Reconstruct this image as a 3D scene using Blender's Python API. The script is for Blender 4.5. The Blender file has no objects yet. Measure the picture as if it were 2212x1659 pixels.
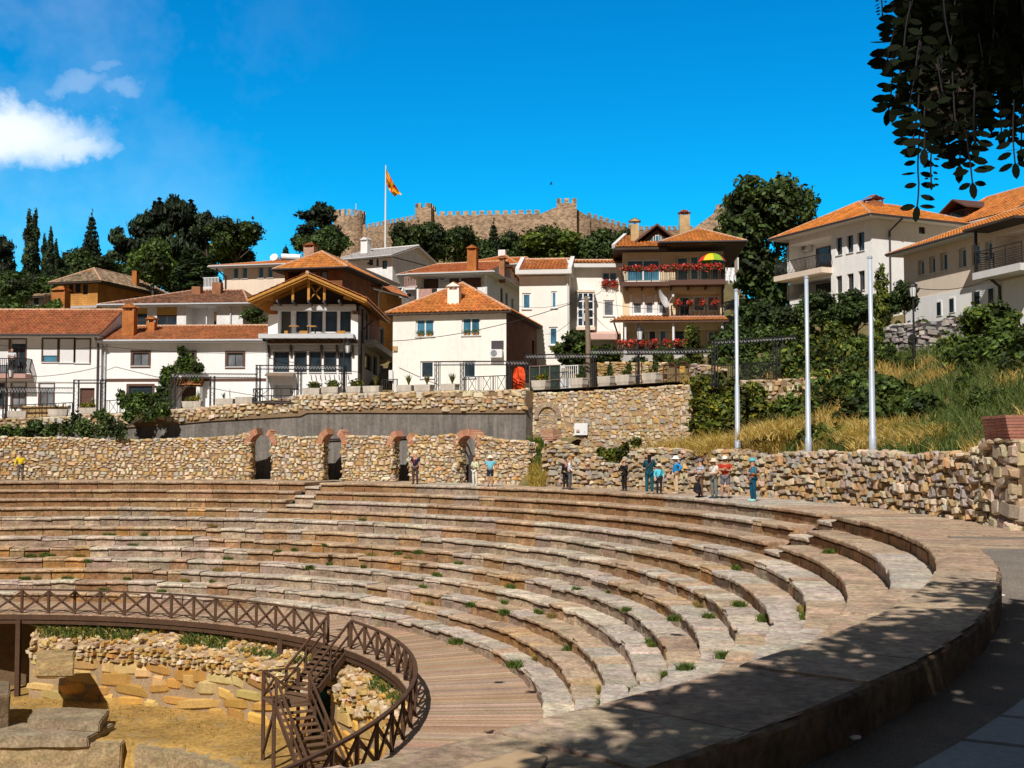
import bpy, bmesh, math, random
import numpy as np
from mathutils import Vector, Matrix, noise
R_ = random.Random(11)
NP = np.random.default_rng(5)
rad, sin, cos, pi, sqrt = math.radians, math.sin, math.cos, math.pi, math.sqrt
SC = bpy.context.scene
COL = SC.collection
# ------------------------------------------------------------------ survey camera (photo measured at 2212 x 1659)
FOC, CX0, CY0, TH = 2476.5, 1106.0, 829.5, rad(2.8956)
CAM = Vector((0, 0, 2.35))
CEN = Vector((-24.33, 34.48, 0))       # centre of the theatre circle; walkway level is z = 0
def ray(x, y):
 X, Y = (x - CX0) / FOC, (CY0 - y) / FOC
 return Vector((X, cos(TH) - sin(TH) * Y, sin(TH) + cos(TH) * Y))
def at(x, y, Y):
 d = ray(x, y); return CAM + d * (Y / d.y)
def gnd(x, y, z):
 d = ray(x, y); return CAM + d * ((z - CAM.z) / d.z)
def pol(r, a, z=0.0):
 return Vector((CEN.x + r * cos(rad(a)), CEN.y + r * sin(rad(a)), z))
def ang_at(x, r):
 """angle (deg, about the theatre centre) where circle r crosses image column x on its far side"""
 k = (x - CX0) / FOC
 lo, hi = -25.0, 150.0
 for _ in range(50):
  m = (lo + hi) / 2; p = pol(r, m)
  if p.x / p.y > k: lo = m
  else: hi = m
 return lo
# ------------------------------------------------------------------ objects
ROOT = {}
def finish(o, label=None, cat=None, group=None, kind=None):
 if label: o['label'] = label
 if cat: o['category'] = cat
 if group: o['group'] = group
 if kind: o['kind'] = kind
 return o
def thing(name, loc, label, cat, group=None, rz=0.0):
 o = bpy.data.objects.new(name, None); o.empty_display_size = .3
 COL.objects.link(o); o.location = loc; o.rotation_euler = (0, 0, rz)
 ROOT[o.name] = Vector(loc)
 return finish(o, label, cat, group)
def raw(name, V, F, mat, parent=None, C=None, smooth=False, local=False):
 me = bpy.data.meshes.new(name)
 V = np.asarray(V, dtype=np.float32).reshape(-1, 3)
 off = Vector((0, 0, 0))
 if parent is not None:
  off = ROOT[parent.name]
 if not local:
  V = V - np.array(off, dtype=np.float32)
 if isinstance(F, np.ndarray):
  n, k = F.shape
  me.vertices.add(len(V)); me.vertices.foreach_set('co', V.ravel())
  me.loops.add(n * k); me.loops.foreach_set('vertex_index', F.astype(np.int32).ravel())
  me.polygons.add(n); me.polygons.foreach_set('loop_start', np.arange(0, n * k, k, dtype=np.int32))
  me.update(calc_edges=True); me.validate()
 else:
  me.from_pydata([tuple(v) for v in V.tolist()], [], [tuple(f) for f in F]); me.update()
 if C is not None:
  a = me.color_attributes.new('col', 'FLOAT_COLOR', 'POINT')
  C = np.asarray(C, dtype=np.float32)
  if C.shape[1] == 3: C = np.concatenate([C, np.ones((len(C), 1), np.float32)], 1)
  a.data.foreach_set('color', C.ravel())
 if smooth:
  me.polygons.foreach_set('use_smooth', [True] * len(me.polygons))
 me.materials.append(mat)
 o = bpy.data.objects.new(name, me); COL.objects.link(o)
 if parent is not None:
  o.parent = parent
 ROOT[o.name] = off
 return o
class MB:
 def __init__(s): s.v = []; s.f = []; s.c = []; s.cur = None
 def add(s, V, F):
  b = len(s.v); s.v += [tuple(p) for p in V]; s.f += [tuple(i + b for i in f) for f in F]
  if s.cur is not None: s.c += [s.cur] * len(V)
  return s
 def quad(s, a, b, c, d): return s.add([a, b, c, d], [(0, 1, 2, 3)])
 def poly(s, P): return s.add(P, [tuple(range(len(P)))])
 def hexa(s, P):      # 4 bottom ccw, 4 top ccw
  return s.add(P, [(3, 2, 1, 0), (4, 5, 6, 7), (0, 1, 5, 4), (1, 2, 6, 5), (2, 3, 7, 6), (3, 0, 4, 7)])
 def box(s, c, sx, sy, sz, ex=Vector((1, 0, 0)), ey=None, ez=Vector((0, 0, 1))):
  c = Vector(c); ex = Vector(ex).normalized(); ez = Vector(ez)
  ey = Vector(ey) if ey is not None else ez.cross(ex).normalized()
  a, b, d = ex * sx / 2, ey * sy / 2, ez * sz / 2
  return s.hexa([c - a - b - d, c + a - b - d, c + a + b - d, c - a + b - d,
        c - a - b + d, c + a - b + d, c + a + b + d, c - a + b + d])
 def bar(s, p, q, w, h=None, up=Vector((0, 0, 1))):
  p, q = Vector(p), Vector(q); h = h or w
  t = (q - p); L = t.length
  if L < 1e-6: return s
  t /= L
  if abs(t.dot(up)) > .98: up = Vector((1, 0, 0))
  sd = t.cross(up).normalized(); u2 = sd.cross(t)
  a, b = sd * w / 2, u2 * h / 2
  return s.hexa([p - a - b, p + a - b, p + a + b, p - a + b, q - a - b, q + a - b, q + a + b, q - a + b])
 def tube(s, pts, r, n=8, cap=True):
  pts = [Vector(p) for p in pts]; rs = r if isinstance(r, (list, tuple)) else [r] * len(pts)
  V, F = [], []; prev = None
  for i, p in enumerate(pts):
   t = (pts[min(i + 1, len(pts) - 1)] - pts[max(i - 1, 0)]).normalized()
   ref = prev if prev is not None else (Vector((0, 0, 1)) if abs(t.z) < .9 else Vector((1, 0, 0)))
   a = (ref - t * ref.dot(t)).normalized(); prev = a; b = t.cross(a)
   for k in range(n):
    q = 2 * pi * k / n; V.append(p + (a * cos(q) + b * sin(q)) * rs[i])
  for i in range(len(pts) - 1):
   for k in range(n):
    F.append((i * n + k, i * n + (k + 1) % n, (i + 1) * n + (k + 1) % n, (i + 1) * n + k))
  if cap:
   F.append(tuple(range(n))[::-1]); F.append(tuple(range((len(pts) - 1) * n, len(pts) * n)))
  return s.add(V, F)
 def lathe(s, c, prof, n=12, ez=Vector((0, 0, 1))):
  c = Vector(c); V, F = [], []
  for (r, z) in prof:
   for k in range(n):
    q = 2 * pi * k / n; V.append(c + Vector((r * cos(q), r * sin(q), z)))
  for i in range(len(prof) - 1):
   for k in range(n):
    F.append((i * n + k, i * n + (k + 1) % n, (i + 1) * n + (k + 1) % n, (i + 1) * n + k))
  F.append(tuple(range(n))[::-1]); F.append(tuple(range((len(prof) - 1) * n, len(prof) * n)))
  return s.add(V, F)
 def make(s, name, mat, parent=None, smooth=False):
  o = raw(name, s.v, s.f, mat, parent, s.c if s.c else None, smooth)
  return o
def copy_tree(o, parent=None):
 c = o.copy(); COL.objects.link(c); ROOT[c.name] = ROOT.get(o.name, Vector())
 if parent is not None: c.parent = parent
 for ch in list(o.children): copy_tree(ch, c)
 return c
# ------------------------------------------------------------------ materials
def newmat(name):
 m = bpy.data.materials.new(name); m.use_nodes = True
 nt = m.node_tree; b = nt.nodes['Principled BSDF']
 return m, nt, b
def nd(nt, t, **k):
 n = nt.nodes.new(t)
 for a, v in k.items():
  if a.startswith('_'): setattr(n, a[1:], v)
 return n
def noise_of(nt, scale, detail=4, rough=.6, vec=None):
 n = nt.nodes.new('ShaderNodeTexNoise'); n.inputs['Scale'].default_value = scale
 n.inputs['Detail'].default_value = detail; n.inputs['Roughness'].default_value = rough
 if vec is not None: nt.links.new(vec, n.inputs['Vector'])
 return n
def ramp_of(nt, src, stops):
 r = nt.nodes.new('ShaderNodeValToRGB'); nt.links.new(src, r.inputs[0])
 e = r.color_ramp.elements
 while len(e) < len(stops): e.new(.5)
 for i, (p, c) in enumerate(stops):
  e[i].position = p; e[i].color = (*c, 1)
 return r
def mul(nt, a, b, mode='MULTIPLY', fac=1.0):
 m = nt.nodes.new('ShaderNodeMix'); m.data_type = 'RGBA'; m.blend_type = mode
 m.inputs[0].default_value = fac
 for s, i in ((a, 6), (b, 7)):
  if isinstance(s, tuple): m.inputs[i].default_value = (*s, 1)
  else: nt.links.new(s, m.inputs[i])
 return m.outputs[2]
def bump_of(nt, b, src, strength=.3, dist=.05):
 n = nt.nodes.new('ShaderNodeBump'); n.inputs['Strength'].default_value = strength
 n.inputs['Distance'].default_value = dist
 nt.links.new(src, n.inputs['Height']); nt.links.new(n.outputs[0], b.inputs['Normal'])
def M(name, base, rough=.85, n1=(.4, .25), n2=(6, .2), bump=None, attr=False, spec=.25, metal=0, streak=0, dirt=None):
 """generic surface: base colour (or vertex colour) x two scales of noise, optional streaks, bump"""
 m, nt, b = newmat(name)
 tc = nt.nodes.new('ShaderNodeTexCoord'); vec = tc.outputs['Object']
 geo = nt.nodes.new('ShaderNodeNewGeometry'); vec = geo.outputs['Position']
 if attr:
  a = nt.nodes.new('ShaderNodeAttribute'); a.attribute_name = 'col'; c = a.outputs['Color']
 else:
  rgb = nt.nodes.new('ShaderNodeRGB'); rgb.outputs[0].default_value = (*base, 1); c = rgb.outputs[0]
 for (s, amt) in (n1, n2):
  if amt > 0:
   n = noise_of(nt, s, 5, .65, vec)
   r = ramp_of(nt, n.outputs['Fac'], [(.28, (1 - amt,) * 3), (.72, (1 + amt * .6,) * 3)])
   c = mul(nt, c, r.outputs[0])
 if streak:
  mp = nt.nodes.new('ShaderNodeMapping'); mp.inputs['Scale'].default_value = (2.2, 2.2, .18)
  nt.links.new(vec, mp.inputs[0])
  n = noise_of(nt, 1.3, 6, .7, mp.outputs[0])
  r = ramp_of(nt, n.outputs['Fac'], [(.35, (1 - streak,) * 3), (.62, (1, 1, 1))])
  c = mul(nt, c, r.outputs[0])
 if dirt:
  n = noise_of(nt, dirt[1], 6, .7, vec)
  r = ramp_of(nt, n.outputs['Fac'], [(dirt[2], (0, 0, 0)), (dirt[2] + .14, (1, 1, 1))])
  mx = nt.nodes.new('ShaderNodeMix'); mx.data_type = 'RGBA'
  nt.links.new(r.outputs[0], mx.inputs[0]); nt.links.new(c, mx.inputs[6]); mx.inputs[7].default_value = (*dirt[0], 1)
  c = mx.outputs[2]
 nt.links.new(c, b.inputs['Base Color'])
 b.inputs['Roughness'].default_value = rough; b.inputs['Metallic'].default_value = metal
 b.inputs['Specular IOR Level'].default_value = spec
 if bump:
  n = noise_of(nt, bump[0], 6, .7, vec); bump_of(nt, b, n.outputs['Fac'], bump[1], bump[2])
 return m
def M_leaf(name, tint=(1, 1, 1), trans=.25):
 m, nt, b = newmat(name)
 a = nt.nodes.new('ShaderNodeAttribute'); a.attribute_name = 'col'
 c = mul(nt, a.outputs['Color'], tint)
 nt.links.new(c, b.inputs['Base Color']); b.inputs['Roughness'].default_value = .6
 b.inputs['Specular IOR Level'].default_value = .25 if trans > .1 else .02
 t = nt.nodes.new('ShaderNodeBsdfTranslucent'); nt.links.new(mul(nt, c, (1.3, 1.5, .6)), t.inputs[0])
 mx = nt.nodes.new('ShaderNodeMixShader'); mx.inputs[0].default_value = trans
 nt.links.new(b.outputs[0], mx.inputs[1]); nt.links.new(t.outputs[0], mx.inputs[2])
 nt.links.new(mx.outputs[0], nt.nodes['Material Output'].inputs[0])
 return m
def M_brick(name, e, c1, c2, mortar, sw=.26, sh=.085, ms=.012, dark=.0, off=.5):
 m, nt, b = newmat(name)
 geo = nt.nodes.new('ShaderNodeNewGeometry')
 d = nt.nodes.new('ShaderNodeVectorMath'); d.operation = 'DOT_PRODUCT'
 nt.links.new(geo.outputs['Position'], d.inputs[0]); d.inputs[1].default_value = (e[0], e[1], 0)
 sp = nt.nodes.new('ShaderNodeSeparateXYZ'); nt.links.new(geo.outputs['Position'], sp.inputs[0])
 cb = nt.nodes.new('ShaderNodeCombineXYZ'); nt.links.new(d.outputs['Value'], cb.inputs[0]); nt.links.new(sp.outputs[2], cb.inputs[1])
 t = nt.nodes.new('ShaderNodeTexBrick'); nt.links.new(cb.outputs[0], t.inputs['Vector'])
 t.offset = off
 t.inputs['Color1'].default_value = (*c1, 1); t.inputs['Color2'].default_value = (*c2, 1); t.inputs['Mortar'].default_value = (*mortar, 1)
 t.inputs['Scale'].default_value = 1; t.inputs['Brick Width'].default_value = sw; t.inputs['Row Height'].default_value = sh
 t.inputs['Mortar Size'].default_value = ms; t.inputs['Bias'].default_value = 0
 n = noise_of(nt, 1.1, 6, .7, geo.outputs['Position'])
 r = ramp_of(nt, n.outputs['Fac'], [(.3, (.62,) * 3), (.7, (1.15,) * 3)])
 nt.links.new(mul(nt, t.outputs['Color'], r.outputs[0]), b.inputs['Base Color'])
 b.inputs['Roughness'].default_value = .9; b.inputs['Specular IOR Level'].default_value = .15
 bump_of(nt, b, t.outputs['Fac'], -.5, .02)
 return m
def M_glass(name, c, rough=.06):
 m, nt, b = newmat(name)
 geo = nt.nodes.new('ShaderNodeNewGeometry')
 n = noise_of(nt, .8, 3, .6, geo.outputs['Position'])
 r = ramp_of(nt, n.outputs['Fac'], [(.35, tuple(x * .55 for x in c)), (.65, tuple(x * 1.5 for x in c))])
 nt.links.new(r.outputs[0], b.inputs['Base Color'])
 b.inputs['Roughness'].default_value = rough; b.inputs['Specular IOR Level'].default_value = .55
 return m
MT = {}
def mats():
 MT['tier'] = M('weathered_tier_stone', None, .92, (1.3, .38), (8, .5), (11, .8, .05), attr=True, dirt=((.22, .15, .085), 3.1, .57))
 MT['tier_top'] = MT['tier']
 MT['rubble'] = M('rubble_stone', None, .92, (1.1, .2), (16, .3), (22, .5, .02), attr=True)
 MT['mortar'] = M('earthy_mortar', (.17, .11, .06), .95, (1, .3), (12, .35), (14, .6, .03))
 MT['mortar_buff'] = M('buff_mortar', (.40, .28, .165), .95, (.7, .25), (12, .35), (14, .6, .03))
 MT['mortar_light'] = M('lime_mortar', (.26, .175, .10), .95, (.7, .25), (12, .3), (14, .6, .03))
 MT['concrete'] = M('grey_concrete', (.25, .22, .19), .9, (.35, .32), (5, .28), (18, .4, .02), streak=.45)
 MT['concrete_dark'] = M('shadowed_concrete', (.2, .19, .18), .9, (.6, .3), (6, .3), (18, .4, .02), streak=.4)
 MT['planter'] = M('cast_concrete', (.62, .55, .46), .88, (.7, .14), (9, .2), (25, .3, .01), streak=.3)
 MT['white'] = M('white_plaster', (.90, .88, .85), .85, (.25, .06), (3, .06), (30, .12, .01), streak=.06)
 MT['white2'] = M('old_white_plaster', (.85, .83, .80), .88, (.3, .1), (2.5, .12), (20, .2, .01), streak=.12)
 MT['cream'] = M('cream_plaster', (.92, .87, .78), .88, (.25, .08), (2.5, .08), (30, .15, .01), streak=.10)
 MT['cream2'] = M('pale_cream_plaster', (.91, .87, .79), .88, (.25, .07), (2.5, .06), (30, .15, .01), streak=.07)
 MT['beige'] = M('beige_plaster', (.80, .66, .52), .88, (.25, .08), (2.5, .07), (30, .15, .01), streak=.07)
 MT['yellow'] = M('warm_yellow_plaster', (.80, .63, .41), .88, (.25, .1), (2.5, .08), (30, .15, .01), streak=.08)
 MT['greyp'] = M('grey_plaster', (.50, .47, .44), .9, (.3, .15), (2.5, .12), (20, .2, .01), streak=.15)
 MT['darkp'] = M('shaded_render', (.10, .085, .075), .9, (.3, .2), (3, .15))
 MT['tile'] = M('terracotta_tile', None, .85, (.5, .25), (3.2, .35), (20, .3, .01), attr=True)
 MT['ridge'] = M('ridge_mortar', (.60, .37, .24), .9, (1, .25), (8, .35), (16, .5, .03))
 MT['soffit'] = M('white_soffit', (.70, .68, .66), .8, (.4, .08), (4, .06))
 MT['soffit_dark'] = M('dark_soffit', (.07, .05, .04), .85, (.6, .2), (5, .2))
 MT['soffit_wood'] = M('orange_timber', (.52, .25, .05), .6, (.8, .2), (7, .3), (18, .3, .01))
 MT['gutter'] = M('metal_gutter', (.55, .56, .58), .5, (.5, .1), (5, .1), spec=.5)
 MT['gutter_dark'] = M('dark_gutter', (.06, .05, .055), .5, (.5, .1), (5, .1), spec=.4)
 MT['wood'] = M('weathered_brown_timber', (.095, .05, .028), .8, (1.2, .3), (14, .35), (30, .4, .01))
 MT['wood_deck'] = M('weathered_deck_boards', None, .85, (.8, .2), (11, .32), (26, .4, .01), attr=True)
 MT['wood_pole'] = M('grey_timber', (.24, .18, .13), .85, (1, .2), (10, .3), (30, .4, .01))
 MT['wood_pale'] = M('pale_timber', (.55, .36, .16), .75, (1, .2), (9, .25), (30, .3, .01))
 MT['black'] = M('black_painted_steel', (.016, .015, .016), .55, (1, .1), (9, .15), spec=.4)
 MT['pole'] = M('galvanised_pole', (.52, .58, .66), .45, (.5, .1), (5, .08), spec=.5, metal=.25)
 MT['brownframe'] = M('brown_window_frame', (.115, .055, .035), .55, (1, .1), (8, .15), spec=.35)
 MT['darkframe'] = M('dark_window_frame', (.022, .02, .022), .5, (1, .1), (8, .12), spec=.4)
 MT['whiteframe'] = M('white_window_frame', (.80, .80, .80), .5, (1, .05), (8, .05), spec=.4)
 MT['shutter'] = M('white_roller_shutter', (.78, .77, .76), .6, (1, .05), (8, .05))
 MT['shutter_y'] = M('yellow_roller_shutter', (.62, .37, .09), .6, (1, .08), (8, .08))
 MT['glass'] = M_glass('dark_window_glass', (.022, .034, .042))
 MT['glass_blue'] = M_glass('sky_window_glass', (.05, .16, .23))  # blue base colour stands in for the sky's reflection
 MT['glass_grey'] = M_glass('curtained_glass', (.16, .17, .18), .2)
 MT['dark'] = M('near_black', (.012, .011, .011), .95, (1, .2), (6, .2))  # plain near-black for the bird, tyres and mailbox slot
 MT['hbrick'] = None
 MT['bricks'] = M('old_arch_bricks', None, .9, (1, .15), (12, .25), (26, .4, .01), attr=True)
 MT['leaf'] = M_leaf('green_leaves')
 MT['leaf_dark'] = M_leaf('shaded_leaves', (1, 1, 1), .05)
 MT['petal'] = M_leaf('geranium_petals', (1, 1, 1), .15)
 MT['grass'] = M_leaf('grass_blades', (1, 1, 1), .3)
 MT['bark'] = M('tree_bark', (.11, .08, .055), .95, (1.5, .25), (12, .4), (16, .8, .03))
 MT['awning'] = M('pink_awning', (.62, .40, .33), .8, (1, .08), (8, .06))
 MT['orange'] = M('orange_tarpaulin', (.75, .075, .012), .6, (1.4, .25), (7, .2), (3, .8, .08))
 MT['cardboard'] = M('brown_cardboard', (.48, .33, .19), .85, (1.5, .1), (12, .08))
 MT['pink'] = M('pink_stucco', (.50, .30, .25), .85, (.5, .12), (4, .12))
 MT['metal_white'] = M('white_enamel', (.75, .75, .74), .45, (1, .06), (8, .05), spec=.4)
 MT['acgrille'] = M('fan_grille', (.12, .12, .12), .6, (1, .1), (20, .2))
 MT['fort'] = M('fortress_stone', None, .95, (.12, .2), (1.1, .3), (1.6, .8, .25), attr=True)
 MT['sign'] = M('white_board', (.84, .83, .82), .6, (1, .03), (8, .03))
mats()
# ================================================================== people
def skinned(pts, edges, rad_, root_i=0, sub=1):
 """grow one continuous surface over a jointed skeleton; returns (verts, faces)"""
 me = bpy.data.meshes.new('tmp'); me.from_pydata([tuple(p) for p in pts], edges, [])
 o = bpy.data.objects.new('tmp', me); COL.objects.link(o)
 o.modifiers.new('s', 'SKIN').use_smooth_shade = True
 for i, r in enumerate(rad_):
  sv = me.skin_vertices[0].data[i]; sv.radius = (r, r) if not isinstance(r, tuple) else r
  sv.use_root = False
 for i in (root_i if isinstance(root_i, (list, tuple)) else [root_i]): me.skin_vertices[0].data[i].use_root = True
 if sub:
  m = o.modifiers.new('d', 'SUBSURF'); m.levels = sub; m.render_levels = sub
 dg = bpy.context.evaluated_depsgraph_get()
 ev = bpy.data.meshes.new_from_object(o.evaluated_get(dg))
 V = [v.co.copy() for v in ev.vertices]; F = [tuple(p.vertices) for p in ev.polygons]
 bpy.data.objects.remove(o); bpy.data.meshes.remove(me); bpy.data.meshes.remove(ev)
 return V, F
CLOTH = {}
def cloth(c):
 k = tuple(round(x, 3) for x in c)
 if k not in CLOTH: CLOTH[k] = M('cloth_%d' % len(CLOTH), c, .9, (3, .12), (25, .15), (18, .35, .02))
 return CLOTH[k]
SKIN = M('skin', (.50, .27, .17), .6, (5, .08), (30, .06))
def stripes(c1, c2, n):
 m, nt, b = newmat('striped_cloth'); geo = nt.nodes.new('ShaderNodeNewGeometry'); sp = nt.nodes.new('ShaderNodeSeparateXYZ'); nt.links.new(geo.outputs['Position'], sp.inputs[0])
 w = nt.nodes.new('ShaderNodeMath'); w.operation = 'MULTIPLY'; nt.links.new(sp.outputs[2], w.inputs[0]); w.inputs[1].default_value = n
 f = nt.nodes.new('ShaderNodeMath'); f.operation = 'FRACT'; nt.links.new(w.outputs[0], f.inputs[0])
 r = ramp_of(nt, f.outputs[0], [(.45, c1), (.55, c2)]); nt.links.new(r.outputs[0], b.inputs['Base Color']); b.inputs['Roughness'].default_value = .9
 return m
def blotch(c1, c2, c3):
 m, nt, b = newmat('floral_cloth'); geo = nt.nodes.new('ShaderNodeNewGeometry'); n = noise_of(nt, 4.5, 2, .5, geo.outputs['Position'])
 r = ramp_of(nt, n.outputs['Fac'], [(.42, c1), (.47, c2), (.53, c2), (.58, c3)]); nt.links.new(r.outputs[0], b.inputs['Base Color']); b.inputs['Roughness'].default_value = .9
 return m
def person(base, H, face, label, top, legs, shoes=(.05, .04, .04), hair=(.03, .022, .018), hat=None, sleeve='short', leg='long',
     armL=None, armR=None, stance=.10, skirt=False, coat=0.0, long_hair=False, female=False, bags=(), group=None, lean=0.0, skinm=None):
 """face = compass angle the figure looks towards (0 = +x, 90 = away from us, 270 = towards us). arms: (elbow, wrist) offsets from the shoulder"""
 k = H / 1.75
 t = thing('person', base, label, 'person', group)
 ca, sa = cos(rad(face - 90)), sin(rad(face - 90))
 def W(v): v = Vector((v[0] * 1.15, v[1] * 1.12, v[2] * 1.035)) * k; return base + Vector((v.x * ca - v.y * sa, v.x * sa + v.y * ca, v.z))
 sw = .165 if female else .185
 armL = armL or ((-.05, -.02, -.29), (-.06, .06, -.54)); armR = armR or ((.05, -.02, -.29), (.06, .06, -.54))
 P, E, Rr = [], [], []
 def add(p, r, par=None):
  P.append(Vector(p)); Rr.append(r)
  if par is not None: E.append((par, len(P) - 1))
  return len(P) - 1
 pel = add((0, 0, .95), .125); ab = add((0, .005, 1.10), .115, pel); ch = add((0, lean * .5 + .0, 1.29), .135, ab); nk = add((0, lean + .0, 1.47), .055, ch)
 hd = add((0, lean + .02, 1.56), .078, nk); tp = add((0, lean + .012, 1.665), .085, hd); add((0, lean + .01, 1.72), .05, tp); add((0, lean + .115, 1.585), .018, hd)
 arms = {}
 for s, ar in ((-1, armL), (1, armR)):
  sh = add((s * sw, lean * .7, 1.405), .062, ch); S = Vector((s * sw, lean * .7, 1.405))
  el = add(S + Vector(ar[0]), .043, sh); wr = add(S + Vector(ar[1]), .03, el)
  d = (Vector(ar[1]) - Vector(ar[0])).normalized(); pm = add(S + Vector(ar[1]) + d * .06, .034, wr)
  arms[s] = (S, S + Vector(ar[0]), S + Vector(ar[1]))
  sd = d.cross(Vector((0, 1, .2))).normalized()
  for q, (w, L) in enumerate(((-.027, .055), (-.009, .07), (.009, .066), (.026, .05))):
   b0 = add(S + Vector(ar[1]) + d * .10 + sd * w, .0095, pm); add(S + Vector(ar[1]) + d * (.10 + L) + sd * w * 1.1 + Vector((0, .012, 0)), .008, b0)
  th = add(S + Vector(ar[1]) + d * .05 + sd * -.045, .0105, pm); add(S + Vector(ar[1]) + d * .085 + sd * -.06, .009, th)
 legsP = {}
 for s in (-1, 1):
  hp = add((s * .085, 0, .90), .085, pel); kn = add((s * (stance * .5 + .05), .02, .49), .058, hp); an = add((s * stance, -.02, .10), .038, kn); he = add((s * stance, -.035, .035), .034, an); add((s * (stance + .02), .13, .03), .03, he)
  legsP[s] = [Vector((s * .085, 0, .90)), Vector((s * (stance * .5 + .05), .02, .49)), Vector((s * stance, -.02, .10))]
 V, F = skinned(P, E, Rr, 0, 1)
 raw('body', [W(v) for v in V], F, skinm or SKIN, t, None, True)
 # top
 P, E, Rr = [], [], []
 lo = .93 - coat
 a0 = add((0, 0, lo), (.150 if coat < .05 else .165)); a1 = add((0, .005, 1.09), .132, a0) if coat < .05 else add((0, .005, 1.08), .15, a0); a2 = add((0, lean * .5, 1.29), .150, a1); add((0, lean * .9, 1.43), .075, a2)
 for s in (-1, 1):
  S, el, wr = arms[s]; q = add(S + Vector((0, 0, 0)), .072, a2)
  if sleeve != 'none':
   e = add(S.lerp(el, .62) if sleeve == 'short' else el, .058 if sleeve == 'short' else .054, q)
   if sleeve == 'long': add(el.lerp(wr, .92), .043, e)
 V, F = skinned(P, E, Rr, 0, 1)
 raw('jacket' if sleeve == 'long' else 'shirt', [W(v) for v in V], F, top if not isinstance(top, tuple) else cloth(top), t, None, True)
 # legs
 P, E, Rr = [], [], []
 b0 = add((0, 0, .97), .132)
 for s in (-1, 1):
  hp, kn, an = legsP[s]; q = add(hp, .098, b0)
  if leg == 'short': q2 = add(hp.lerp(kn, .55), .092, q); add(hp.lerp(kn, .85), .088, q2)
  else: q2 = add(kn, .072, q); add(an + Vector((0, 0, -.02)), .058, q2)
 V, F = skinned(P, E, Rr, 0, 1)
 raw('shorts' if leg == 'short' else 'trousers', [W(v) for v in V], F, cloth(legs), t, None, True)
 for s in (-1, 1):
  mb = MB(); x = s * stance
  mb.tube([W((x, -.07, .045)), W((x, -.02, .055)), W((x + s * .01, .08, .045)), W((x + s * .02, .17, .03))], [.03 * k, .052 * k, .05 * k, .028 * k], 8); mb.make('shoe', cloth(shoes), t, True)
 hc = Vector((0, lean + .012, 1.645))
 if hair:
  P, E, Rr = [], [], []
  a = add(hc + Vector((0, -.02, .05)), .092); b = add(hc + Vector((0, -.045, -.03)), .08, a)
  if long_hair: c = add(hc + Vector((0, -.07, -.16)), .075, b); add(hc + Vector((0, -.09, -.34)), .06, c)
  V, F = skinned(P, E, Rr, 0, 1); raw('hair', [W(v) for v in V], F, cloth(hair), t, None, True)
 for s in (-1, 1):
  MB().lathe(W(hc + Vector((s * .032, .083, -.03))), [(.004, -.008 * k), (.012 * k, 0), (.004, .008 * k)], 6).make('eye', cloth((.02, .015, .012)), t)
 if hat:
  kind, c = hat; mb = MB(); n = 14; hz = hc.z + .035
  ring_ = lambda r, z, dy=0, st=1.1: [W((r * cos(2 * pi * i / n), hc.y + r * st * sin(2 * pi * i / n) + dy, z)) for i in range(n)]
  rows = [ring_(.108, hz - .01), ring_(.106, hz + .05), ring_(.075, hz + .10), ring_(.01, hz + .112)]
  if kind == 'brim': rows = [ring_(.205, hz - .045), ring_(.2, hz - .03), ring_(.115, hz + .0)] + rows[1:]
  b = 0; Vv = [p for r_ in rows for p in r_]; mb.add(Vv, [(i * n + q, i * n + (q + 1) % n, (i + 1) * n + (q + 1) % n, (i + 1) * n + q) for i in range(len(rows) - 1) for q in range(n)])
  if kind == 'cap':
   mb.add([W((x, y, z)) for x, y, z in ((-.09, hc.y + .08, hz), (.09, hc.y + .08, hz), (.07, hc.y + .2, hz - .02), (-.07, hc.y + .2, hz - .02))], [(0, 1, 2, 3)])
  mb.make('hat' if kind == 'brim' else 'cap', cloth(c), t, True)
 for bg in bags:
  nm, pos, size, c = bg[:4]
  P, E, Rr = [], [], []
  a = add(Vector(pos) + Vector((0, 0, size[2] * .3)), (size[0], size[1])); add(Vector(pos) - Vector((0, 0, size[2] * .3)), (size[0] * 1.05, size[1] * 1.05), a)
  V, F = skinned(P, E, Rr, 0, 1); raw(nm, [W(v) for v in V], F, cloth(c), t, None, True)
  if len(bg) > 4:
   mb = MB(); 
   for st in bg[4]: mb.tube([W(q) for q in st], .012 * k, 5)
   mb.make('strap', cloth(tuple(x * .7 for x in c)), t)
 return t
def stand(x, y, rmin=34.95, rmax=37.55):
 p = gnd(x, y, 0); r = Vector((p.x - CEN.x, p.y - CEN.y, 0)).length
 r2 = min(max(r, rmin), rmax)
 if r2 != r: p = pol(r2, ang_at(x, r2))
 return Vector((p.x, p.y, 0.0))
HIPS = (((-.20, -.10, -.20), (-.07, .06, -.36)), ((.20, -.10, -.20), (.07, .06, -.36)))
HOLD = (((-.06, .02, -.27), (.10, .20, -.24)), ((.06, .02, -.27), (-.10, .20, -.22)))
CROSS = (((-.08, .06, -.25), (.16, .20, -.20)), ((.08, .06, -.25), (-.16, .22, -.16)))
CAMR = (((-.06, .10, -.22), (.10, .22, .06)), ((.08, .08, -.24), (-.04, .24, .08)))
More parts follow.
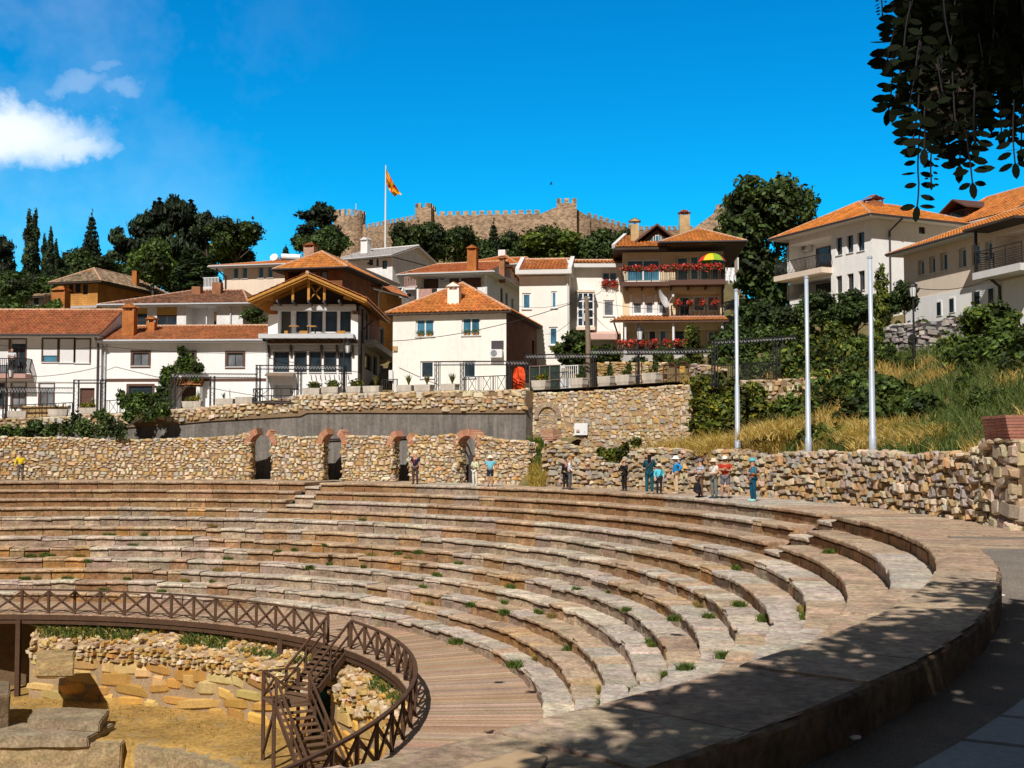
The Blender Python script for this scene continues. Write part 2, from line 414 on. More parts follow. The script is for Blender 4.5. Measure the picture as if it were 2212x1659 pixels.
def people():
 def ht(p, px): return px * p.y / FOC
 p = stand(47, 1029, 34.95, 36.4); person(p, ht(p, 58.5), 300, 'person in a bright yellow top and grey trousers standing alone at the far left', (.78, .60, .015), (.14, .115, .10), hat=('cap', (.05, .04, .03)), sleeve='long', armL=((-.10, .10, -.20), (.02, .22, .02)), armR=((.08, -.02, -.28), (.14, .02, -.52)), bags=(('waist_bag', (-.08, .14, 1.0), (.09, .05, .1), (.02, .02, .02)),))
 p = stand(897, 1046, 34.95, 36.6); person(p, ht(p, 66), 255, 'person in navy polo shirt and brown trousers beside the third arch, red lanyard badge', (.012, .018, .05), (.075, .05, .042), hair=(.09, .06, .045), bags=(('badge', (.0, .165, 1.17), (.035, .012, .06), (.62, .06, .02), ([(-.07, .12, 1.42), (0, .165, 1.2)], [(.07, .12, 1.42), (0, .165, 1.2)])),))
 p = stand(1026, 1050, 34.95, 36.6); person(p, ht(p, 61), 235, 'person in pale green jacket and white trousers with folded hands by the complete arch', (.58, .62, .40), (.74, .70, .60), hair=(.012, .012, .014), sleeve='long', armL=HOLD[0], armR=HOLD[1], female=True, shoes=(.7, .68, .62))
 p = stand(1059, 1051, 34.95, 36.6); person(p, ht(p, 64), 265, 'person in light blue shirt and dark shorts with hands on hips and white hat', (.16, .50, .66), (.018, .025, .05), leg='short', armL=HIPS[0], armR=HIPS[1], hat=('brim', (.78, .74, .66)), shoes=(.08, .07, .06))
 p = stand(1222, 1056); person(p, ht(p, 62), 120, 'person dressed in black half hidden behind the visitor with the pink backpack', (.014, .013, .015), (.016, .015, .017), sleeve='long', hair=(.02, .016, .014), female=True)
 p = stand(1231, 1057.5); person(p, ht(p, 67), 350, 'person in white patterned top with pink backpack, rust hat and walking stick', blotch((.72, .66, .62), (.70, .62, .58), (.20, .42, .55)), (.11, .105, .11), sleeve='long', hat=('cap', (.42, .20, .06)), bags=(('backpack', (0, -.19, 1.24), (.14, .09, .3), (.32, .10, .10)), ('walking_stick', (.28, .15, .62), (.012, .012, 1.0), (.6, .58, .56))), armR=((.06, .05, -.26), (.08, .2, -.42)), armL=HOLD[0])
 p = stand(1349, 1061); person(p, ht(p, 66), 215, 'person in a black suit and tan hat holding a camera at the chest', (.016, .014, .015), (.014, .013, .014), sleeve='long', hat=('cap', (.52, .33, .17)), armL=((-.06, .08, -.24), (.06, .2, .04)), armR=((.10, .06, -.24), (-.02, .22, -.12)), bags=(('badge', (-.05, .18, 1.06), (.045, .015, .08), (.75, .14, .02)), ('camera', (.02, .26, 1.36), (.06, .05, .07), (.012, .012, .012)),), coat=.12)
 p = stand(1403, 1067); person(p, ht(p, 85), 80, 'person seen from behind with long black hair, dark teal parka and brown shoulder bag', (.008, .055, .075), (.008, .085, .12), sleeve='long', long_hair=True, hair=(.008, .007, .008), female=True, coat=.17, armL=((-.07, .06, -.26), (.04, .2, -.22)), armR=((.07, .06, -.26), (-.02, .2, -.2)), shoes=(.45, .36, .28), bags=(('shoulder_bag', (-.21, -.05, .95), (.08, .06, .14), (.22, .09, .03), ([(.13, -.12, 1.42), (-.02, -.17, 1.2), (-.2, -.08, 1.02)],)),))
 p = stand(1424, 1067.5); person(p, ht(p, 63), 285, 'shorter person in cyan jacket with black waist pouch and a beige sun hat', (.10, .56, .68), (.02, .022, .03), sleeve='long', hat=('brim', (.60, .50, .36)), female=True, coat=.05, armL=((-.08, 0, -.27), (-.02, .16, -.42)), armR=((.10, -.02, -.26), (.10, .14, -.44)), bags=(('waist_bag', (0, .17, 1.04), (.12, .07, .15), (.012, .012, .014), ([(-.12, .1, 1.42), (.02, .19, 1.1)],)),))
 p = stand(1461, 1067); person(p, ht(p, 78), 190, 'person in bright blue shirt, white sun hat and cream trousers with hand on hip', (.01, .26, .62), (.62, .46, .28), sleeve='long', hat=('brim', (.82, .81, .78)), armL=((-.2, -.12, -.18), (-.06, .02, -.36)), armR=((.05, .02, -.28), (.02, .12, -.52)), bags=(('shoulder_bag', (.17, .06, .98), (.06, .05, .11), (.10, .03, .05), ([(-.1, .05, 1.43), (.16, .08, 1.06)],)),), shoes=(.5, .4, .3))
 p = stand(1513, 1075); person(p, ht(p, 80), 205, 'person in grey striped polo shirt, brown trousers and grey cap', stripes((.50, .53, .57), (.20, .23, .27), 9), (.15, .09, .06), hat=('cap', (.16, .17, .20)), armL=HOLD[0], armR=HOLD[1], hair=(.05, .04, .04))
 bp_ = stand(1505, 1076); bt = thing('backpack', bp_, 'black backpack standing on the walkway at the feet of the striped shirt visitor', 'backpack')
 V, F = skinned([Vector((0, 0, .12)), Vector((0, 0, .42)), Vector((0, .02, .62))], [(0, 1), (1, 2)], [(.2, .15), (.19, .13), (.11, .08)], 0, 1); raw('pack', [bp_ + v + Vector((0, 0, .06)) for v in V], F, cloth((.012, .012, .014)), bt, None, True)
 V, F = skinned([Vector((0, -.15, .14)), Vector((0, -.15, .32))], [(0, 1)], [(.12, .05), (.12, .05)], 0, 1); raw('pocket', [bp_ + v + Vector((0, 0, .04)) for v in V], F, cloth((.02, .02, .022)), bt, None, True)
 p = stand(1543, 1076.5); person(p, ht(p, 82), 215, 'person in cream top, pale bucket hat and grey trousers carrying a pale bag', (.72, .68, .60), (.17, .18, .165), sleeve='short', hat=('brim', (.66, .55, .38)), female=True, armL=((-.05, .04, -.28), (.08, .2, -.3)), armR=((.05, .04, -.28), (-.04, .2, -.16)), bags=(('shoulder_bag', (.0, .2, 1.12), (.16, .07, .2), (.50, .50, .48), ([(-.1, .08, 1.44), (.08, .2, 1.2)],)),), shoes=(.04, .06, .08))
 p = stand(1567, 1077); person(p, ht(p, 87), 250, 'person in a rust red shirt and grey shorts standing with arms crossed', (.42, .035, .012), (.13, .135, .16), leg='short', hat=('cap', (.78, .74, .64)), armL=CROSS[0], armR=CROSS[1], shoes=(.02, .022, .04), stance=.13, bags=(('backpack', (0, -.2, 1.25), (.13, .08, .26), (.02, .018, .02)),))
 p = stand(1627, 1083); person(p, ht(p, 88), 200, 'person in orange and teal floral tunic and teal cap, rightmost of the group', blotch((.55, .14, .03), (.02, .11, .15), (.02, .17, .24)), (.006, .07, .13), sleeve='long', hat=('cap', (.10, .50, .60)), female=True, coat=.2, armL=HOLD[0], armR=HOLD[1], shoes=(.30, .62, .58), bags=(('backpack', (0, -.19, 1.24), (.13, .09, .28), (.26, .04, .03)),))
people()
# ================================================================== world, sun, camera
def setup_world():
 w = bpy.data.worlds.new("World"); SC.world = w; w.use_nodes = True
 nt = w.node_tree; bg = nt.nodes['Background']
 AZ = Vector((-.30, -.95, 0)).normalized(); EL = rad(46)
 sky = nt.nodes.new('ShaderNodeTexSky'); sky.sky_type = 'NISHITA'; sky.sun_disc = False
 sky.sun_elevation = EL; sky.sun_rotation = math.atan2(AZ.x, AZ.y); sky.altitude = 700
 sky.air_density = 1.0; sky.dust_density = .25; sky.ozone_density = 2.5
 hs = nt.nodes.new('ShaderNodeHueSaturation'); hs.inputs['Saturation'].default_value = SKY_SAT
 nt.links.new(sky.outputs[0], hs.inputs['Color'])
 col = mul(nt, hs.outputs[0], SKY_TINT)
 # soft cirrus bank low on the left, laid out by direction
 tc = nt.nodes.new('ShaderNodeTexCoord')
 sp = nt.nodes.new('ShaderNodeSeparateXYZ'); nt.links.new(tc.outputs['Generated'], sp.inputs[0])
 def math_(op, a, b=None):
  n = nt.nodes.new('ShaderNodeMath'); n.operation = op
  for i, s in enumerate((a, b)):
   if s is None: continue
   if isinstance(s, (int, float)): n.inputs[i].default_value = s
   else: nt.links.new(s, n.inputs[i])
  return n.outputs[0]
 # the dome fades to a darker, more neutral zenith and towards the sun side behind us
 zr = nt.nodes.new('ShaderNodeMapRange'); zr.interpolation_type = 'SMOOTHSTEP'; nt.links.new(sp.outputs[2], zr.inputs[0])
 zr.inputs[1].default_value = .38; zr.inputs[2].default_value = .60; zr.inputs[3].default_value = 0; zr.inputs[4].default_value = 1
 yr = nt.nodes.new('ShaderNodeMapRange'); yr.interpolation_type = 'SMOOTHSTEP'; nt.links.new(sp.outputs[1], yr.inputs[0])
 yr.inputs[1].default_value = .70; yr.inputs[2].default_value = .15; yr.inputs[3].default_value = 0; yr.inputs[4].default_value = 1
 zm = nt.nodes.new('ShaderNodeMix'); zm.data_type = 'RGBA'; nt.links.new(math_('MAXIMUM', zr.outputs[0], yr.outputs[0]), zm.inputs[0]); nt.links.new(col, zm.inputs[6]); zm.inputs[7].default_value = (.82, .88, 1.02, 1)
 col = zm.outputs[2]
 az = math_('DIVIDE', sp.outputs[0], sp.outputs[1]); el = math_('DIVIDE', sp.outputs[2], sp.outputs[1])
 nz = noise_of(nt, 9, 6, .62, tc.outputs['Generated'])
 nz2 = noise_of(nt, 26, 5, .6, tc.outputs['Generated'])
 wob = math_('MULTIPLY', math_('SUBTRACT', nz.outputs['Fac'], .5), .10)
 wob2 = math_('MULTIPLY', math_('SUBTRACT', nz2.outputs['Fac'], .5), .05)
 def puff(ax, ey, rx, ry, k, soft):
  a = math_('DIVIDE', math_('SUBTRACT', math_('ADD', az, wob), ax), rx)
  e = math_('DIVIDE', math_('SUBTRACT', math_('ADD', math_('ADD', el, math_('MULTIPLY', wob, .5)), wob2), ey), ry)
  d = math_('ADD', math_('MULTIPLY', a, a), math_('MULTIPLY', e, e))
  mr = nt.nodes.new('ShaderNodeMapRange'); mr.interpolation_type = 'SMOOTHSTEP'
  nt.links.new(d, mr.inputs[0]); mr.inputs[1].default_value = 1.0; mr.inputs[2].default_value = soft
  mr.inputs[3].default_value = 0; mr.inputs[4].default_value = k
  return mr.outputs[0]
 tot = None
 for pz in PUFFS:
  o = puff(*pz); tot = o if tot is None else math_('MAXIMUM', tot, o)
 # faint veil over the upper left
 nz3 = noise_of(nt, 3.2, 6, .68, tc.outputs['Generated'])
 mr = nt.nodes.new('ShaderNodeMapRange'); nt.links.new(nz3.outputs['Fac'], mr.inputs[0])
 mr.inputs[1].default_value = .45; mr.inputs[2].default_value = .8; mr.inputs[3].default_value = 0; mr.inputs[4].default_value = .35
 ml = nt.nodes.new('ShaderNodeMapRange'); nt.links.new(az, ml.inputs[0])
 ml.inputs[1].default_value = -.12; ml.inputs[2].default_value = -.5; ml.inputs[3].default_value = 0; ml.inputs[4].default_value = 1
 veil = math_('MULTIPLY', mr.outputs[0], ml.outputs[0])
 tot = math_('MAXIMUM', tot, veil)
 front = math_('GREATER_THAN', sp.outputs[1], 0.05)
 tot = math_('MULTIPLY', tot, front)
 mx = nt.nodes.new('ShaderNodeMix'); mx.data_type = 'RGBA'
 nt.links.new(tot, mx.inputs[0]); nt.links.new(col, mx.inputs[6]); mx.inputs[7].default_value = CLOUD
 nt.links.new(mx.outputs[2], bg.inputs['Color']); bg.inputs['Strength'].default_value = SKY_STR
 L = bpy.data.lights.new('sun', 'SUN'); L.energy = 5.0; L.angle = rad(.53); L.color = (1, .955, .90)
 o = bpy.data.objects.new('sun', L); COL.objects.link(o)
 d = -(AZ * cos(EL) + Vector((0, 0, sin(EL))))
 o.rotation_euler = d.to_track_quat('-Z', 'Y').to_euler(); o.location = (-10, -30, 60)
 c = bpy.data.cameras.new('camera'); co = bpy.data.objects.new('camera', c); COL.objects.link(co)
 c.sensor_width = 36; c.lens = 36 * FOC / 2212; c.clip_end = 6000; c.clip_start = .1
 co.location = CAM; co.rotation_euler = (pi / 2 + TH, 0, 0)
 SC.camera = co
 SC.view_settings.view_transform = 'Standard'; SC.view_settings.look = 'None'; SC.view_settings.exposure = 0
 SC.render.engine = 'CYCLES'; SC.cycles.max_bounces = 5; SC.cycles.diffuse_bounces = 2; SC.cycles.transparent_max_bounces = 4
SKY_SAT, SKY_TINT, SKY_STR, CLOUD = 1.45, (.06, 1.26, 1.26), .13, (7.5, 8.2, 8.8, 1)
PUFFS = [(-.46, .270, .125, .040, 1.0, 0.0), (-.40, .262, .065, .018, .8, 0.0), (-.385, .316, .030, .014, .22, 0.0), (-.348, .310, .028, .010, .2, 0.0), (-.365, .330, .018, .008, .16, 0.0)]
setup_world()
# ================================================================== theatre rows
RE = [47.35, 46.16, 44.96, 43.77, 42.59, 41.43, 40.26, 39.1, 37.93, 36.77, 35.6, 34.44]
ZE = [0, .66, 1.31, 1.96, 2.61, 3.3, 3.97, 4.65, 5.35, 6.04, 6.73, 7.4]
KS = .734
RE = [r * KS for r in RE]; ZE = [-z * KS for z in ZE]
ZDECK = ZE[-1] - .47
A0, A1 = -78.0, 128.0
def lerp(a, b, t): return a + (b - a) * t
def mixc(a, b, t): return tuple(x + (y - x) * t for x, y in zip(a, b))
def jit(c, s, r): 
 k = 1 + r.uniform(-s, s); return tuple(max(0, x * k * (1 + r.uniform(-s * .35, s * .35))) for x in c)
SAND, OCHRE, GREY, BROWN, PALE = (.47, .30, .165), (.55, .29, .08), (.47, .41, .34), (.34, .19, .09), (.66, .55, .43)
NOTCH = [ang_at(672, 34.7), 6.3]
def seat_row(k, root):
 r_ = random.Random(100 + k)
 r0, z0 = RE[k], ZE[k]
 rough = .012 + .02 * min(1, max(0, (k - 2) / 4))
 back = r0 + 1.02 if k else None
 a = A0 + r_.uniform(0, 2)
 V, F, C = [], [], []
 stretch = None; left = 0
 while a < A1:
  L = r_.uniform(.75, 1.75)
  da = math.degrees(L / r0)
  if left <= 0:
   p = r_.random()
   greyness = (.15 + .07 * k) if k < 8 else .5
   far = a > 70
   if k < 3: pal = [SAND, BROWN, SAND, BROWN] if p > .12 else [GREY]
   else: pal = [GREY, GREY, PALE, GREY] if p < greyness else ([SAND, BROWN, OCHRE, SAND] if far or p > .8 else [SAND, GREY, PALE, SAND])
   stretch = pal; left = r_.randint(2, 7)
  left -= 1
  col = jit(r_.choice(stretch), .16, r_)
  dr, dz = r_.gauss(0, rough * .9), r_.gauss(0, rough * .7)
  e = a + da - math.degrees((.012 if k == 0 and a < -14 else .012) / r0) * r_.uniform(1, 3)
  n = max(2, int(L / .16))
  if k == 0:
   am = (a + e) / 2
   bk = r0 + (lerp(1.95, 1.05, min(1, max(0, (am + 60) / 36))) if am < -14.5 else 3.45)
  else: bk = back
  lip = .045 + r_.uniform(0, .03)
  if k < 3 and any(abs((a + e) / 2 - g) < 1.5 for g in NOTCH): dz -= .24; col = PALE
  broke = r_.random() < (.03 + .02 * k if k > 2 else .015)
  # profile, from the back of the tread round the lip to the foot of the riser
  pr = [(bk, z0)] + ([(lerp(bk, r0, t), z0) for t in ((.4, .7) if k else (.3, .5, .7, .85))]) + \
    [(r0 + .05, z0), (r0 - .012, z0 - .012), (r0 - .03, z0 - .035), (r0 - .026, z0 - .125), (r0 + lip + .10, z0 - .135), (r0 + lip + .10, z0 - .185), (r0 + lip + .0, z0 - .215), (r0 + lip + .01, z0 - .36), (r0 + lip + .01, z0 - .56)]
  if broke and k: pr[-8:-5] = [(r0 + .08, z0 - .06), (r0 + .07, z0 - .1), (r0 + .05, z0 - .16)]
  b = len(V); m = len(pr)
  for i in range(n + 1):
   aa = lerp(a, e, i / n)
   chip = 0
   for j, (r, z) in enumerate(pr):
    amp = rough * (1.1 if j >= 2 else .5)
    nn = noise.noise(Vector((aa * .9 * r0 / 30, j * .8, k * 3.1))) * amp * 1.1
    edge = .018 * (1 if i in (0, n) and m - 8 <= j < m - 2 else 0) * r_.uniform(.3, 1.6)
    rr = r + dr + (nn + edge if j > m - 10 else 0); zz = z + dz + nn * (.8 if j < m - 2 else 0) - edge * .4
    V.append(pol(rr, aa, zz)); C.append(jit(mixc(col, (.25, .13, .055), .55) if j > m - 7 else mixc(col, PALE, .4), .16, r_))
  for i in range(n):
   for j in range(m - 1):
    F.append((b + i * m + j, b + i * m + j + 1, b + (i + 1) * m + j + 1, b + (i + 1) * m + j))
  F.append(tuple(b + j for j in range(m))[::-1]); F.append(tuple(b + n * m + j for j in range(m)))
  a += da
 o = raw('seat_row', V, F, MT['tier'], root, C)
 return o
def theatre():
 root = thing('stone_seating', pol(30, 60, ZDECK), 'curved stone seating rows of the ancient open air theatre stepping down to the wooden deck', 'theatre')
 for k in range(12): seat_row(k, root)
 # outer face of the topmost bench towards the path
 V, F, C = [], [], []; r_ = random.Random(5)
 n = 260
 for i in range(n + 1):
  a = lerp(A0, -13.5, i / n)
  ro = RE[0] + lerp(1.95, 1.05, min(1, max(0, (a + 60) / 36)))
  for j, (dr, z) in enumerate(((-.02, .004), (.02, -.02), (.04, -.06), (.03, -.3), (.04, -.7))):
   w = noise.noise(Vector((a * 1.7, j * 1.3, 2))) * .05 + noise.noise(Vector((a * .4, j * .6, 7))) * .04
   V.append(pol(ro + dr + w, a, z + w * .4)); C.append(jit(mixc((.30, .20, .12), (.16, .11, .07), max(0, noise.noise(Vector((a * .6, j * .5, 4))) + .3)), .18, r_))
 for i in range(n):
  for j in range(4): F.append((i * 5 + j, (i + 1) * 5 + j, (i + 1) * 5 + j + 1, i * 5 + j + 1))
 raw('bench_back', V, F, MT['tier'], root, C)
 # end face where the bench stops and the walkway takes over
 return root
theatre()
def ring(name, ra, rb, a0, a1, zf, mat, n=140, m=6, kind='structure', uneven=.0, label=None, cat=None):
 V, F = [], []
 for i in range(n + 1):
  a = lerp(a0, a1, i / n)
  R0 = ra(a) if callable(ra) else ra; R1 = rb(a) if callable(rb) else rb
  for j in range(m + 1):
   r = lerp(R0, R1, j / m); p = pol(r, a)
   z = zf(r, a) if callable(zf) else zf
   V.append((p.x, p.y, z + uneven * noise.noise(p * .7)))
 for i in range(n):
  for j in range(m):
   F.append((i * (m + 1) + j, i * (m + 1) + j + 1, (i + 1) * (m + 1) + j + 1, (i + 1) * (m + 1) + j))
 return finish(raw(name, V, F, mat), label, cat, None, kind)
MT['walk'] = M('pale_paving', (.44, .36, .28), .92, (.5, .22), (7, .25), (14, .4, .02), dirt=((.30, .24, .17), 1.6, .56))
MT['gravel'] = M('dark_gravel', (.26, .22, .18), .95, (.8, .3), (28, .5), (34, .9, .03), dirt=((.20, .17, .13), 3, .55))
MT['slab'] = M('grey_paving_slab', (.34, .36, .37), .85, (.7, .2), (12, .2), (25, .3, .01))
def path_z(r, a):
 t = min(1, max(0, (a + 26) / 11.5)); return lerp(-.46, -.008, t * t * (3 - 2 * t))
ring('walkway', RE[0] + 3.2, 39.2, -14, 128, lambda r, a: -.006, MT['walk'], 160, 4, uneven=.004)
ring('path', lambda a: RE[0] + .9, 47, -78, -9, path_z, MT['gravel'], 120, 30, uneven=.02)
def slabs():
 r_ = random.Random(3); mb = MB()
 for lane in range(3):
  a = -64.0
  while a < -15:
   L = r_.uniform(.95, 1.3); da = math.degrees(L / 37.5)
   r0 = 37.05 + lane * .92; r1 = r0 + .86; a2 = a + da - .13
   P = [(r0, a), (r1, a + .3), (r1, a2 + .3), (r0, a2)]; zz = r_.uniform(-.008, .01)
   mb.hexa([pol(r, aa, path_z(r, aa) - .05) for r, aa in P] + [pol(r, aa, path_z(r, aa) + .03 + zz) for r, aa in P])
   a += da
 finish(mb.make('pavement', MT['slab']), kind='structure')
slabs()
# ---------------------------------------------------------------- timber deck
DECK_IN = 21.4
def deck():
 root = thing('wooden_deck', pol(23, 60, ZDECK - .6), 'brown plank deck curving round the orchestra below the stone rows', 'deck')
 r_ = random.Random(8); V, F, C = [], [], []
 mb = MB(); a = A0
 while a < A1:
  da = math.degrees(.155 / 23.4)
  col = jit(mixc((.40, .24, .14), (.48, .35, .25), r_.random()), .2, r_); mb.cur = col
  ri = DECK_IN - .12 + r_.uniform(-.02, .02); z = ZDECK + r_.uniform(-.006, .006)
  P = [(ri, a), (25.6, a), (25.6, a + da * .92), (ri, a + da * .92)]
  mb.hexa([pol(r, t, z - .05) for r, t in P] + [pol(r, t, z) for r, t in P])
  a += da
 mb.make('planks', MT['wood_deck'], root)
 mb = MB()
 for k in range(70):
  t0, t1 = lerp(A0, A1, k / 70), lerp(A0, A1, (k + 1) / 70)
  mb.bar(pol(DECK_IN - .08, t0, ZDECK - .17), pol(DECK_IN - .08, t1, ZDECK - .17), .1, .24)
  mb.bar(pol(DECK_IN + .0, t0, ZDECK - .42), pol(DECK_IN + .0, t1, ZDECK - .42), .16, .16)
 mb.make('edge_beam', MT['wood'], root)
 for a in (101.5, 97.2, 92.4, 88.5, 48, 41):
  MB().bar(pol(DECK_IN - .1, a, -9.95), pol(DECK_IN - .1, a, ZDECK - .3), .22).make('support_post', MT['wood'], root)
 MB().bar(pol(DECK_IN - .2, 97.0, -9.9), pol(DECK_IN - .2, 94.0, -8.2), .12).make('brace', MT['wood'], root)
 return root
deck()
def railing(a0, a1, n, label):
 root = thing('wooden_railing', pol(DECK_IN, a0, ZDECK), label, 'railing', 'timber railings round the deck edge')
 H = 1.12
 aa = [lerp(a0, a1, i / n) for i in range(n + 1)]
 mb = MB()
 for i in range(n):
  mb.bar(pol(DECK_IN, aa[i], ZDECK + H), pol(DECK_IN, aa[i + 1], ZDECK + H), .13, .07)
 mb.make('handrail', MT['wood'], root)
 for a in aa:
  MB().bar(pol(DECK_IN, a, ZDECK - .3), pol(DECK_IN, a, ZDECK + H - .03), .11).make('post', MT['wood'], root)
 for i in range(n):
  mb = MB(); p, q = aa[i], aa[i + 1]
  mb.bar(pol(DECK_IN + .02, p, ZDECK + .1), pol(DECK_IN + .02, q, ZDECK + H - .08), .05, .1)
  mb.bar(pol(DECK_IN - .035, p, ZDECK + H - .08), pol(DECK_IN - .035, q, ZDECK + .1), .05, .1)
  mb.make('cross_brace', MT['wood'], root)
 return root
railing(38.6, 106, 19, 'timber railing with crossed braces along the far deck edge left of the staircase')
railing(-34, 33.2, 19, 'timber railing with crossed braces along the deck edge right of the staircase')
def stairs():
 p0, p1 = pol(DECK_IN - .1, 36.0, ZDECK), Vector((-8.35, 45.2, -7.55))
 root = thing('wooden_staircase', Vector((-8.5, 44, -9.9)), 'dark timber staircase with a landing and two flights down from the deck to the orchestra', 'staircase')
 def flight(p, q, n, w, tag_):
  p, q = Vector(p), Vector(q)
  d = (q - p); h = Vector((d.x, d.y, 0)).normalized(); s = Vector((-h.y, h.x, 0))
  for sd in (-1, 1):
   off = s * sd * w / 2
   MB().bar(p + off - Vector((0, 0, .12)), q + off - Vector((0, 0, .12)), .07, .26).make('stringer', MT['wood'], root)
   MB().bar(p + off + Vector((0, 0, 1.0)), q + off + Vector((0, 0, 1.0)), .09, .07).make('handrail', MT['wood'], root)
   mb = MB(); mb.bar(p + off + Vector((0, 0, .5)), q + off + Vector((0, 0, .5)), .05, .08); mb.make('middle_rail', MT['wood'], root)
   for t in (.02, .5, .98):
    c = p + d * t + off
    MB().bar(c - Vector((0, 0, .25)), c + Vector((0, 0, 1.0)), .1).make('post', MT['wood'], root)
  for i in range(n):
   c = p + d * ((i + .5) / n)
   MB().box(c + Vector((0, 0, -.01)), .3, w - .04, .05, ex=h).make('tread', MT['wood_step'], root)
  return h, s
 hd = Vector((p1.x - p0.x, p1.y - p0.y, 0)).normalized(); sd = Vector((-hd.y, hd.x, 0))
 flight(p0, p1, 10, 1.35, 1)
 q0 = p1 + hd * .75
 h2 = Vector((2.5, -4.6, 0)).normalized(); s2 = Vector((-h2.y, h2.x, 0))
 lc = p1 + hd * .55 + h2 * -.1
 MB().box(lc - Vector((0, 0, .04)), 1.5, 1.5, .08, ex=h2).make('landing', MT['wood_step'], root)
 st = lc + h2 * .72
 en = st + h2 * 4.0; en.z = -9.85
 flight(st, en, 13, 1.3, 2)
 for a, b in ((-.7, -.7), (.7, -.7), (-.7, .7), (.7, .7)):
  c = lc + h2 * a + s2 * b
  MB().bar((c.x, c.y, -9.95), (c.x, c.y, lc.z + (1.0 if a < 0 else .02)), .13).make('landing_post', MT['wood'], root)
 # landing guard with crossed braces on the outer sides
 for (a, b, c, d) in ((-.7, -.7, -.7, .7), (-.7, .7, .65, .7) if False else (-.7, -.7, .65, -.7)):
  P, Q = lc + h2 * a + s2 * b, lc + h2 * c + s2 * d
  mb = MB(); mb.bar(P + Vector((0, 0, 1)), Q + Vector((0, 0, 1)), .09, .07)
  mb.bar(P + Vector((0, 0, .08)), Q + Vector((0, 0, .95)), .05, .08); mb.bar(P + Vector((0, 0, .95)), Q + Vector((0, 0, .08)), .05, .08)
  mb.make('landing_guard', MT['wood'], root)
 for (a, b, c, d) in ((-.7, -.7, .7, -.7), (-.7, .7, .7, .7)):
  P, Q = lc + h2 * a + s2 * b, lc + h2 * c + s2 * d
  MB().bar((P.x, P.y, -9.7), (Q.x, Q.y, lc.z - .3), .08, .12).make('under_brace', MT['wood'], root)
MT['wood_step'] = M('worn_stair_boards', (.16, .09, .05), .85, (1.2, .3), (12, .3), (26, .4, .01))
stairs()
# ================================================================== rubble stones
PALW = [(.62, .47, .29), (.58, .42, .24), (.68, .55, .38), (.54, .36, .18), (.50, .44, .36), (.60, .38, .15), (.72, .61, .45)]
PALG = [(.54, .42, .29), (.46, .34, .21), (.60, .48, .34), (.44, .38, .31), (.53, .35, .17), (.38, .33, .28), (.48, .30, .14)]
PALO = [(.60, .34, .075), (.58, .36, .11), (.52, .29, .075), (.60, .42, .18), (.47, .26, .07), (.56, .38, .14)]
def stones(pf, u0, u1, zb, zt, hs, ws, depth, seed, pal, skip=None, amp=1.0, gap=.02):
 """pf(u) -> (point, tangent, normal).  zb/zt: callables of u.  returns V,F,C of pillow-shaped stones"""
 r_ = random.Random(seed); V, F, C = [], [], []
 zlo = min(zb(lerp(u0, u1, i / 40)) for i in range(41)); zhi = max(zt(lerp(u0, u1, i / 40)) for i in range(41))
 z = zlo - r_.uniform(0, .1)
 G = (-1, -.62, .62, 1)
 while z < zhi:
  h = r_.uniform(*hs); u = u0 - r_.uniform(0, .3)
  while u < u1:
   w = r_.uniform(*ws) * (1.5 if r_.random() < .12 else 1)
   um = u + w / 2
   if um < u0 - .05: u += w; continue
   zc = z + h / 2 + r_.gauss(0, h * .2)
   hh = h * r_.uniform(.8, 1.4)
   ok = zb(um) - hh * .35 < zc and zc + hh * .3 < zt(um) + .04 and um < u1 + .03
   if ok and (skip is None or not skip(um, zc)):
    p, t, n = pf(um); d = depth * r_.uniform(.45, 1.3) * amp
    col = jit(r_.choice(pal), .2, r_); tilt = r_.uniform(-.26, .26) * amp
    b = len(V); wa, ha = w / 2 - gap / 2, hh / 2 - gap / 2
    for bi, bb in enumerate(G):
     for ai, aa in enumerate(G):
      edge = ai in (0, 3) or bi in (0, 3)
      corner = ai in (0, 3) and bi in (0, 3)
      k = .66 if corner else 1
      ju = aa * wa * k * (1 + r_.uniform(-.14, .14)); jv = bb * ha * k * (1 + r_.uniform(-.16, .16)) + tilt * ju
      dd = -.05 if edge else d * r_.uniform(.72, 1.15)
      V.append(p + t * ju + n * dd + Vector((0, 0, zc + jv)))
      C.append(jit(col, .07, r_))
    for y in range(3):
     for x in range(3): F.append((b + y * 4 + x, b + y * 4 + x + 1, b + y * 4 + x + 5, b + y * 4 + x + 4))
   u += w
  z += h * .97
 return V, F, C
def blob_stone(V, F, C, c, sx, sy, sz, rz, col, r_):
 """one loose, fully round stone"""
 b = len(V); ca, sa = cos(rz), sin(rz)
 rows = ((-.95, .5), (-.4, .95), (.35, .98), (.85, .62))
 for (zz, k) in rows:
  for q in range(7):
   t = 2 * pi * q / 7 + r_.uniform(-.2, .2); kk = k * r_.uniform(.82, 1.12)
   x, y = cos(t) * sx / 2 * kk, sin(t) * sy / 2 * kk
   V.append(c + Vector((x * ca - y * sa, x * sa + y * ca, zz * sz / 2 + r_.uniform(-.04, .04) * sz))); C.append(jit(col, .08, r_))
 for i in range(3):
  for q in range(7): F.append((b + i * 7 + q, b + i * 7 + (q + 1) % 7, b + (i + 1) * 7 + (q + 1) % 7, b + (i + 1) * 7 + q))
 F.append(tuple(b + 21 + q for q in range(7)))
def arc_pf(r, a0, sgn=-1):
 """arc length u measured from angle a0 (increasing angle); normal towards (sgn=-1) the centre"""
 def f(u):
  a = rad(a0 + math.degrees(u / r)); d = Vector((cos(a), sin(a), 0))
  return Vector((CEN.x, CEN.y, 0)) + d * r, Vector((-d.y, d.x, 0)), d * sgn
 return f
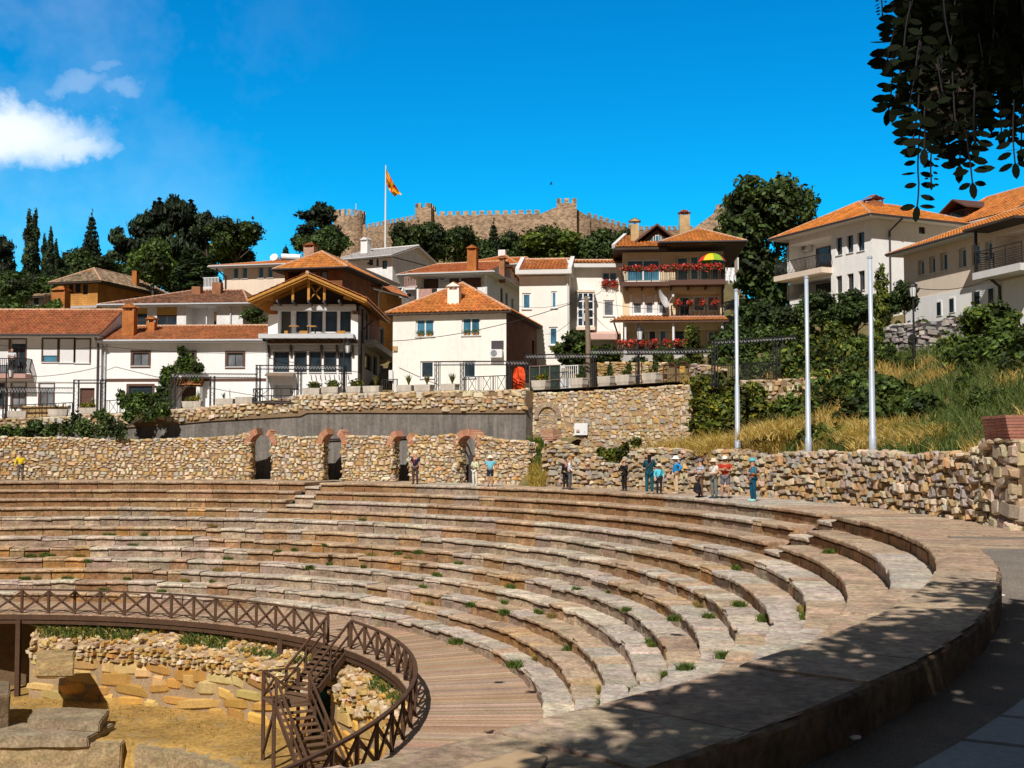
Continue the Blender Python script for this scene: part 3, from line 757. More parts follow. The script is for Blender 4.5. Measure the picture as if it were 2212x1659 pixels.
def interp(P, x):
 if x <= P[0][0]: return P[0][1]
 for (a, b), (c, d) in zip(P, P[1:]):
  if x <= c: return b + (d - b) * (x - a) / (c - a) if c > a else d
 return P[-1][1]
def wall_arc(root, r, aL, aR, zbot, ztop, thick, seed, pal, hs, ws, depth, mortar, skip=None, name='rubble_face', core='core', caps=True, ends=(True, True), amp=1.0):
 """curved rubble wall between angles aR (right) < aL (left); ztop(a), zbot(a) callables of angle"""
 L = r * rad(aL - aR); pf = arc_pf(r, aR)
 ang = lambda u: aR + math.degrees(u / r)
 V, F, C = stones(pf, 0, L, lambda u: zbot(ang(u)), lambda u: ztop(ang(u)), hs, ws, depth, seed, pal, skip, amp)
 r_ = random.Random(seed + 1)
 # ends: stones round the jambs
 for k, on in enumerate(ends):
  if not on: continue
  a = aR if k == 0 else aL
  d = Vector((cos(rad(a)), sin(rad(a)), 0)); tn = Vector((-d.y, d.x, 0)) * (-1 if k == 0 else 1)
  base = pol(r, a)
  def pj(u, base=base, d=d, tn=tn): return base + d * u, d, tn
  v, f, c = stones(pj, 0, thick, lambda u: zbot(a), lambda u: ztop(a), hs, (ws[0] * .8, ws[1] * .8), depth * .8, seed + 7 + k, pal, None, amp)
  b = len(V); V += v; C += c; F += [tuple(i + b for i in q) for q in f]
 if caps:
  u = 0
  while u < L:
   w = r_.uniform(ws[0], ws[1]) * 1.05
   for q in range(max(1, int(thick / .33))):
    a = ang(u + w / 2); rr = r + .1 + q * .33 + r_.uniform(-.05, .05)
    blob_stone(V, F, C, pol(rr, a, ztop(a) - .03 + r_.uniform(-.04, .05)), w * 1.08, .40, r_.uniform(.13, .24), rad(a + 90), jit(r_.choice(pal), .2, r_), r_)
   u += w
 o = raw(name, V, F, MT['rubble'], root, C)
 # core (mortar)
 mb = MB(); n = max(2, int(L / .5))
 for i in range(n):
  a, b = lerp(aR, aL, i / n), lerp(aR, aL, (i + 1) / n)
  mb.hexa([pol(r, a, zbot(a) - .3), pol(r + thick, a, zbot(a) - .3), pol(r + thick, b, zbot(b) - .3), pol(r, b, zbot(b) - .3),
     pol(r, a, ztop(a) - .06), pol(r + thick, a, ztop(a) - .06), pol(r + thick, b, ztop(b) - .06), pol(r, b, ztop(b) - .06)])
 mb.make(core, mortar, root)
 return o
# ================================================================== terrain heights
def z_terr(a):
 """street level along the terrace edge, by angle round the theatre"""
 return interp([(36, 5.5), (54, 5.35), (62, 5.35), (72, 5.35), (76, 5.2), (79.5, 4.8), (85, 4.5), (95, 4.05), (104, 3.7), (120, 3.5)], a)
def z_hill(r, a):
 p = pol(r, a); k = p.x / max(p.y, 1)
 far = [(47, 0), (52, 1.6), (61, 3.1), (72, 6.0), (85, 10), (100, 14.5), (145, 20), (195, 22), (420, 22)]
 cap = interp([(-.2, 27), (.12, 26), (.20, 17), (.28, 12.5), (.6, 11.5)], k)
 m = min(1, max(0, (r - 125) / 60)) * min(1, max(0, (50 - abs(p.x - 8)) / 20)); m = m * m * (3 - 2 * m)
 zt = z_terr(a) + interp(far, r)
 zs = interp([(38.5, 1.7), (39.4, 2.0), (41, 2.7), (44, 3.9), (50, 6.4), (56, 7.6), (61, 8.4), (72, 10.5), (85, 12), (420, 12)], r)
 t = min(1, max(0, (a - 33) / 4)); t = t * t * (3 - 2 * t)
 if r < 47: zt = z_terr(a) - .02 if r > 41.3 else 1.9
 return min(lerp(zs, zt, t), cap) + m * 13
def hill(name, a0, a1, r0, r1, na, nr, mat, uneven, pw=1.6):
 V, F = [], []
 for i in range(na + 1):
  a = lerp(a0, a1, i / na)
  for j in range(nr + 1):
   r = r0 + (r1 - r0) * (j / nr) ** pw
   p = pol(r, a); z = z_hill(r, a) + uneven * noise.noise(p * .25) * min(1, (r - r0) / 4)
   V.append((p.x, p.y, z))
 for i in range(na):
  for j in range(nr):
   F.append((i * (nr + 1) + j, i * (nr + 1) + j + 1, (i + 1) * (nr + 1) + j + 1, (i + 1) * (nr + 1) + j))
 return finish(raw(name, V, F, mat, smooth=True), kind='structure')
MT['soil'] = M('dry_grassy_slope', (.20, .15, .06), .95, (.16, .35), (2.5, .4), (5, .6, .08), dirt=((.09, .10, .03), .35, .5))
MT['street'] = M('street_paving', (.36, .31, .26), .9, (.4, .2), (6, .25), (14, .3, .02))
hill('hillside', 40, 150, 47, 420, 110, 60, MT['soil'], .4)
hill('slope', -40, 41, 38.6, 420, 90, 70, MT['soil'], .4)
ring('street', 41.05, 47.3, 37.3, 130, lambda r, a: z_terr(a), MT['street'], 150, 4, uneven=.01)
o = raw('ground', [(-3000, -3000, -11.6), (3000, -3000, -11.6), (3000, 6000, -11.6), (-3000, 6000, -11.6)], [(0, 1, 2, 3)], MT['mortar_buff']); finish(o, kind='structure')
# ================================================================== theatre back wall
RW = 38.0
def za(x, y, r=RW):      # height of image point (x, y) on the cylinder of radius r, and its angle
 a = ang_at(x, r); p = pol(r, a); d = ray(x, y); return a, CAM.z + d.z * p.y / d.y
def prof(pts, r=RW):
 P = sorted(za(x, y, r) for x, y in pts)
 return lambda a: interp(P, a)
OPEN = [(541, 588), (697, 740), (848, 885), (990, 1030)]
AO = [(ang_at(l, RW), ang_at(r, RW)) for l, r in OPEN]
top_left = prof([(-200, 945), (0, 945), (130, 946), (260, 951), (420, 948), (500, 944), (541, 934), (588, 940), (640, 946), (697, 942), (740, 942), (790, 944), (848, 944), (885, 942), (930, 944), (990, 938), (1030, 940), (1060, 950), (1100, 953), (1140, 955)])
aend = ang_at(1140, RW)
wl = thing('rubble_wall', pol(RW, 75, 0), 'long pale rubble stone wall with four arched openings behind the seating', 'stone wall')
seg = [(aend, AO[3][1]), (AO[3][0], AO[2][1]), (AO[2][0], AO[1][1]), (AO[1][0], AO[0][1]), (AO[0][0], 122)]
for i, (aR, aL) in enumerate(seg):
 wall_arc(wl, RW, aL, aR, lambda a: 0, top_left, .75, 40 + i, PALW, (.10, .26), (.16, .50), .08, MT['mortar_light'])
def arch_bricks(root, aL, aR, zs, spans, rise_k=1.0, seed=1):
 """brick voussoirs over an opening; spans = list of (t0, t1) degrees measured from the right springing"""
 r_ = random.Random(seed)
 m = (aL + aR) / 2; hw = rad(aL - aR) / 2 * RW
 c = pol(RW, m, zs); d = Vector((cos(rad(m)), sin(rad(m)), 0)); t = Vector((d.y, -d.x, 0))   # to the right in the picture
 for (t0, t1) in spans:
  mb = MB(); n = max(2, int((t1 - t0) / 8.5))
  for i in range(n):
   q0, q1 = rad(lerp(t0, t1, i / n)) + .008, rad(lerp(t0, t1, (i + 1) / n)) - .008
   mb.cur = jit((.48, .235, .14), .22, r_)
   ro = hw + .35 + r_.uniform(-.02, .03); ri = hw - .01
   z = Vector((0, 0, 1)); P = []
   for dep in (-.09 + r_.uniform(-.015, .015), .72):
    for (rr, q) in ((ri, q0), (ro, q0), (ro, q1), (ri, q1)):
     P.append(c + t * (rr * cos(q)) + z * (rr * sin(q) * rise_k) + d * dep)
   mb.hexa(P)
  mb.make('brick_arch', MT['bricks'], root)
zs_ = [za(565, 962)[1], za(718, 960)[1], za(866, 962)[1], za(1010, 966)[1]]
arch_bricks(wl, AO[0][0], AO[0][1], zs_[0], [(0, 62), (105, 180)], 1.0, 1)
arch_bricks(wl, AO[1][0], AO[1][1], zs_[1], [(0, 60), (112, 180)], 1.0, 2)
arch_bricks(wl, AO[2][0], AO[2][1], zs_[2], [(0, 50), (115, 180)], 1.0, 3)
arch_bricks(wl, AO[3][0], AO[3][1], zs_[3], [(0, 180)], 1.0, 4)
# spandrel masonry over the one complete arch and dark steel hatch below
a3 = AO[3]; pH = pol(RW + .9, (a3[0] + a3[1]) / 2, 0)
dH = Vector((cos(rad(sum(a3) / 2)), sin(rad(sum(a3) / 2)), 0)); tH = Vector((dH.y, -dH.x, 0))
ht = thing('steel_hatch', pH, 'dark grey double steel hatch inside the complete brick arch', 'hatch')
MB().box(pH + Vector((0, 0, .75)) - tH * .30, .56, .06, 1.5, ex=tH).make('leaf', MT['gutter_dark'], ht)
MB().box(pH + Vector((0, 0, .75)) + tH * .30, .56, .06, 1.5, ex=tH).make('leaf', MT['gutter_dark'], ht)
MB().bar(pH + Vector((0, 0, 1.55)) - tH * .62, pH + Vector((0, 0, 1.55)) + tH * .62, .08, .09).make('frame', MT['gutter_dark'], ht)
# right part of the wall, beyond the grassy gap
top_right = prof([(1180, 950), (1215, 958), (1240, 966), (1270, 978), (1300, 1002), (1345, 1004), (1352, 985), (1400, 968), (1450, 972), (1500, 975), (1590, 972), (1622, 980), (1660, 988), (1680, 981), (1712, 979), (1788, 976), (1820, 984), (1852, 977), (1900, 976), (1930, 979), (1957, 987), (2028, 978), (2085, 984), (2100, 972), (2114, 958), (2142, 938)])
aG, aP = ang_at(1177, RW), ang_at(2140, RW)
w2 = thing('rubble_wall', pol(RW, 30, 0), 'low rubble stone wall curving behind the group of visitors to a brick capped pillar', 'stone wall')
wall_arc(w2, RW, aG, aP, lambda a: -.05, top_right, .7, 60, PALG, (.15, .33), (.19, .48), .16, MT['mortar'], ends=(False, True), amp=1.25)
# stack of brick courses left on the gap pier
def brick_courses(root, aL, aR, z0, n, name='brick_course', step=0.0, seed=2, th=.062, rr=RW - .06):
 r_ = random.Random(seed); mb = MB()
 for i in range(n):
  mb.cur = jit((.50, .27, .17), .16, r_); o = step * i
  aa, ab = aR + r_.uniform(-.05, .05) , aL + o + r_.uniform(-.05, .05)
  k = 3
  for q in range(k):
   s, e = lerp(aa, ab, q / k), lerp(aa, ab, (q + 1) / k)
   z = z0 + i * (th + .028); ro = rr + r_.uniform(-.02, .02)
   mb.hexa([pol(ro, s, z), pol(rr + .74, s, z), pol(rr + .74, e, z), pol(ro, e, z), pol(ro, s, z + th), pol(rr + .74, s, z + th), pol(rr + .74, e, z + th), pol(ro, e, z + th)])
 return mb.make(name, MT['bricks'], root)
a0, z0 = za(1245, 1010); a1, _ = za(1280, 1010)
brick_courses(w2, ang_at(1232, RW), ang_at(1281, RW), z0, 7, seed=3)
a0, z0 = za(1395, 1018)
brick_courses(w2, ang_at(1382, RW), ang_at(1424, RW), z0, 5, seed=4)
_, z0 = za(1185, 952)
brick_courses(w2, ang_at(1178, RW), ang_at(1196, RW), z0, 7, seed=5, step=.12)
# end pillar with leaning brick cap
aPl, aPr = ang_at(2140, RW), ang_at(2197, RW)
_, zp = za(2160, 951)
pl = thing('stone_pillar', pol(RW, (aPl + aPr) / 2, 0), 'square rubble pillar topped with leaning red brick courses at the right end of the wall', 'pillar')
wall_arc(pl, RW - .12, aPl, aPr, lambda a: -.1, lambda a: zp, .9, 80, [(.46, .36, .24), (.50, .38, .22), (.44, .34, .26), (.52, .42, .30)], (.26, .5), (.35, .8), .13, MT['mortar'], name='stone_face')
r_ = random.Random(9); mb = MB()
for i in range(8):
 mb.cur = jit((.40, .17, .12), .16, r_)
 z = zp + i * .085; o = -.35 * (i / 7) ** .8
 for q in range(4):
  s, e = lerp(aPr + .1, aPl, q / 4) + .02 + o * .35, lerp(aPr + .1, aPl, (q + 1) / 4) - .02 + o * .35
  ra, rb = RW - .16 + o * .4, RW + .8 + o * .3
  mb.hexa([pol(ra, s, z), pol(rb, s, z), pol(rb, e, z), pol(ra, e, z), pol(ra, s, z + .075), pol(rb, s, z + .075), pol(rb, e, z + .075), pol(ra, e, z + .075)])
mb.make('brick_cap', MT['bricks'], pl)
# ================================================================== grey concrete retaining wall with a stone parapet
RC = 40.3
ctop = prof([(-250, 925), (0, 925), (200, 917), (355, 908), (455, 899), (545, 894), (650, 888), (657, 881), (760, 880.5), (1136, 880)], RC)
def z_par(a): return z_terr(a) + .0
aC0, aC1 = ang_at(1136, RC), 124
cw = thing('retaining_wall', pol(RC, 80, 0), 'stained grey concrete retaining wall with a rubble stone parapet along the terrace edge', 'retaining wall')
mb = MB(); n = 160
for i in range(n):
 a, b = lerp(aC0, aC1, i / n), lerp(aC0, aC1, (i + 1) / n)
 mb.hexa([pol(RC, a, -.3), pol(RC + .6, a, -.3), pol(RC + .6, b, -.3), pol(RC, b, -.3), pol(RC, a, ctop(a)), pol(RC + .6, a, ctop(a)), pol(RC + .6, b, ctop(b)), pol(RC, b, ctop(b))])
mb.make('concrete_face', MT['concrete'], cw)
wall_arc(cw, RC - .1, aC1, aC0, lambda a: ctop(a) - .02, lambda a: z_par(a), .8, 90, PALW[:5] + [(.56, .46, .32)], (.14, .34), (.22, .6), .12, MT['mortar_light'], name='stone_parapet', core='parapet_core', ends=(False, False))
# black pipes along the concrete
def curve_pts(P, n=6):
 out = []
 for (a, b) in zip(P, P[1:]):
  for i in range(n): out.append(Vector(a).lerp(Vector(b), i / n))
 return out + [Vector(P[-1])]
def on_cyl(x, y, r): a, z = za(x, y, r); return pol(r, a, z)
for P in ([(590, 947), (690, 950), (745, 948), (775, 944), (850, 948), (886, 942), (960, 941), (1000, 946), (1010, 960), (1022, 990)], [(862, 945), (900, 944), (985, 948), (1004, 968), (1018, 1000)]):
 t_ = finish(MB().tube(curve_pts([on_cyl(x, y, RC - .12) for x, y in P], 3), .045, 6).make('black_pipe', MT['black']),
    'long sagging black conduit along the concrete wall behind the arches' if len(P) > 6 else 'short black conduit curling down inside the complete arch', 'pipe')
# ================================================================== stone terrace wall on the right with a blocked arch
RT = 41.0
aT1, aT0 = ang_at(1136, RT), ang_at(1486, RT)
ttop = prof([(1130, 850), (1200, 850), (1290, 845), (1400, 838), (1490, 832)], RT)
tw = thing('terrace_wall', pol(RT, 46, 0), 'tall tan stone terrace wall with a blocked arch niche and a white board', 'stone wall')
aA, zA = za(1185, 905, RT)
def skip_arch(u, z):
 a = aT0 + math.degrees(u / RT); du = rad(a - aA) * RT; zz = z - zA
 return abs(du) < .72 and zz < 0 or (du * du + zz * zz < .72 ** 2)
wall_arc(tw, RT, aT1, aT0, lambda a: .3, ttop, .8, 95, PALW, (.13, .32), (.16, .5), .05, MT['mortar_buff'], skip=skip_arch)
v, f, c = stones(arc_pf(RT + .0, aA - .98), .08, 1.36, lambda u: .6, lambda u: zA + sqrt(max(0, .66 ** 2 - (u - .72) ** 2)), (.07, .17), (.2, .5), .03, 97, PALG)
raw('arch_infill', v, f, MT['rubble'], tw, c)
r_ = random.Random(12); mb = MB()
dA = Vector((cos(rad(aA)), sin(rad(aA)), 0)); tA = Vector((dA.y, -dA.x, 0)); cA = pol(RT, aA, zA)
for i in range(22):
 q0, q1 = pi * i / 22 + .01, pi * (i + 1) / 22 - .01; mb.cur = jit((.44, .34, .22), .2, r_); P = []
 for dep in (-.12, .1):
  for rr, q in ((.70, q0), (.98, q0), (.98, q1), (.70, q1)): P.append(cA + tA * rr * cos(q) + Vector((0, 0, rr * sin(q))) + dA * dep)
 mb.hexa(P)
mb.make('arch_ring', MT['rubble'], tw)
aS, zS = za(1259, 927, RT); dS = Vector((cos(rad(aS)), sin(rad(aS)), 0)); tS = Vector((dS.y, -dS.x, 0)); pS = pol(RT - .16, aS, zS)
sb = thing('information_board', pS, 'white information board with a small printed picture on the tan stone wall', 'information board')
MB().box(pS, .94, .04, .66, ex=tS).make('panel', MT['sign'], sb)
mb = MB(); mb.box(pS - dS * .024 - tS * .2 + Vector((0, 0, -.07)), .24, .006, .1, ex=tS); mb.make('picture', MT['awning'], sb)
MB().box(pS - dS * .024 - tS * .2 + Vector((0, 0, -.17)), .24, .006, .07, ex=tS).make('picture', MT['gutter_dark'], sb)
mb = MB()
for i in range(4): mb.box(pS - dS * .023 + tS * .28 + Vector((0, 0, -.12 - .03 * i)), .1, .004, .01, ex=tS)
mb.make('text_lines', MT['gutter'], sb)
# rubble garden walls at street level and up the slope
def straight_wall(name, pts, label, pal, hs, ws, depth, thick, seed, mortar, zb, cat='stone wall', caps=True):
 """pts: list of (world point with z = top)"""
 root = thing(name, Vector((pts[0].x, pts[0].y, zb)), label, cat)
 V, F, C = [], [], []; r_ = random.Random(seed); mb = MB()
 for p, q in zip(pts, pts[1:]):
  t = Vector((q.x - p.x, q.y - p.y, 0)); L = t.length; t /= L; n = Vector((t.y, -t.x, 0))
  if n.dot(Vector((p.x, p.y, 0))) > 0: n = -n
  v, f, c = stones(lambda u: (Vector((p.x, p.y, 0)) + t * u, t, n), 0, L, lambda u: zb, lambda u: lerp(p.z, q.z, u / L), hs, ws, depth, seed, pal)
  b = len(V); V += v; C += c; F += [tuple(i + b for i in g) for g in f]
  u = 0
  while caps and u < L:
   w = r_.uniform(*ws); pp = p.lerp(q, min(1, (u + w / 2) / L))
   blob_stone(V, F, C, pp - n * .18 + Vector((0, 0, r_.uniform(-.05, .03))), w, .45, .2, math.atan2(t.y, t.x), jit(r_.choice(pal), .2, r_), r_); u += w
  a = Vector((p.x, p.y, zb)); b2 = Vector((q.x, q.y, zb))
  mb.hexa([a, b2, b2 - n * thick, a - n * thick, p, q, q - n * thick, p - n * thick])
 raw('rubble_face', V, F, MT['rubble'], root, C); mb.make('core', mortar, root)
 return root
# ================================================================== orchestra
MT['dry'] = M('trampled_dry_grass', (.44, .265, .075), .95, (.35, .45), (5, .5), (8, .7, .05), dirt=((.30, .22, .12), .5, .55))
ZO = -9.9
KL = [gnd(x, y, ZO) for x, y in ((-200, 1600), (262, 1599), (290, 1604), (380, 1616), (470, 1642), (540, 1668), (640, 1720))]
def low_(x): return interp([(p.x, p.y) for p in KL], x) if x < KL[-1].x else -99
V, F = [], []
for i in range(81):
 for j in range(121):
  x, y = lerp(-46, 2, i / 80), lerp(22, 62, j / 120)
  V.append((x, y, ZO - (1.5 if y < low_(x) else 0) + .12 * noise.noise(Vector((x, y, 0)) * .3)))
for i in range(80):
 for j in range(120): F.append((i * 121 + j, i * 121 + j + 1, (i + 1) * 121 + j + 1, (i + 1) * 121 + j))
finish(raw('orchestra_ground', V, F, MT['dry'], smooth=True), kind='structure')
# podium wall: big squared ochre blocks below, rubble above, broken slope behind
RP = 20.9
def podium(aL, aR, zt, label, seed, top_fn=None):
 root = thing('podium_wall', pol(RP, (aL + aR) / 2, ZO), label, 'stone wall')
 L = RP * rad(aL - aR); pf = arc_pf(RP, aR)
 mid = lambda u: zt - .75 + .35 * noise.noise(Vector((u * .35, seed, 0)))
 V, F, C = stones(pf, 0, L, lambda u: ZO - .1, mid, (.36, .60), (.5, 2.1), .09, seed, PALO, None, .8, .02)
 v, f, c = stones(pf, 0, L, lambda u: mid(u), lambda u: zt + .12 * noise.noise(Vector((u * .8, 3, seed))), (.13, .28), (.2, .5), .17, seed + 1, PALO[3:] + PALW[:3], None, 1.2, .02)
 b = len(V); V += v; C += c; F += [tuple(i + b for i in q) for q in f]
 raw('stone_face', V, F, MT['rubble'], root, C)
 mb = MB(); n = 60
 for i in range(n):
  a, b = lerp(aR, aL, i / n), lerp(aR, aL, (i + 1) / n)
  P = [(RP + .04, ZO - .3), (RP + .04, zt - .05), (RP + .35, zt + .25), (RP + .9, zt + .7), (RP + 2.5, zt + .75)]
  for (r0, z0), (r1, z1) in zip(P, P[1:]):
   mb.quad(pol(r0, a, z0), pol(r0, b, z0), pol(r1, b, z1), pol(r1, a, z1))
 mb.make('core', MT['mortar_buff'], root)
 # loose rubble on the broken top
 V, F, C = [], [], []; r_ = random.Random(seed + 2)
 for i in range(int(L * 26)):
  u = r_.uniform(0, L); t = r_.random(); s = r_.uniform(.1, .34)
  blob_stone(V, F, C, pol(RP + .05 + t * .8, aR + math.degrees(u / RP), zt + .02 + t * .62 + r_.uniform(-.05, .06)), s * 1.4, s, s * .7, r_.uniform(0, 3), jit(r_.choice(PALO[2:] + PALW[:4]), .22, r_), r_)
 raw('loose_rubble', V, F, MT['rubble'], root, C)
 return root
podium(86.5, 40.5, -7.15, 'ochre podium wall of large squared blocks under rubble, left of the staircase', 210)
podium(35.5, -30, -7.0, 'broken ochre podium wall curving away right of the staircase', 230)
# dark void under the deck at the far left
vd = raw('passage', [pol(25, 130, -10), pol(25, 84, -10), pol(25, 84, -6.2), pol(25, 130, -6.2)], [(0, 1, 2, 3)], MT['mortar'])
finish(vd, 'earth back wall of the dark passage under the deck at far left', 'passage wall')
# fallen blocks and the stage edge
def block(pts, z0, h, label, col, seed, name='stone_block', cat='stone block', grp=None):
 """irregular dressed block from a plan outline; subdivided and roughened"""
 bm = bmesh.new(); r_ = random.Random(seed)
 vs = [bm.verts.new((p.x, p.y, z0)) for p in pts]; f = bm.faces.new(vs)
 ex = bmesh.ops.extrude_face_region(bm, geom=[f]); 
 for g in ex['geom']:
  if isinstance(g, bmesh.types.BMVert): g.co.z += h
 bmesh.ops.bevel(bm, geom=bm.edges[:], offset=.05, segments=2, affect='EDGES')
 bmesh.ops.triangulate(bm, faces=[f for f in bm.faces if len(f.verts) > 4])
 bmesh.ops.subdivide_edges(bm, edges=[e for e in bm.edges if e.calc_length() > .4], cuts=4, use_grid_fill=True)
 for v in bm.verts: v.co += Vector((noise.noise(v.co * 2.1 + Vector((seed, 0, 0))), noise.noise(v.co * 2.1 + Vector((0, seed, 0))), noise.noise(v.co * 2.1 + Vector((0, 0, seed))))) * .045
 bm.verts.ensure_lookup_table()
 V = [v.co.copy() for v in bm.verts]; F = [tuple(v.index for v in f.verts) for f in bm.faces]; bm.free()
 C = [jit(col, .12, r_) for _ in V]
 return finish(raw(name, V, F, MT['tier'], None, C), label, cat, grp)
def plan(P, z): return [gnd(x, y, z) for x, y in P]
block(plan([(60, 1552), (215, 1562), (236, 1532), (150, 1527), (72, 1530)], ZO + .62), ZO + .2, .42, 'thick weathered stone slab lying on the orchestra grass', (.34, .26, .16), 1)
block(plan([(-60, 1592), (190, 1592), (248, 1562), (60, 1560), (-60, 1562)], ZO + .25), ZO - .2, .45, 'broad flat weathered slab in front of the thick slab', (.36, .28, .18), 2)
block(plan([(-120, 1607), (150, 1606), (262, 1606), (283, 1590), (262, 1586), (-120, 1590)], ZO - .05), ZO - 1.5, 1.45, 'low dressed stone wall along the stage edge at bottom left', (.42, .31, .17), 3, 'stage_wall', 'stone wall')
block(plan([(290, 1612), (360, 1622), (430, 1640), (480, 1665), (540, 1665), (470, 1628), (380, 1606), (300, 1600)], ZO - .02), ZO - 1.5, 1.42, 'curved dressed stone kerb sweeping right from the stage edge', (.40, .30, .17), 4, 'stone_kerb', 'stone kerb')
block(plan([(78, 1428), (160, 1428), (160, 1404), (80, 1404)], -7.3), -8.0, .7, 'big ochre corner block at the left end of the podium wall', (.44, .30, .14), 5)
block(plan([(-30, 1508), (22, 1500), (22, 1470), (-30, 1470)], -8.3), -9.9, 1.6, 'shaded upright stone block at the left edge under the deck', (.25, .18, .11), 6)
# cardboard sheet on the bench
cb = MB(); z = .03
P = [gnd(*q, z) for q in ((985, 1664), (1165, 1661), (1183, 1634), (1130, 1620), (1028, 1645))]
cb.poly(P); cb.poly([p - Vector((0, 0, .02)) for p in P])
for a, b in zip(P, P[1:] + P[:1]): cb.quad(a, b, b - Vector((0, 0, .02)), a - Vector((0, 0, .02)))
finish(cb.make('cardboard_sheet', MT['cardboard']), 'flattened brown cardboard sheet lying on the foreground stone bench', 'cardboard')
# ================================================================== house kit
Z3 = Vector((0, 0, 1))
class Fac:
 """vertical wall plane from P0 to P1 (left to right as seen from outside)"""
 def __init__(s, P0, P1):
  s.P0 = Vector((P0.x, P0.y, 0)); d = Vector((P1.x - P0.x, P1.y - P0.y, 0)); s.L = d.length; s.e = d / s.L
  s.n = Vector((s.e.y, -s.e.x, 0)); s.holes = []
 def uv(s, x, y):
  d = ray(x, y); t = (s.P0 - Vector((CAM.x, CAM.y, 0))).dot(s.n) / d.dot(s.n)
  p = CAM + d * t; return (p - s.P0).dot(s.e), p.z
 def rect(s, x0, y0, x1, y1):
  xm, ym = (x0 + x1) / 2, (y0 + y1) / 2
  return s.uv(x0, ym)[0], s.uv(xm, y1)[1], s.uv(x1, ym)[0], s.uv(xm, y0)[1]      # u0, z0, u1, z1
 def P(s, u, z, o=0): return s.P0 + s.e * u + s.n * o + Z3 * z
 def box(s, mb, u0, z0, u1, z1, o0, o1):
  return mb.hexa([s.P(u0, z0, o1), s.P(u1, z0, o1), s.P(u1, z0, o0), s.P(u0, z0, o0), s.P(u0, z1, o1), s.P(u1, z1, o1), s.P(u1, z1, o0), s.P(u0, z1, o0)])
 def wall(s, mb, u0, u1, z0, z1):
  us = sorted({u0, u1, *[min(max(v, u0), u1) for h in s.holes for v in (h[0], h[2])]})
  zs = sorted({z0, z1, *[min(max(v, z0), z1) for h in s.holes for v in (h[1], h[3])]})
  for a, b in zip(us, us[1:]):
   for c, d in zip(zs, zs[1:]):
    um, zm = (a + b) / 2, (c + d) / 2
    if any(h[0] < um < h[2] and h[1] < zm < h[3] for h in s.holes): continue
    mb.quad(s.P(a, c), s.P(b, c), s.P(b, d), s.P(a, d))
  for h in s.holes:
   a, c, b, d = h[:4]; k = -h[4]
   mb.quad(s.P(a, c), s.P(b, c), s.P(b, c, k), s.P(a, c, k)); mb.quad(s.P(a, d), s.P(b, d), s.P(b, d, k), s.P(a, d, k))
   mb.quad(s.P(a, c), s.P(a, d), s.P(a, d, k), s.P(a, c, k)); mb.quad(s.P(b, c), s.P(b, d), s.P(b, d, k), s.P(b, c, k))
   mb.quad(s.P(a, c, k), s.P(b, c, k), s.P(b, d, k), s.P(a, d, k))
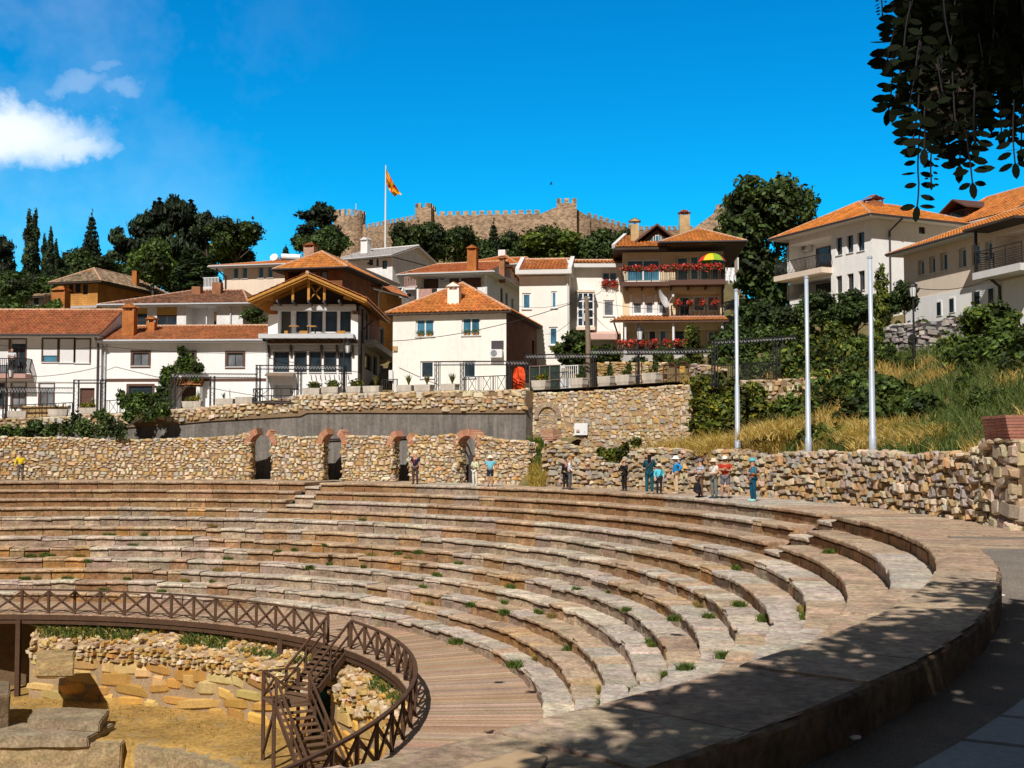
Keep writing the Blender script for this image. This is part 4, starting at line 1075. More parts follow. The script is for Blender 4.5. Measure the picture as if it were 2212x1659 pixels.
class House:
 def __init__(s, name, label, f, D, z0, z1, mat, cat='house', group=None):
  s.f, s.D, s.z0, s.z1, s.mat = f, D, z0, z1, mat
  s.root = thing(name, f.P(f.L / 2, z0), label, cat, group)
  b = -f.n
  s.r = Fac(f.P(f.L, 0), f.P(f.L, 0) + b * D); s.l = Fac(f.P(0, 0) + b * D, f.P(0, 0))
  s.b = b; s.roof = None; s.extra = []
 def win(s, fac, R, frame='whiteframe', glass='glass', nx=1, ny=1, fw=.07, sill=True, dep=.14, shutter=None, surround=None, px=True, name='window', sillmat=None):
  u0, z0, u1, z1 = fac.rect(*R) if px else R
  fac.holes.append((u0, z0, u1, z1, dep))
  mb = MB(); o0, o1 = -dep + .02, -dep + .07
  fac.box(mb, u0, z1 - fw, u1, z1, o0, o1); fac.box(mb, u0, z0, u1, z0 + fw, o0, o1)
  fac.box(mb, u0, z0 + fw, u0 + fw, z1 - fw, o0, o1); fac.box(mb, u1 - fw, z0 + fw, u1, z1 - fw, o0, o1)
  for i in range(1, nx):
   u = lerp(u0, u1, i / nx); fac.box(mb, u - fw * .45, z0 + fw, u + fw * .45, z1 - fw, o0, o1 - .005)
  for i in range(1, ny):
   z = lerp(z0, z1, i / ny); fac.box(mb, u0 + fw, z - fw * .35, u1 - fw, z + fw * .35, o0 + .004, o1 - .012)
  fr = mb.make(name, MT[frame], s.root)
  mb = MB(); fac.box(mb, u0 + fw * .6, z0 + fw * .6, u1 - fw * .6, z1 - fw * .6, -dep + .004, -dep + .03); mb.make('pane', MT[glass], fr)
  if sill:
   mb = MB(); fac.box(mb, u0 - .06, z0 - .06, u1 + .06, z0 + .004, -.02, .07); mb.make('sill', sillmat or MT['soffit'], fr)
  if shutter:
   k, m = shutter; mb = MB(); zb = lerp(z1, z0, k); n = max(3, int((z1 - zb) / .07))
   for i in range(n): 
    a = lerp(z1 - .02, zb, i / n); c = lerp(z1 - .02, zb, (i + 1) / n)
    fac.box(mb, u0 + .03, c + .006, u1 - .03, a, -dep + .06, -dep + .09)
   mb.make('roller_shutter', MT[m], fr)
  if surround:
   w, m = surround; mb = MB()
   fac.box(mb, u0 - w, z1, u1 + w, z1 + w, -.01, .03); fac.box(mb, u0 - w, z0 - w, u1 + w, z0 - .062 if sill else z0, -.01, .03)
   fac.box(mb, u0 - w, z0 - (.0), u0 - .001, z1, -.01, .03); fac.box(mb, u1 + .001, z0, u1 + w, z1, -.01, .03)
   mb.make('surround', MT[m], fr)
  return fr
 def door(s, fac, R, frame='brownframe', leaf='brownframe', dep=.2, px=True, panels=True):
  u0, z0, u1, z1 = fac.rect(*R) if px else R
  fac.holes.append((u0, z0, u1, z1, dep)); mb = MB()
  for (a, b) in ((u0, u0 + .07), (u1 - .07, u1)): fac.box(mb, a, z0, b, z1, -dep + .02, -dep + .09)
  fac.box(mb, u0 + .07, z1 - .07, u1 - .07, z1, -dep + .02, -dep + .09)
  d = mb.make('door', MT[frame], s.root)
  mb = MB(); fac.box(mb, u0 + .06, z0, u1 - .06, z1 - .06, -dep + .01, -dep + .05)
  if panels:
   for k in (.08, .54): fac.box(mb, lerp(u0, u1, .24), lerp(z0, z1, k), lerp(u0, u1, .76), lerp(z0, z1, k + .36), -dep + .04, -dep + .062)
  mb.make('door_leaf', MT[leaf], d)
  mb = MB(); mb.box(fac.P(lerp(u0, u1, .82), lerp(z0, z1, .47), -dep + .08), .05, .05, .14, ex=fac.e); mb.make('handle', MT['gutter'], d)
  return d
 def void(s, fac, R, dep=1.0, px=True):
  u0, z0, u1, z1 = fac.rect(*R) if px else R
  fac.holes.append((u0, z0, u1, z1, dep)); return (u0, z0, u1, z1)
 def slab(s, fac, u0, u1, z, th, o0, o1, mat, name):
  mb = MB(); fac.box(mb, u0, z - th, u1, z, o0, o1); return mb.make(name, MT[mat], s.root)
 def walls(s, gables=(), name='wall', mats=None):
  mb = MB()
  s.f.wall(mb, 0, s.f.L, s.z0, s.z1)
  for q in s.extra: mb.poly(q)
  groups = {}
  for key, fac in (('r', s.r), ('l', s.l)):
   m = (mats or {}).get(key)
   t = MB() if m else mb
   fac.wall(t, 0, fac.L, s.z0, s.z1)
   if m: t.make('side_wall', m, s.root)
  b = s.b * s.D
  mb.quad(s.f.P(0, s.z0) + b, s.f.P(s.f.L, s.z0) + b, s.f.P(s.f.L, s.z1) + b, s.f.P(0, s.z1) + b)
  return mb.make(name, MT[s.mat] if isinstance(s.mat, str) else s.mat, s.root)
def tile_plane(mb, A, B, Cc, Dd, col, r_, pitch=.26, row=.42, amp=.055, var=.2):
 """A->B eave (left to right), Dd->Cc ridge above it; barrel tile relief"""
 e = (B - A); L = e.length; e /= L
 nrm = e.cross((Dd + Cc) / 2 - A).normalized(); t = nrm.cross(e)
 if t.z < 0: t = -t
 if nrm.z < 0: nrm = -nrm
 sd, td = (Dd - A).dot(e), (Dd - A).dot(t); sc, tc_ = (Cc - A).dot(e), (Cc - A).dot(t)
 def tm(s):
  if s < sd and sd > 1e-4: return td * s / sd
  if s > sc and L - sc > 1e-4: return tc_ * (L - s) / (L - sc)
  return lerp(td, tc_, 0 if abs(sc - sd) < 1e-5 else (s - sd) / (sc - sd))
 def tmin(s): return 0
 n = max(1, int(L / pitch)); K = 5
 for i in range(n):
  s0, s1 = L * i / n, L * (i + 1) / n
  top = max(tm((s0 + s1) / 2), .02); m = max(1, int(math.ceil(top / row)))
  base = len(mb.v); cnt = 0
  for j in range(m):
   ta, tb = j * row, min(top, (j + 1) * row)
   if tb <= ta: break
   c = jit(col, var, r_); b = len(mb.v); dz = r_.uniform(-.008, .008)
   for (tt, lift) in ((ta - .03, .035 + dz), (tb, .0 + dz)):
    for k in range(K):
     q = k / (K - 1); s = lerp(s0, s1, q); h = amp * (sin(pi * min(1, q * 1.5)) if q < .667 else -.45 * sin(pi * (q - .667) * 3))
     tl = min(tt, tm(min(max(s, 1e-3), L - 1e-3)) + .02)
     mb.v.append(tuple(A + e * s + t * tl + nrm * (h + lift))); mb.c.append(c)
   for k in range(K - 1): mb.f.append((b + k, b + k + 1, b + K + k + 1, b + K + k))
   mb.f.append((b, b + 1, b + 2, b + 3))
def ridge_caps(mb, P, Q, r=.11):
 P, Q = Vector(P), Vector(Q); L = (Q - P).length; n = max(1, int(L / .38))
 for i in range(n):
  a, b = P.lerp(Q, i / n), P.lerp(Q, min(1, (i + 1.12) / n))
  mb.tube([a, b], [r * 1.12, r * .92], 7)
def roof_hip(h, ze, rise, over, hl, hr, col, along='e', soffit='soffit', over_side=None, gut='gutter', pitch=.27, row=.42, seed=1, var=.2, ridge='ridge', z_soff=None, base=None, amp=.055, rise_l=None, th=.10):
 """hipped / gabled tiled roof on a rectangular block; along='e' ridge parallel to the front, 'b' ridge running back.
 hl, hr = plan length of the hip at either ridge end (0 = gable)"""
 f = h.f; os_ = over if over_side is None else over_side; r_ = random.Random(seed)
 if base is None: u0, u1, d0, d1 = -os_, f.L + os_, -over, h.D + over
 else: u0, u1, d0, d1 = base
 G = lambda u, d, z: f.P0 + f.e * u + h.b * d + Z3 * z
 c = [G(u0, d0, ze), G(u1, d0, ze), G(u1, d1, ze), G(u0, d1, ze)]
 zr = ze + rise; zl = ze + (rise if rise_l is None else rise_l)
 if along == 'e':
  dm = (d0 + d1) / 2; r0, r1 = G(u0 + hl, dm, zl), G(u1 - hr, dm, zr)
  planes = [(c[0], c[1], r1, r0), (c[2], c[3], r0, r1)]
  ends = [(c[3], c[0], r0, hl), (c[1], c[2], r1, hr)]
  hips = ([(c[0], r0), (c[3], r0)] if hl else []) + ([(c[1], r1), (c[2], r1)] if hr else [])
 else:
  um = (u0 + u1) / 2; r0, r1 = G(um, d0 + hl, zr), G(um, d1 - hr, zr)
  planes = [(c[1], c[2], r1, r0), (c[3], c[0], r0, r1)]
  ends = [(c[0], c[1], r0, hl), (c[2], c[3], r1, hr)]
  hips = ([(c[0], r0), (c[1], r0)] if hl else []) + ([(c[2], r1), (c[3], r1)] if hr else [])
 mb = MB()
 for p in planes: tile_plane(mb, *p, col, r_, pitch, row, amp, var)
 for a, b, r, hh in ends:
  if hh: tile_plane(mb, a, b, r, r, col, r_, pitch, row, amp, var)
 h.roof = mb.make('roof', MT['tile'], h.root)
 mb = MB(); ridge_caps(mb, r0, r1)
 for p, q in hips: ridge_caps(mb, p, q, .09)
 mb.make('ridge_tiles', MT[ridge], h.roof)
 mb = MB(); o = Z3 * th; dn = Z3 * .05
 if hl or hr or along == 'x':
  mb.hexa([p - o - dn for p in c] + [p - dn for p in c])
 else:       # gable: sloped underside boards
  if along == 'e': A, Bq = (c[0], c[1], r1, r0), (c[2], c[3], r0, r1)
  else: A, Bq = (c[1], c[2], r1, r0), (c[3], c[0], r0, r1)
  for q in (A, Bq): mb.hexa([p - o - dn * 1.6 for p in q] + [p - dn * 1.6 for p in q])
 mb.make('soffit', MT[soffit] if isinstance(soffit, str) else soffit, h.roof)
 for a, b, r, hh in ends:
  if not hh:   # gable wall triangle set at the wall face
   k = over if along == 'b' else os_
   t = (r - (a + b) / 2); inn = Vector((t.x, t.y, 0)); 
   dirn = (h.b if along == 'b' else f.e)
   sgn = 1 if (a is c[0] and along == 'b') or (a is c[3] and along == 'e') else -1
   sh = dirn * (k * sgn)
   w = (os_ if along == 'b' else over)
   ab = (b - a).normalized()
   zd = w * (r.z - ze) / ((b - a).length / 2)
   h.extra.append([a + sh + ab * w - Z3 * .0, b + sh - ab * w, b + sh - ab * w + Z3 * (zd - .12), r + sh - Z3 * .14, a + sh + ab * w + Z3 * (zd - .12)])
 if gut:
  mb = MB(); g = -Z3 * .02
  edges = [(c[0], c[1], -h.b)] if (along == 'e' or hl) else []
  edges += [(c[1], c[2], f.e), (c[3], c[0], -f.e)] if (along == 'b' or hl or hr) else []
  for a, b, o_ in edges: mb.tube([a + o_ * .05 + g, b + o_ * .05 + g], .07, 6)
  mb.make('gutter', MT[gut], h.roof)
 return c, r0, r1
def chimney(h, p, w, d, hgt, mat, ex, cap='tile', col=(.48, .17, .06), slots=True, hood='gable'):
 """p = centre at the base of the visible stack"""
 mb = MB(); mb.box(p + Z3 * (hgt / 2 - .3), w, d, hgt + .6, ex=ex)
 c = mb.make('chimney', mat, h.roof)
 ey = Z3.cross(Vector(ex)).normalized(); ex = Vector(ex).normalized(); top = p + Z3 * hgt
 if hood:
  mb = MB()
  for sx in (-1, 1):
   for sy in (-1, 1): mb.box(top + ex * sx * (w / 2 - .06) + ey * sy * (d / 2 - .06) + Z3 * .11, .1, .1, .22, ex=ex)
  mb.box(top + Z3 * .11, w * .16, d * .5, .22, ex=ex)
  mb.make('flue_head', mat, c)
  mb = MB(); z = top + Z3 * .22; W, Dp = w / 2 + .1, d / 2 + .1
  if hood == 'gable':
   P = [z - ex * W - ey * Dp, z + ex * W - ey * Dp, z + ex * W + ey * Dp, z - ex * W + ey * Dp]
   r0, r1 = z - ey * Dp + Z3 * W * .62, z + ey * Dp + Z3 * W * .62
   r_ = random.Random(4)
   tile_plane(mb, P[3], P[0], r0, r1, col, r_, .16, .2, .03); tile_plane(mb, P[1], P[2], r1, r0, col, r_, .16, .2, .03)
   mb.make('hood', MT['tile'], c)
   mb = MB(); mb.poly([P[0], P[1], r0 - Z3 * .03]); mb.poly([P[3], P[2], r1 - Z3 * .03]); mb.quad(*P); mb.make('hood_gable', mat, c)
  else:
   P = [z - ex * W - ey * Dp, z + ex * W - ey * Dp, z + ex * W + ey * Dp, z - ex * W + ey * Dp]
   r_ = random.Random(4); a = z + Z3 * W * .5
   tile_plane(mb, P[0], P[1], a + ex * W * .3, a - ex * W * .3, col, r_, .16, .2, .03); tile_plane(mb, P[2], P[3], a - ex * W * .3, a + ex * W * .3, col, r_, .16, .2, .03)
   mb.quad(*[p_ - Z3 * .03 for p_ in P]); mb.c = mb.c + [col] * (len(mb.v) - len(mb.c))
   mb.make('hood', MT['tile'], c)
 return c
def railing_bars(root, pts, hgt, mat, gap=.12, name='railing', bar=.025, belly=0.0, horiz=False, top=.05, posts=True):
 mb = MB()
 for p, q in zip(pts, pts[1:]):
  p, q = Vector(p), Vector(q); L = (q - p).length
  mb.bar(p + Z3 * hgt, q + Z3 * hgt, top, top)
  if horiz:
   for k in range(1, int(hgt / .13)): mb.bar(p + Z3 * (k * .13), q + Z3 * (k * .13), .025, .03)
   n = max(1, int(L / 1.2))
   for i in range(n + 1): a = p.lerp(q, i / n); mb.bar(a, a + Z3 * hgt, .045)
  else:
   mb.bar(p + Z3 * .08, q + Z3 * .08, .035, .035)
   n = max(2, int(L / gap)); nn = (q - p).normalized().cross(Z3)
   for i in range(n + 1):
    a = p.lerp(q, i / n); w = .05 if (i % 8 == 0 and posts) else bar
    if belly:
     mb.bar(a + Z3 * .08, a + nn * belly + Z3 * (hgt * .35), w); mb.bar(a + nn * belly + Z3 * (hgt * .35), a + Z3 * hgt, w)
    else: mb.bar(a + Z3 * (.0 if w > .04 else .08), a + Z3 * hgt, w)
 return mb.make(name, MT[mat], root)
def downpipe(h, P, mat='gutter', r=.05):
 return MB().tube(P, r, 7).make('downpipe', MT[mat], h.root)
def ac_unit(fac, R, label):
 u0, z0, u1, z1 = fac.rect(*R); p = fac.P((u0 + u1) / 2, z0, .3)
 t = thing('air_conditioner', p, label, 'air conditioner')
 mb = MB(); fac.box(mb, u0, z0, u1, z1, .10, .42); mb.make('case', MT['metal_white'], t)
 r = (z1 - z0) * .40; c = fac.P(lerp(u0, u1, .36), (z0 + z1) / 2, .425); mb = MB()
 for k, (ra, rb) in enumerate(((r, r * .86), (r * .8, r * .66), (r * .6, r * .46), (r * .4, r * .24), (r * .18, .01))):
  V = []; 
  for i in range(20):
   q = 2 * pi * i / 20; V += [c + fac.e * cos(q) * ra + Z3 * sin(q) * ra, c + fac.e * cos(q) * rb + Z3 * sin(q) * rb]
  mb.add(V, [(2 * i, 2 * ((i + 1) % 20), 2 * ((i + 1) % 20) + 1, 2 * i + 1) for i in range(20)])
 mb.make('fan_grille', MT['acgrille'], t)
 mb = MB()
 for k in (.15, .85): fac.box(mb, lerp(u0, u1, k) - .02, z0 - .06, lerp(u0, u1, k) + .02, z0, 0, .4)
 mb.make('bracket', MT['gutter'], t)
 return t
# ================================================================== the houses
def FX(xl, Yl, xr, Yr): return Fac(at(xl, 900, Yl), at(xr, 900, Yr))
ORG, RED, OLD, BRN = (.50, .155, .035), (.40, .13, .05), (.24, .115, .065), (.27, .19, .12)
# ---- white house with a balcony, far left
f = FX(-70, 80, 216, 80); h = House('white_house', 'white two storey house with brown windows and a balcony at far left', f, 8, 3.4, 9.75, 'white')
roof_hip(h, 9.80, 2.25, .75, 0, 0, (.40, .135, .055), 'e', over_side=.15, gut='gutter_dark', seed=1, soffit='soffit')
for R, k in (((92.5, 732, 124, 782), .72), ((128.5, 732, 159.5, 783), 1), ((162.5, 733, 194, 784), 1)):
 h.win(f, R, 'brownframe', 'glass_blue', 1, 1, .05, True, .1, (k, 'shutter'), (.09, 'brownframe'))
h.win(f, (23, 733, 55, 812), 'brownframe', 'glass', 2, 1, .08, False, .2, (.12, 'shutter'), (.08, 'brownframe'))
h.win(f, (-24, 733, 18, 812), 'brownframe', 'glass_grey', 1, 1, .08, False, .2, (.7, 'shutter'), (.08, 'brownframe'))
h.win(f, (25, 827, 55, 880), 'brownframe', 'glass_grey', 2, 1, .07, False, .15, (.15, 'shutter'), (.08, 'brownframe'))
h.win(f, (85, 827, 116, 880), 'brownframe', 'glass_grey', 2, 1, .07, False, .15, (.2, 'shutter'), (.08, 'brownframe'))
h.win(f, (-24, 827, 8, 880), 'brownframe', 'glass', 2, 1, .07, False, .15, None, (.08, 'brownframe'))
h.door(f, (172, 838, 204, 882))
u0, zf = f.uv(-40, 809); u1, _ = f.uv(70, 809)
s_ = h.slab(f, u0, u1, zf, .30, 0, 1.15, 'pink', 'balcony_slab')
railing_bars(h.root, [f.P(u1 - .06, zf, .02), f.P(u1 - .06, zf, 1.08), f.P(u0, zf, 1.08)], 1.05, 'black', .14, 'balcony_railing', .03, .12)
downpipe(h, [f.P(f.L - .25, 9.7, .6), f.P(f.L - .2, 9.2, .08), f.P(f.L - .2, 3.9, .08)], 'gutter_dark', .07)
u, z = f.uv(140, 825); h.slab(f, u0, f.L, z, .06, 0, .04, 'greyp', 'string_course')
num = MB(); R = f.rect(146, 876, 153, 883); f.box(num, R[0], R[1], R[2], R[3], .002, .02); num.make('house_number', MT['gutter_dark'], h.root)
h.walls()
whiteL = h
# ---- long white house
f = FX(217.5, 80.3, 575, 79.6); h = House('white_house', 'long white house with thick brown window frames and a brown band', f, 7.2, 3.9, 9.35, 'white')
roof_hip(h, 9.42, 1.4, .6, 0, 0, (.40, .145, .055), 'e', over_side=.1, seed=2, base=(-.1, f.L - .1, -.6, 7.8))
BR = (.16, 'brownframe')
h.win(f, (287, 762, 321, 790), 'darkframe', 'glass_grey', 2, 1, .05, True, .12, None, BR)
h.win(f, (398, 762, 420, 792), 'darkframe', 'glass', 1, 1, .05, True, .12, None, BR)
h.win(f, (491, 763, 525, 792), 'darkframe', 'glass_grey', 2, 1, .05, True, .12, None, BR)
h.win(f, (278, 834, 329, 858), 'darkframe', 'glass', 2, 1, .05, True, .12, None, BR)
h.door(f, (384, 834, 434, 885), 'darkframe', 'brownframe', .9)
a, z1 = f.uv(217.5, 816); b, z0 = f.uv(575, 823)
mb = MB(); f.box(mb, 0, z0, f.uv(345, 820)[0], z0 + .19, 0, .04); f.box(mb, f.uv(440, 820)[0], z0, f.L, z0 + .19, 0, .04); mb.make('brown_band', MT['brownframe'], h.root)
h.slab(f, 0, f.L, 9.36, .16, 0, .22, 'soffit', 'cornice')
downpipe(h, [f.P(.3, 9.35, .55), f.P(.28, 9.0, .1), f.P(.28, 4.2, .1)], 'gutter', .06)
R = f.rect(361, 823, 442, 833); mb = MB(); r_ = random.Random(3)
tile_plane(mb, f.P(R[0], R[1] + .0, .75), f.P(R[2], R[1] + .0, .75), f.P(R[2], R[3] + .18, .02), f.P(R[0], R[3] + .18, .02), (.50, .2, .07), r_, .2, .3, .05)
can = mb.make('door_canopy', MT['tile'], h.root)
mb = MB(); mb.hexa([f.P(R[0], R[1] - .14, .7), f.P(R[2], R[1] - .14, .7), f.P(R[2], R[3] - .02, .0), f.P(R[0], R[3] - .02, .0), f.P(R[0], R[1] - .05, .7), f.P(R[2], R[1] - .05, .7), f.P(R[2], R[3] + .1, 0), f.P(R[0], R[3] + .1, 0)]); mb.make('canopy_boards', MT['wood'], can)
for a_, b_ in ((R[0] + .1, R[0] + .25), (R[2] - .35, R[2] - .1)): f.box(mb := MB(), a_, R[1] - 1.7, b_, R[1] - .1, 0, .7); mb.make('porch_wall', MT['white'], h.root)
Wb = M_brick('orange_clinker', f.e, (.56, .21, .055), (.50, .17, .04), (.30, .12, .05), .5, .075, .012)
MT['clinker'] = Wb
p = f.uv(268, 712); chimney(h, f.P(f.uv(268, 716)[0], 9.9, -1.0), .85, .7, 1.75, Wb, f.e, hood='gable', col=(.45, .16, .06))
chimney(h, f.P(f.uv(302, 716)[0], 10.2, -2.2), .6, .55, .75, Wb, f.e, hood='gable', col=(.30, .10, .05))
h.walls(); longwhite = h
# ---- white house behind, old brown tiles
f = FX(232, 95, 522, 94); h = House('white_house', 'white bungalow with sagging dark old roof tiles and yellow roller shutters', f, 9, 8, 13.6, 'white2')
c, r0, r1 = roof_hip(h, 13.7, 1.75, .7, 6.0, 2.2, OLD, 'e', seed=3, var=.4, amp=.06, row=.36)
h.win(f, (339, 664, 382, 704), 'brownframe', 'glass', 2, 2, .06, True, .12, (.42, 'shutter_y'))
h.win(f, (296, 666, 318, 704), 'brownframe', 'glass', 1, 3, .06, True, .12, (.3, 'shutter_y'))
V_ = h.void(f, (402, 661, 468, 712), 1.6)
MBw = MB(); f.box(MBw, V_[2] - .75, V_[1], V_[2] - .05, V_[3] - .35, -1.58, -1.5); w_ = MBw.make('door', MT['darkframe'], h.root)
MBw = MB(); f.box(MBw, V_[2] - .72, V_[3] - 1.1, V_[2] - .08, V_[3] - .4, -1.5, -1.46); MBw.make('roller_shutter', MT['shutter_y'], w_)
mb = MB(); mb.bar(f.P(V_[2] - .9, V_[1], -.1), f.P(V_[2] - .9, V_[3], -.1), .08); mb.make('porch_post', MT['whiteframe'], h.root)
downpipe(h, [f.P(f.uv(497, 665)[0], 13.6, .6), f.P(f.uv(499, 668)[0], 13.2, .1), f.P(f.uv(499, 668)[0], 8.5, .1)], 'gutter', .06)
downpipe(h, [f.P(.4, 13.6, .6), f.P(.6, 13.2, .1), f.P(.6, 8.5, .1)], 'gutter', .06)
OB = M_brick('old_orange_brick', f.e, (.40, .15, .06), (.34, .12, .05), (.34, .22, .14), .3, .09, .014)
for x, y, hh in ((396, 634, .75), (441, 640, 1.1)):
 chimney(h, f.P(f.uv(x, y)[0], 14.35, -3.2), .75, .7, hh + .5, OB, f.e, hood=None)
h.walls()
# ---- unfinished ochre brick house, upper left, with a grey annex
f = FX(136, 113, 206, 112); e_, n_ = f.e, f.n
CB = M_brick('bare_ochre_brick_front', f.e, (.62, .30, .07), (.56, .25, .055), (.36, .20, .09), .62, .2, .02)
CBs = M_brick('bare_ochre_brick_side', -f.n, (.50, .23, .06), (.45, .19, .05), (.25, .13, .06), .62, .2, .02)  # same brick in darker tones, the side wall's shade put into the colour
h = House('brick_house', 'unfinished ochre brick house under a low roof of old grey brown tiles', f, 11, 12, 18.0, CB)
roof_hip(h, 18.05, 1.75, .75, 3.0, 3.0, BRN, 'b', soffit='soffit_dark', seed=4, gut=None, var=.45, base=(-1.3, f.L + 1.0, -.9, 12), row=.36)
for R in ((149, 615, 158, 634), (163, 614, 174, 632), (179, 614, 190, 636)): h.win(f, R, 'darkframe', 'glass', 2, 1, .08, False, .2)
h.win(h.r, (290, 640, 306, 662), 'darkframe', 'glass', 1, 1, .06, False, .2)
h.slab(f, 0, f.L, f.uv(170, 661)[1], .25, -.1, .15, 'greyp', 'floor_band')
chimney(h, f.P(1.6, 18.6, -1.5), .5, .5, .9, MT['clinker'], f.e, hood=None); chimney(h, f.P(f.L + .2, 18.9, -6), .55, .5, 1.1, MT['clinker'], f.e, hood=None)
pz = f.uv(162, 655); cp = thing('brick_chimney', f.P(f.uv(163, 650)[0], 13, 2.2), 'orange brick chimney with tiled hood standing before the unfinished brick house', 'chimney')
class _H: pass
hh = _H(); hh.roof = cp; chimney(hh, f.P(f.uv(163, 650)[0], 14.2, 2.2), 1.5, .9, 2.6, MT['clinker'], f.e, hood='flat', col=(.55, .22, .06))
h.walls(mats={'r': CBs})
f = FX(54, 116, 135, 114.5); h = House('grey_annex', 'low grey plastered annex with a tile roof left of the ochre brick house', f, 6, 12, 16.9, 'greyp', 'house')
roof_hip(h, 17.0, .9, .7, 1.5, 0, BRN, 'e', soffit='soffit_dark', seed=5, gut=None, var=.4, row=.36)
h.win(f, (73, 638, 84, 659), 'darkframe', 'glass', 2, 1, .06, True, .15); h.win(f, (113, 634, 127, 655), 'darkframe', 'glass', 2, 1, .06, True, .15)
u, z = f.uv(124, 657); railing_bars(h.root, [f.P(u - .8, z - .1, .05), f.P(u - .8, z - .1, .9), f.P(u + .8, z - .1, .9)], 1.0, 'wood', .16, 'balcony_railing', .06)
h.walls()
# ---- beige house with an orange roof, left of centre
f = FX(478, 107.5, 732, 105); h = House('beige_house', 'tall beige house with narrow white windows under a bright orange roof', f, 14, 10, 18.7, 'beige')
roof_hip(h, 18.8, 1.7, 1.0, 5, 5, (.56, .19, .035), 'e', seed=6, gut='gutter')
for R in ((503, 577, 515.5, 602), (522.5, 576, 535, 601.5), (557.5, 574.5, 570, 600.5), (577, 573.5, 590, 600)): h.win(f, R, 'whiteframe', 'glass_blue', 1, 1, .09)
for R in ((501, 630, 513, 652), (520, 629, 532, 652)): h.win(f, R, 'whiteframe', 'glass_grey', 1, 1, .09, shutter=(.9, 'shutter'))
for R in ((808, 600, 814, 624), (817, 602, 823, 626)): h.win(h.r, R, 'whiteframe', 'glass_blue', 1, 1, .09)
downpipe(h, [f.P(-.4, 18.6, .7), f.P(.3, 17.9, .1), f.P(.3, 13.5, .1), f.P(1.2, 13.3, .1), f.P(1.2, 10.5, .1)], 'gutter_dark', .07)
u, z = f.uv(462, 624); h.slab(f, u - .7, .0, z + .05, .2, -1.2, .9, 'soffit', 'balcony_slab')
railing_bars(h.root, [f.P(u - .7, z, -1.1), f.P(u - .7, z, .85), f.P(-.02, z, .85)], .95, 'whiteframe', .14, 'balcony_railing', .05)
rb = M_brick('pale_brick', f.e, (.52, .30, .2), (.46, .25, .16), (.5, .42, .34), .3, .1, .014)
MT['palebrick'] = rb
chimney(h, f.P(f.uv(639, 548)[0], 19.6, -3.5), 1.05, .9, 1.35, rb, f.e, hood='flat', col=(.40, .13, .05))
sw = thing('solar_heater', f.P(f.uv(590, 545)[0], 19.9, -4.5), 'white solar water heater tank lying on the orange roof', 'solar heater')
q = f.uv(588, 545)[0]; mb = MB(); mb.tube([f.P(q - .9, 20.35, -4.2), f.P(q + .9, 20.25, -4.6)], .32, 12); mb.make('tank', MT['metal_white'], sw)
mb = MB(); mb.hexa([f.P(q - .9, 19.2, -2.8), f.P(q + .9, 19.2, -2.8), f.P(q + .9, 20.1, -4.4), f.P(q - .9, 20.1, -4.4), f.P(q - .9, 19.28, -2.8), f.P(q + .9, 19.28, -2.8), f.P(q + .9, 20.2, -4.4), f.P(q - .9, 20.2, -4.4)]); mb.make('collector', MT['glass'], sw)
sw2 = thing('solar_heater', f.P(f.uv(553, 545)[0], 19.9, -4.5), 'small round white boiler on the ridge left of the solar tank', 'solar heater')
q = f.uv(553, 545)[0]; MB().tube([f.P(q, 19.9, -4.9), f.P(q, 20.3, -4.0)], .4, 14).make('tank', MT['metal_white'], sw2)
h.walls()
# ---- hip roofed bare brick upper storey
f = FX(612, 92, 737, 91); h = House('brick_house', 'half finished house of bare dark brick with hipped orange roof behind the timber gable', f, 9, 10, 16.1,
 M_brick('bare_brown_brick', f.e, (.30, .12, .045), (.22, .085, .035), (.16, .08, .045), .5, .2, .02))
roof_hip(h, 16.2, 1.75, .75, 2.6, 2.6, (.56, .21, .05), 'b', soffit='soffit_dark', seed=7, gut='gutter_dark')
for R in ((668, 585, 685, 604), (692, 585, 708, 606)): h.win(f, R, 'darkframe', 'glass_grey', 1, 1, .1, False, .15)
h.void(f, (622, 578, 651, 620), 1.5)
downpipe(h, [h.r.P(8.6, 16.0, .6), h.r.P(8.7, 15.2, .1), h.r.P(8.7, 11, .1)], 'gutter', .08)
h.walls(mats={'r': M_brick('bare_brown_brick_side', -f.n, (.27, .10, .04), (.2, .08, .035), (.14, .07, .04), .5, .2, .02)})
f = FX(768, 99, 800, 98.5); h = House('brick_shed', 'narrow bare brick stair tower with a shed roof beside the half finished house', f, 6, 10, 15.5,
 M_brick('bare_ochre_brick_tower', f.e, (.56, .26, .06), (.5, .22, .05), (.3, .17, .08), .5, .2, .02))
roof_hip(h, 15.6, .9, .5, 0, 0, (.42, .15, .06), 'b', soffit='soffit', seed=8, gut=None)
h.win(f, (786, 612, 794, 640), 'whiteframe', 'glass_grey', 1, 1, .1, False, .1)
h.walls()
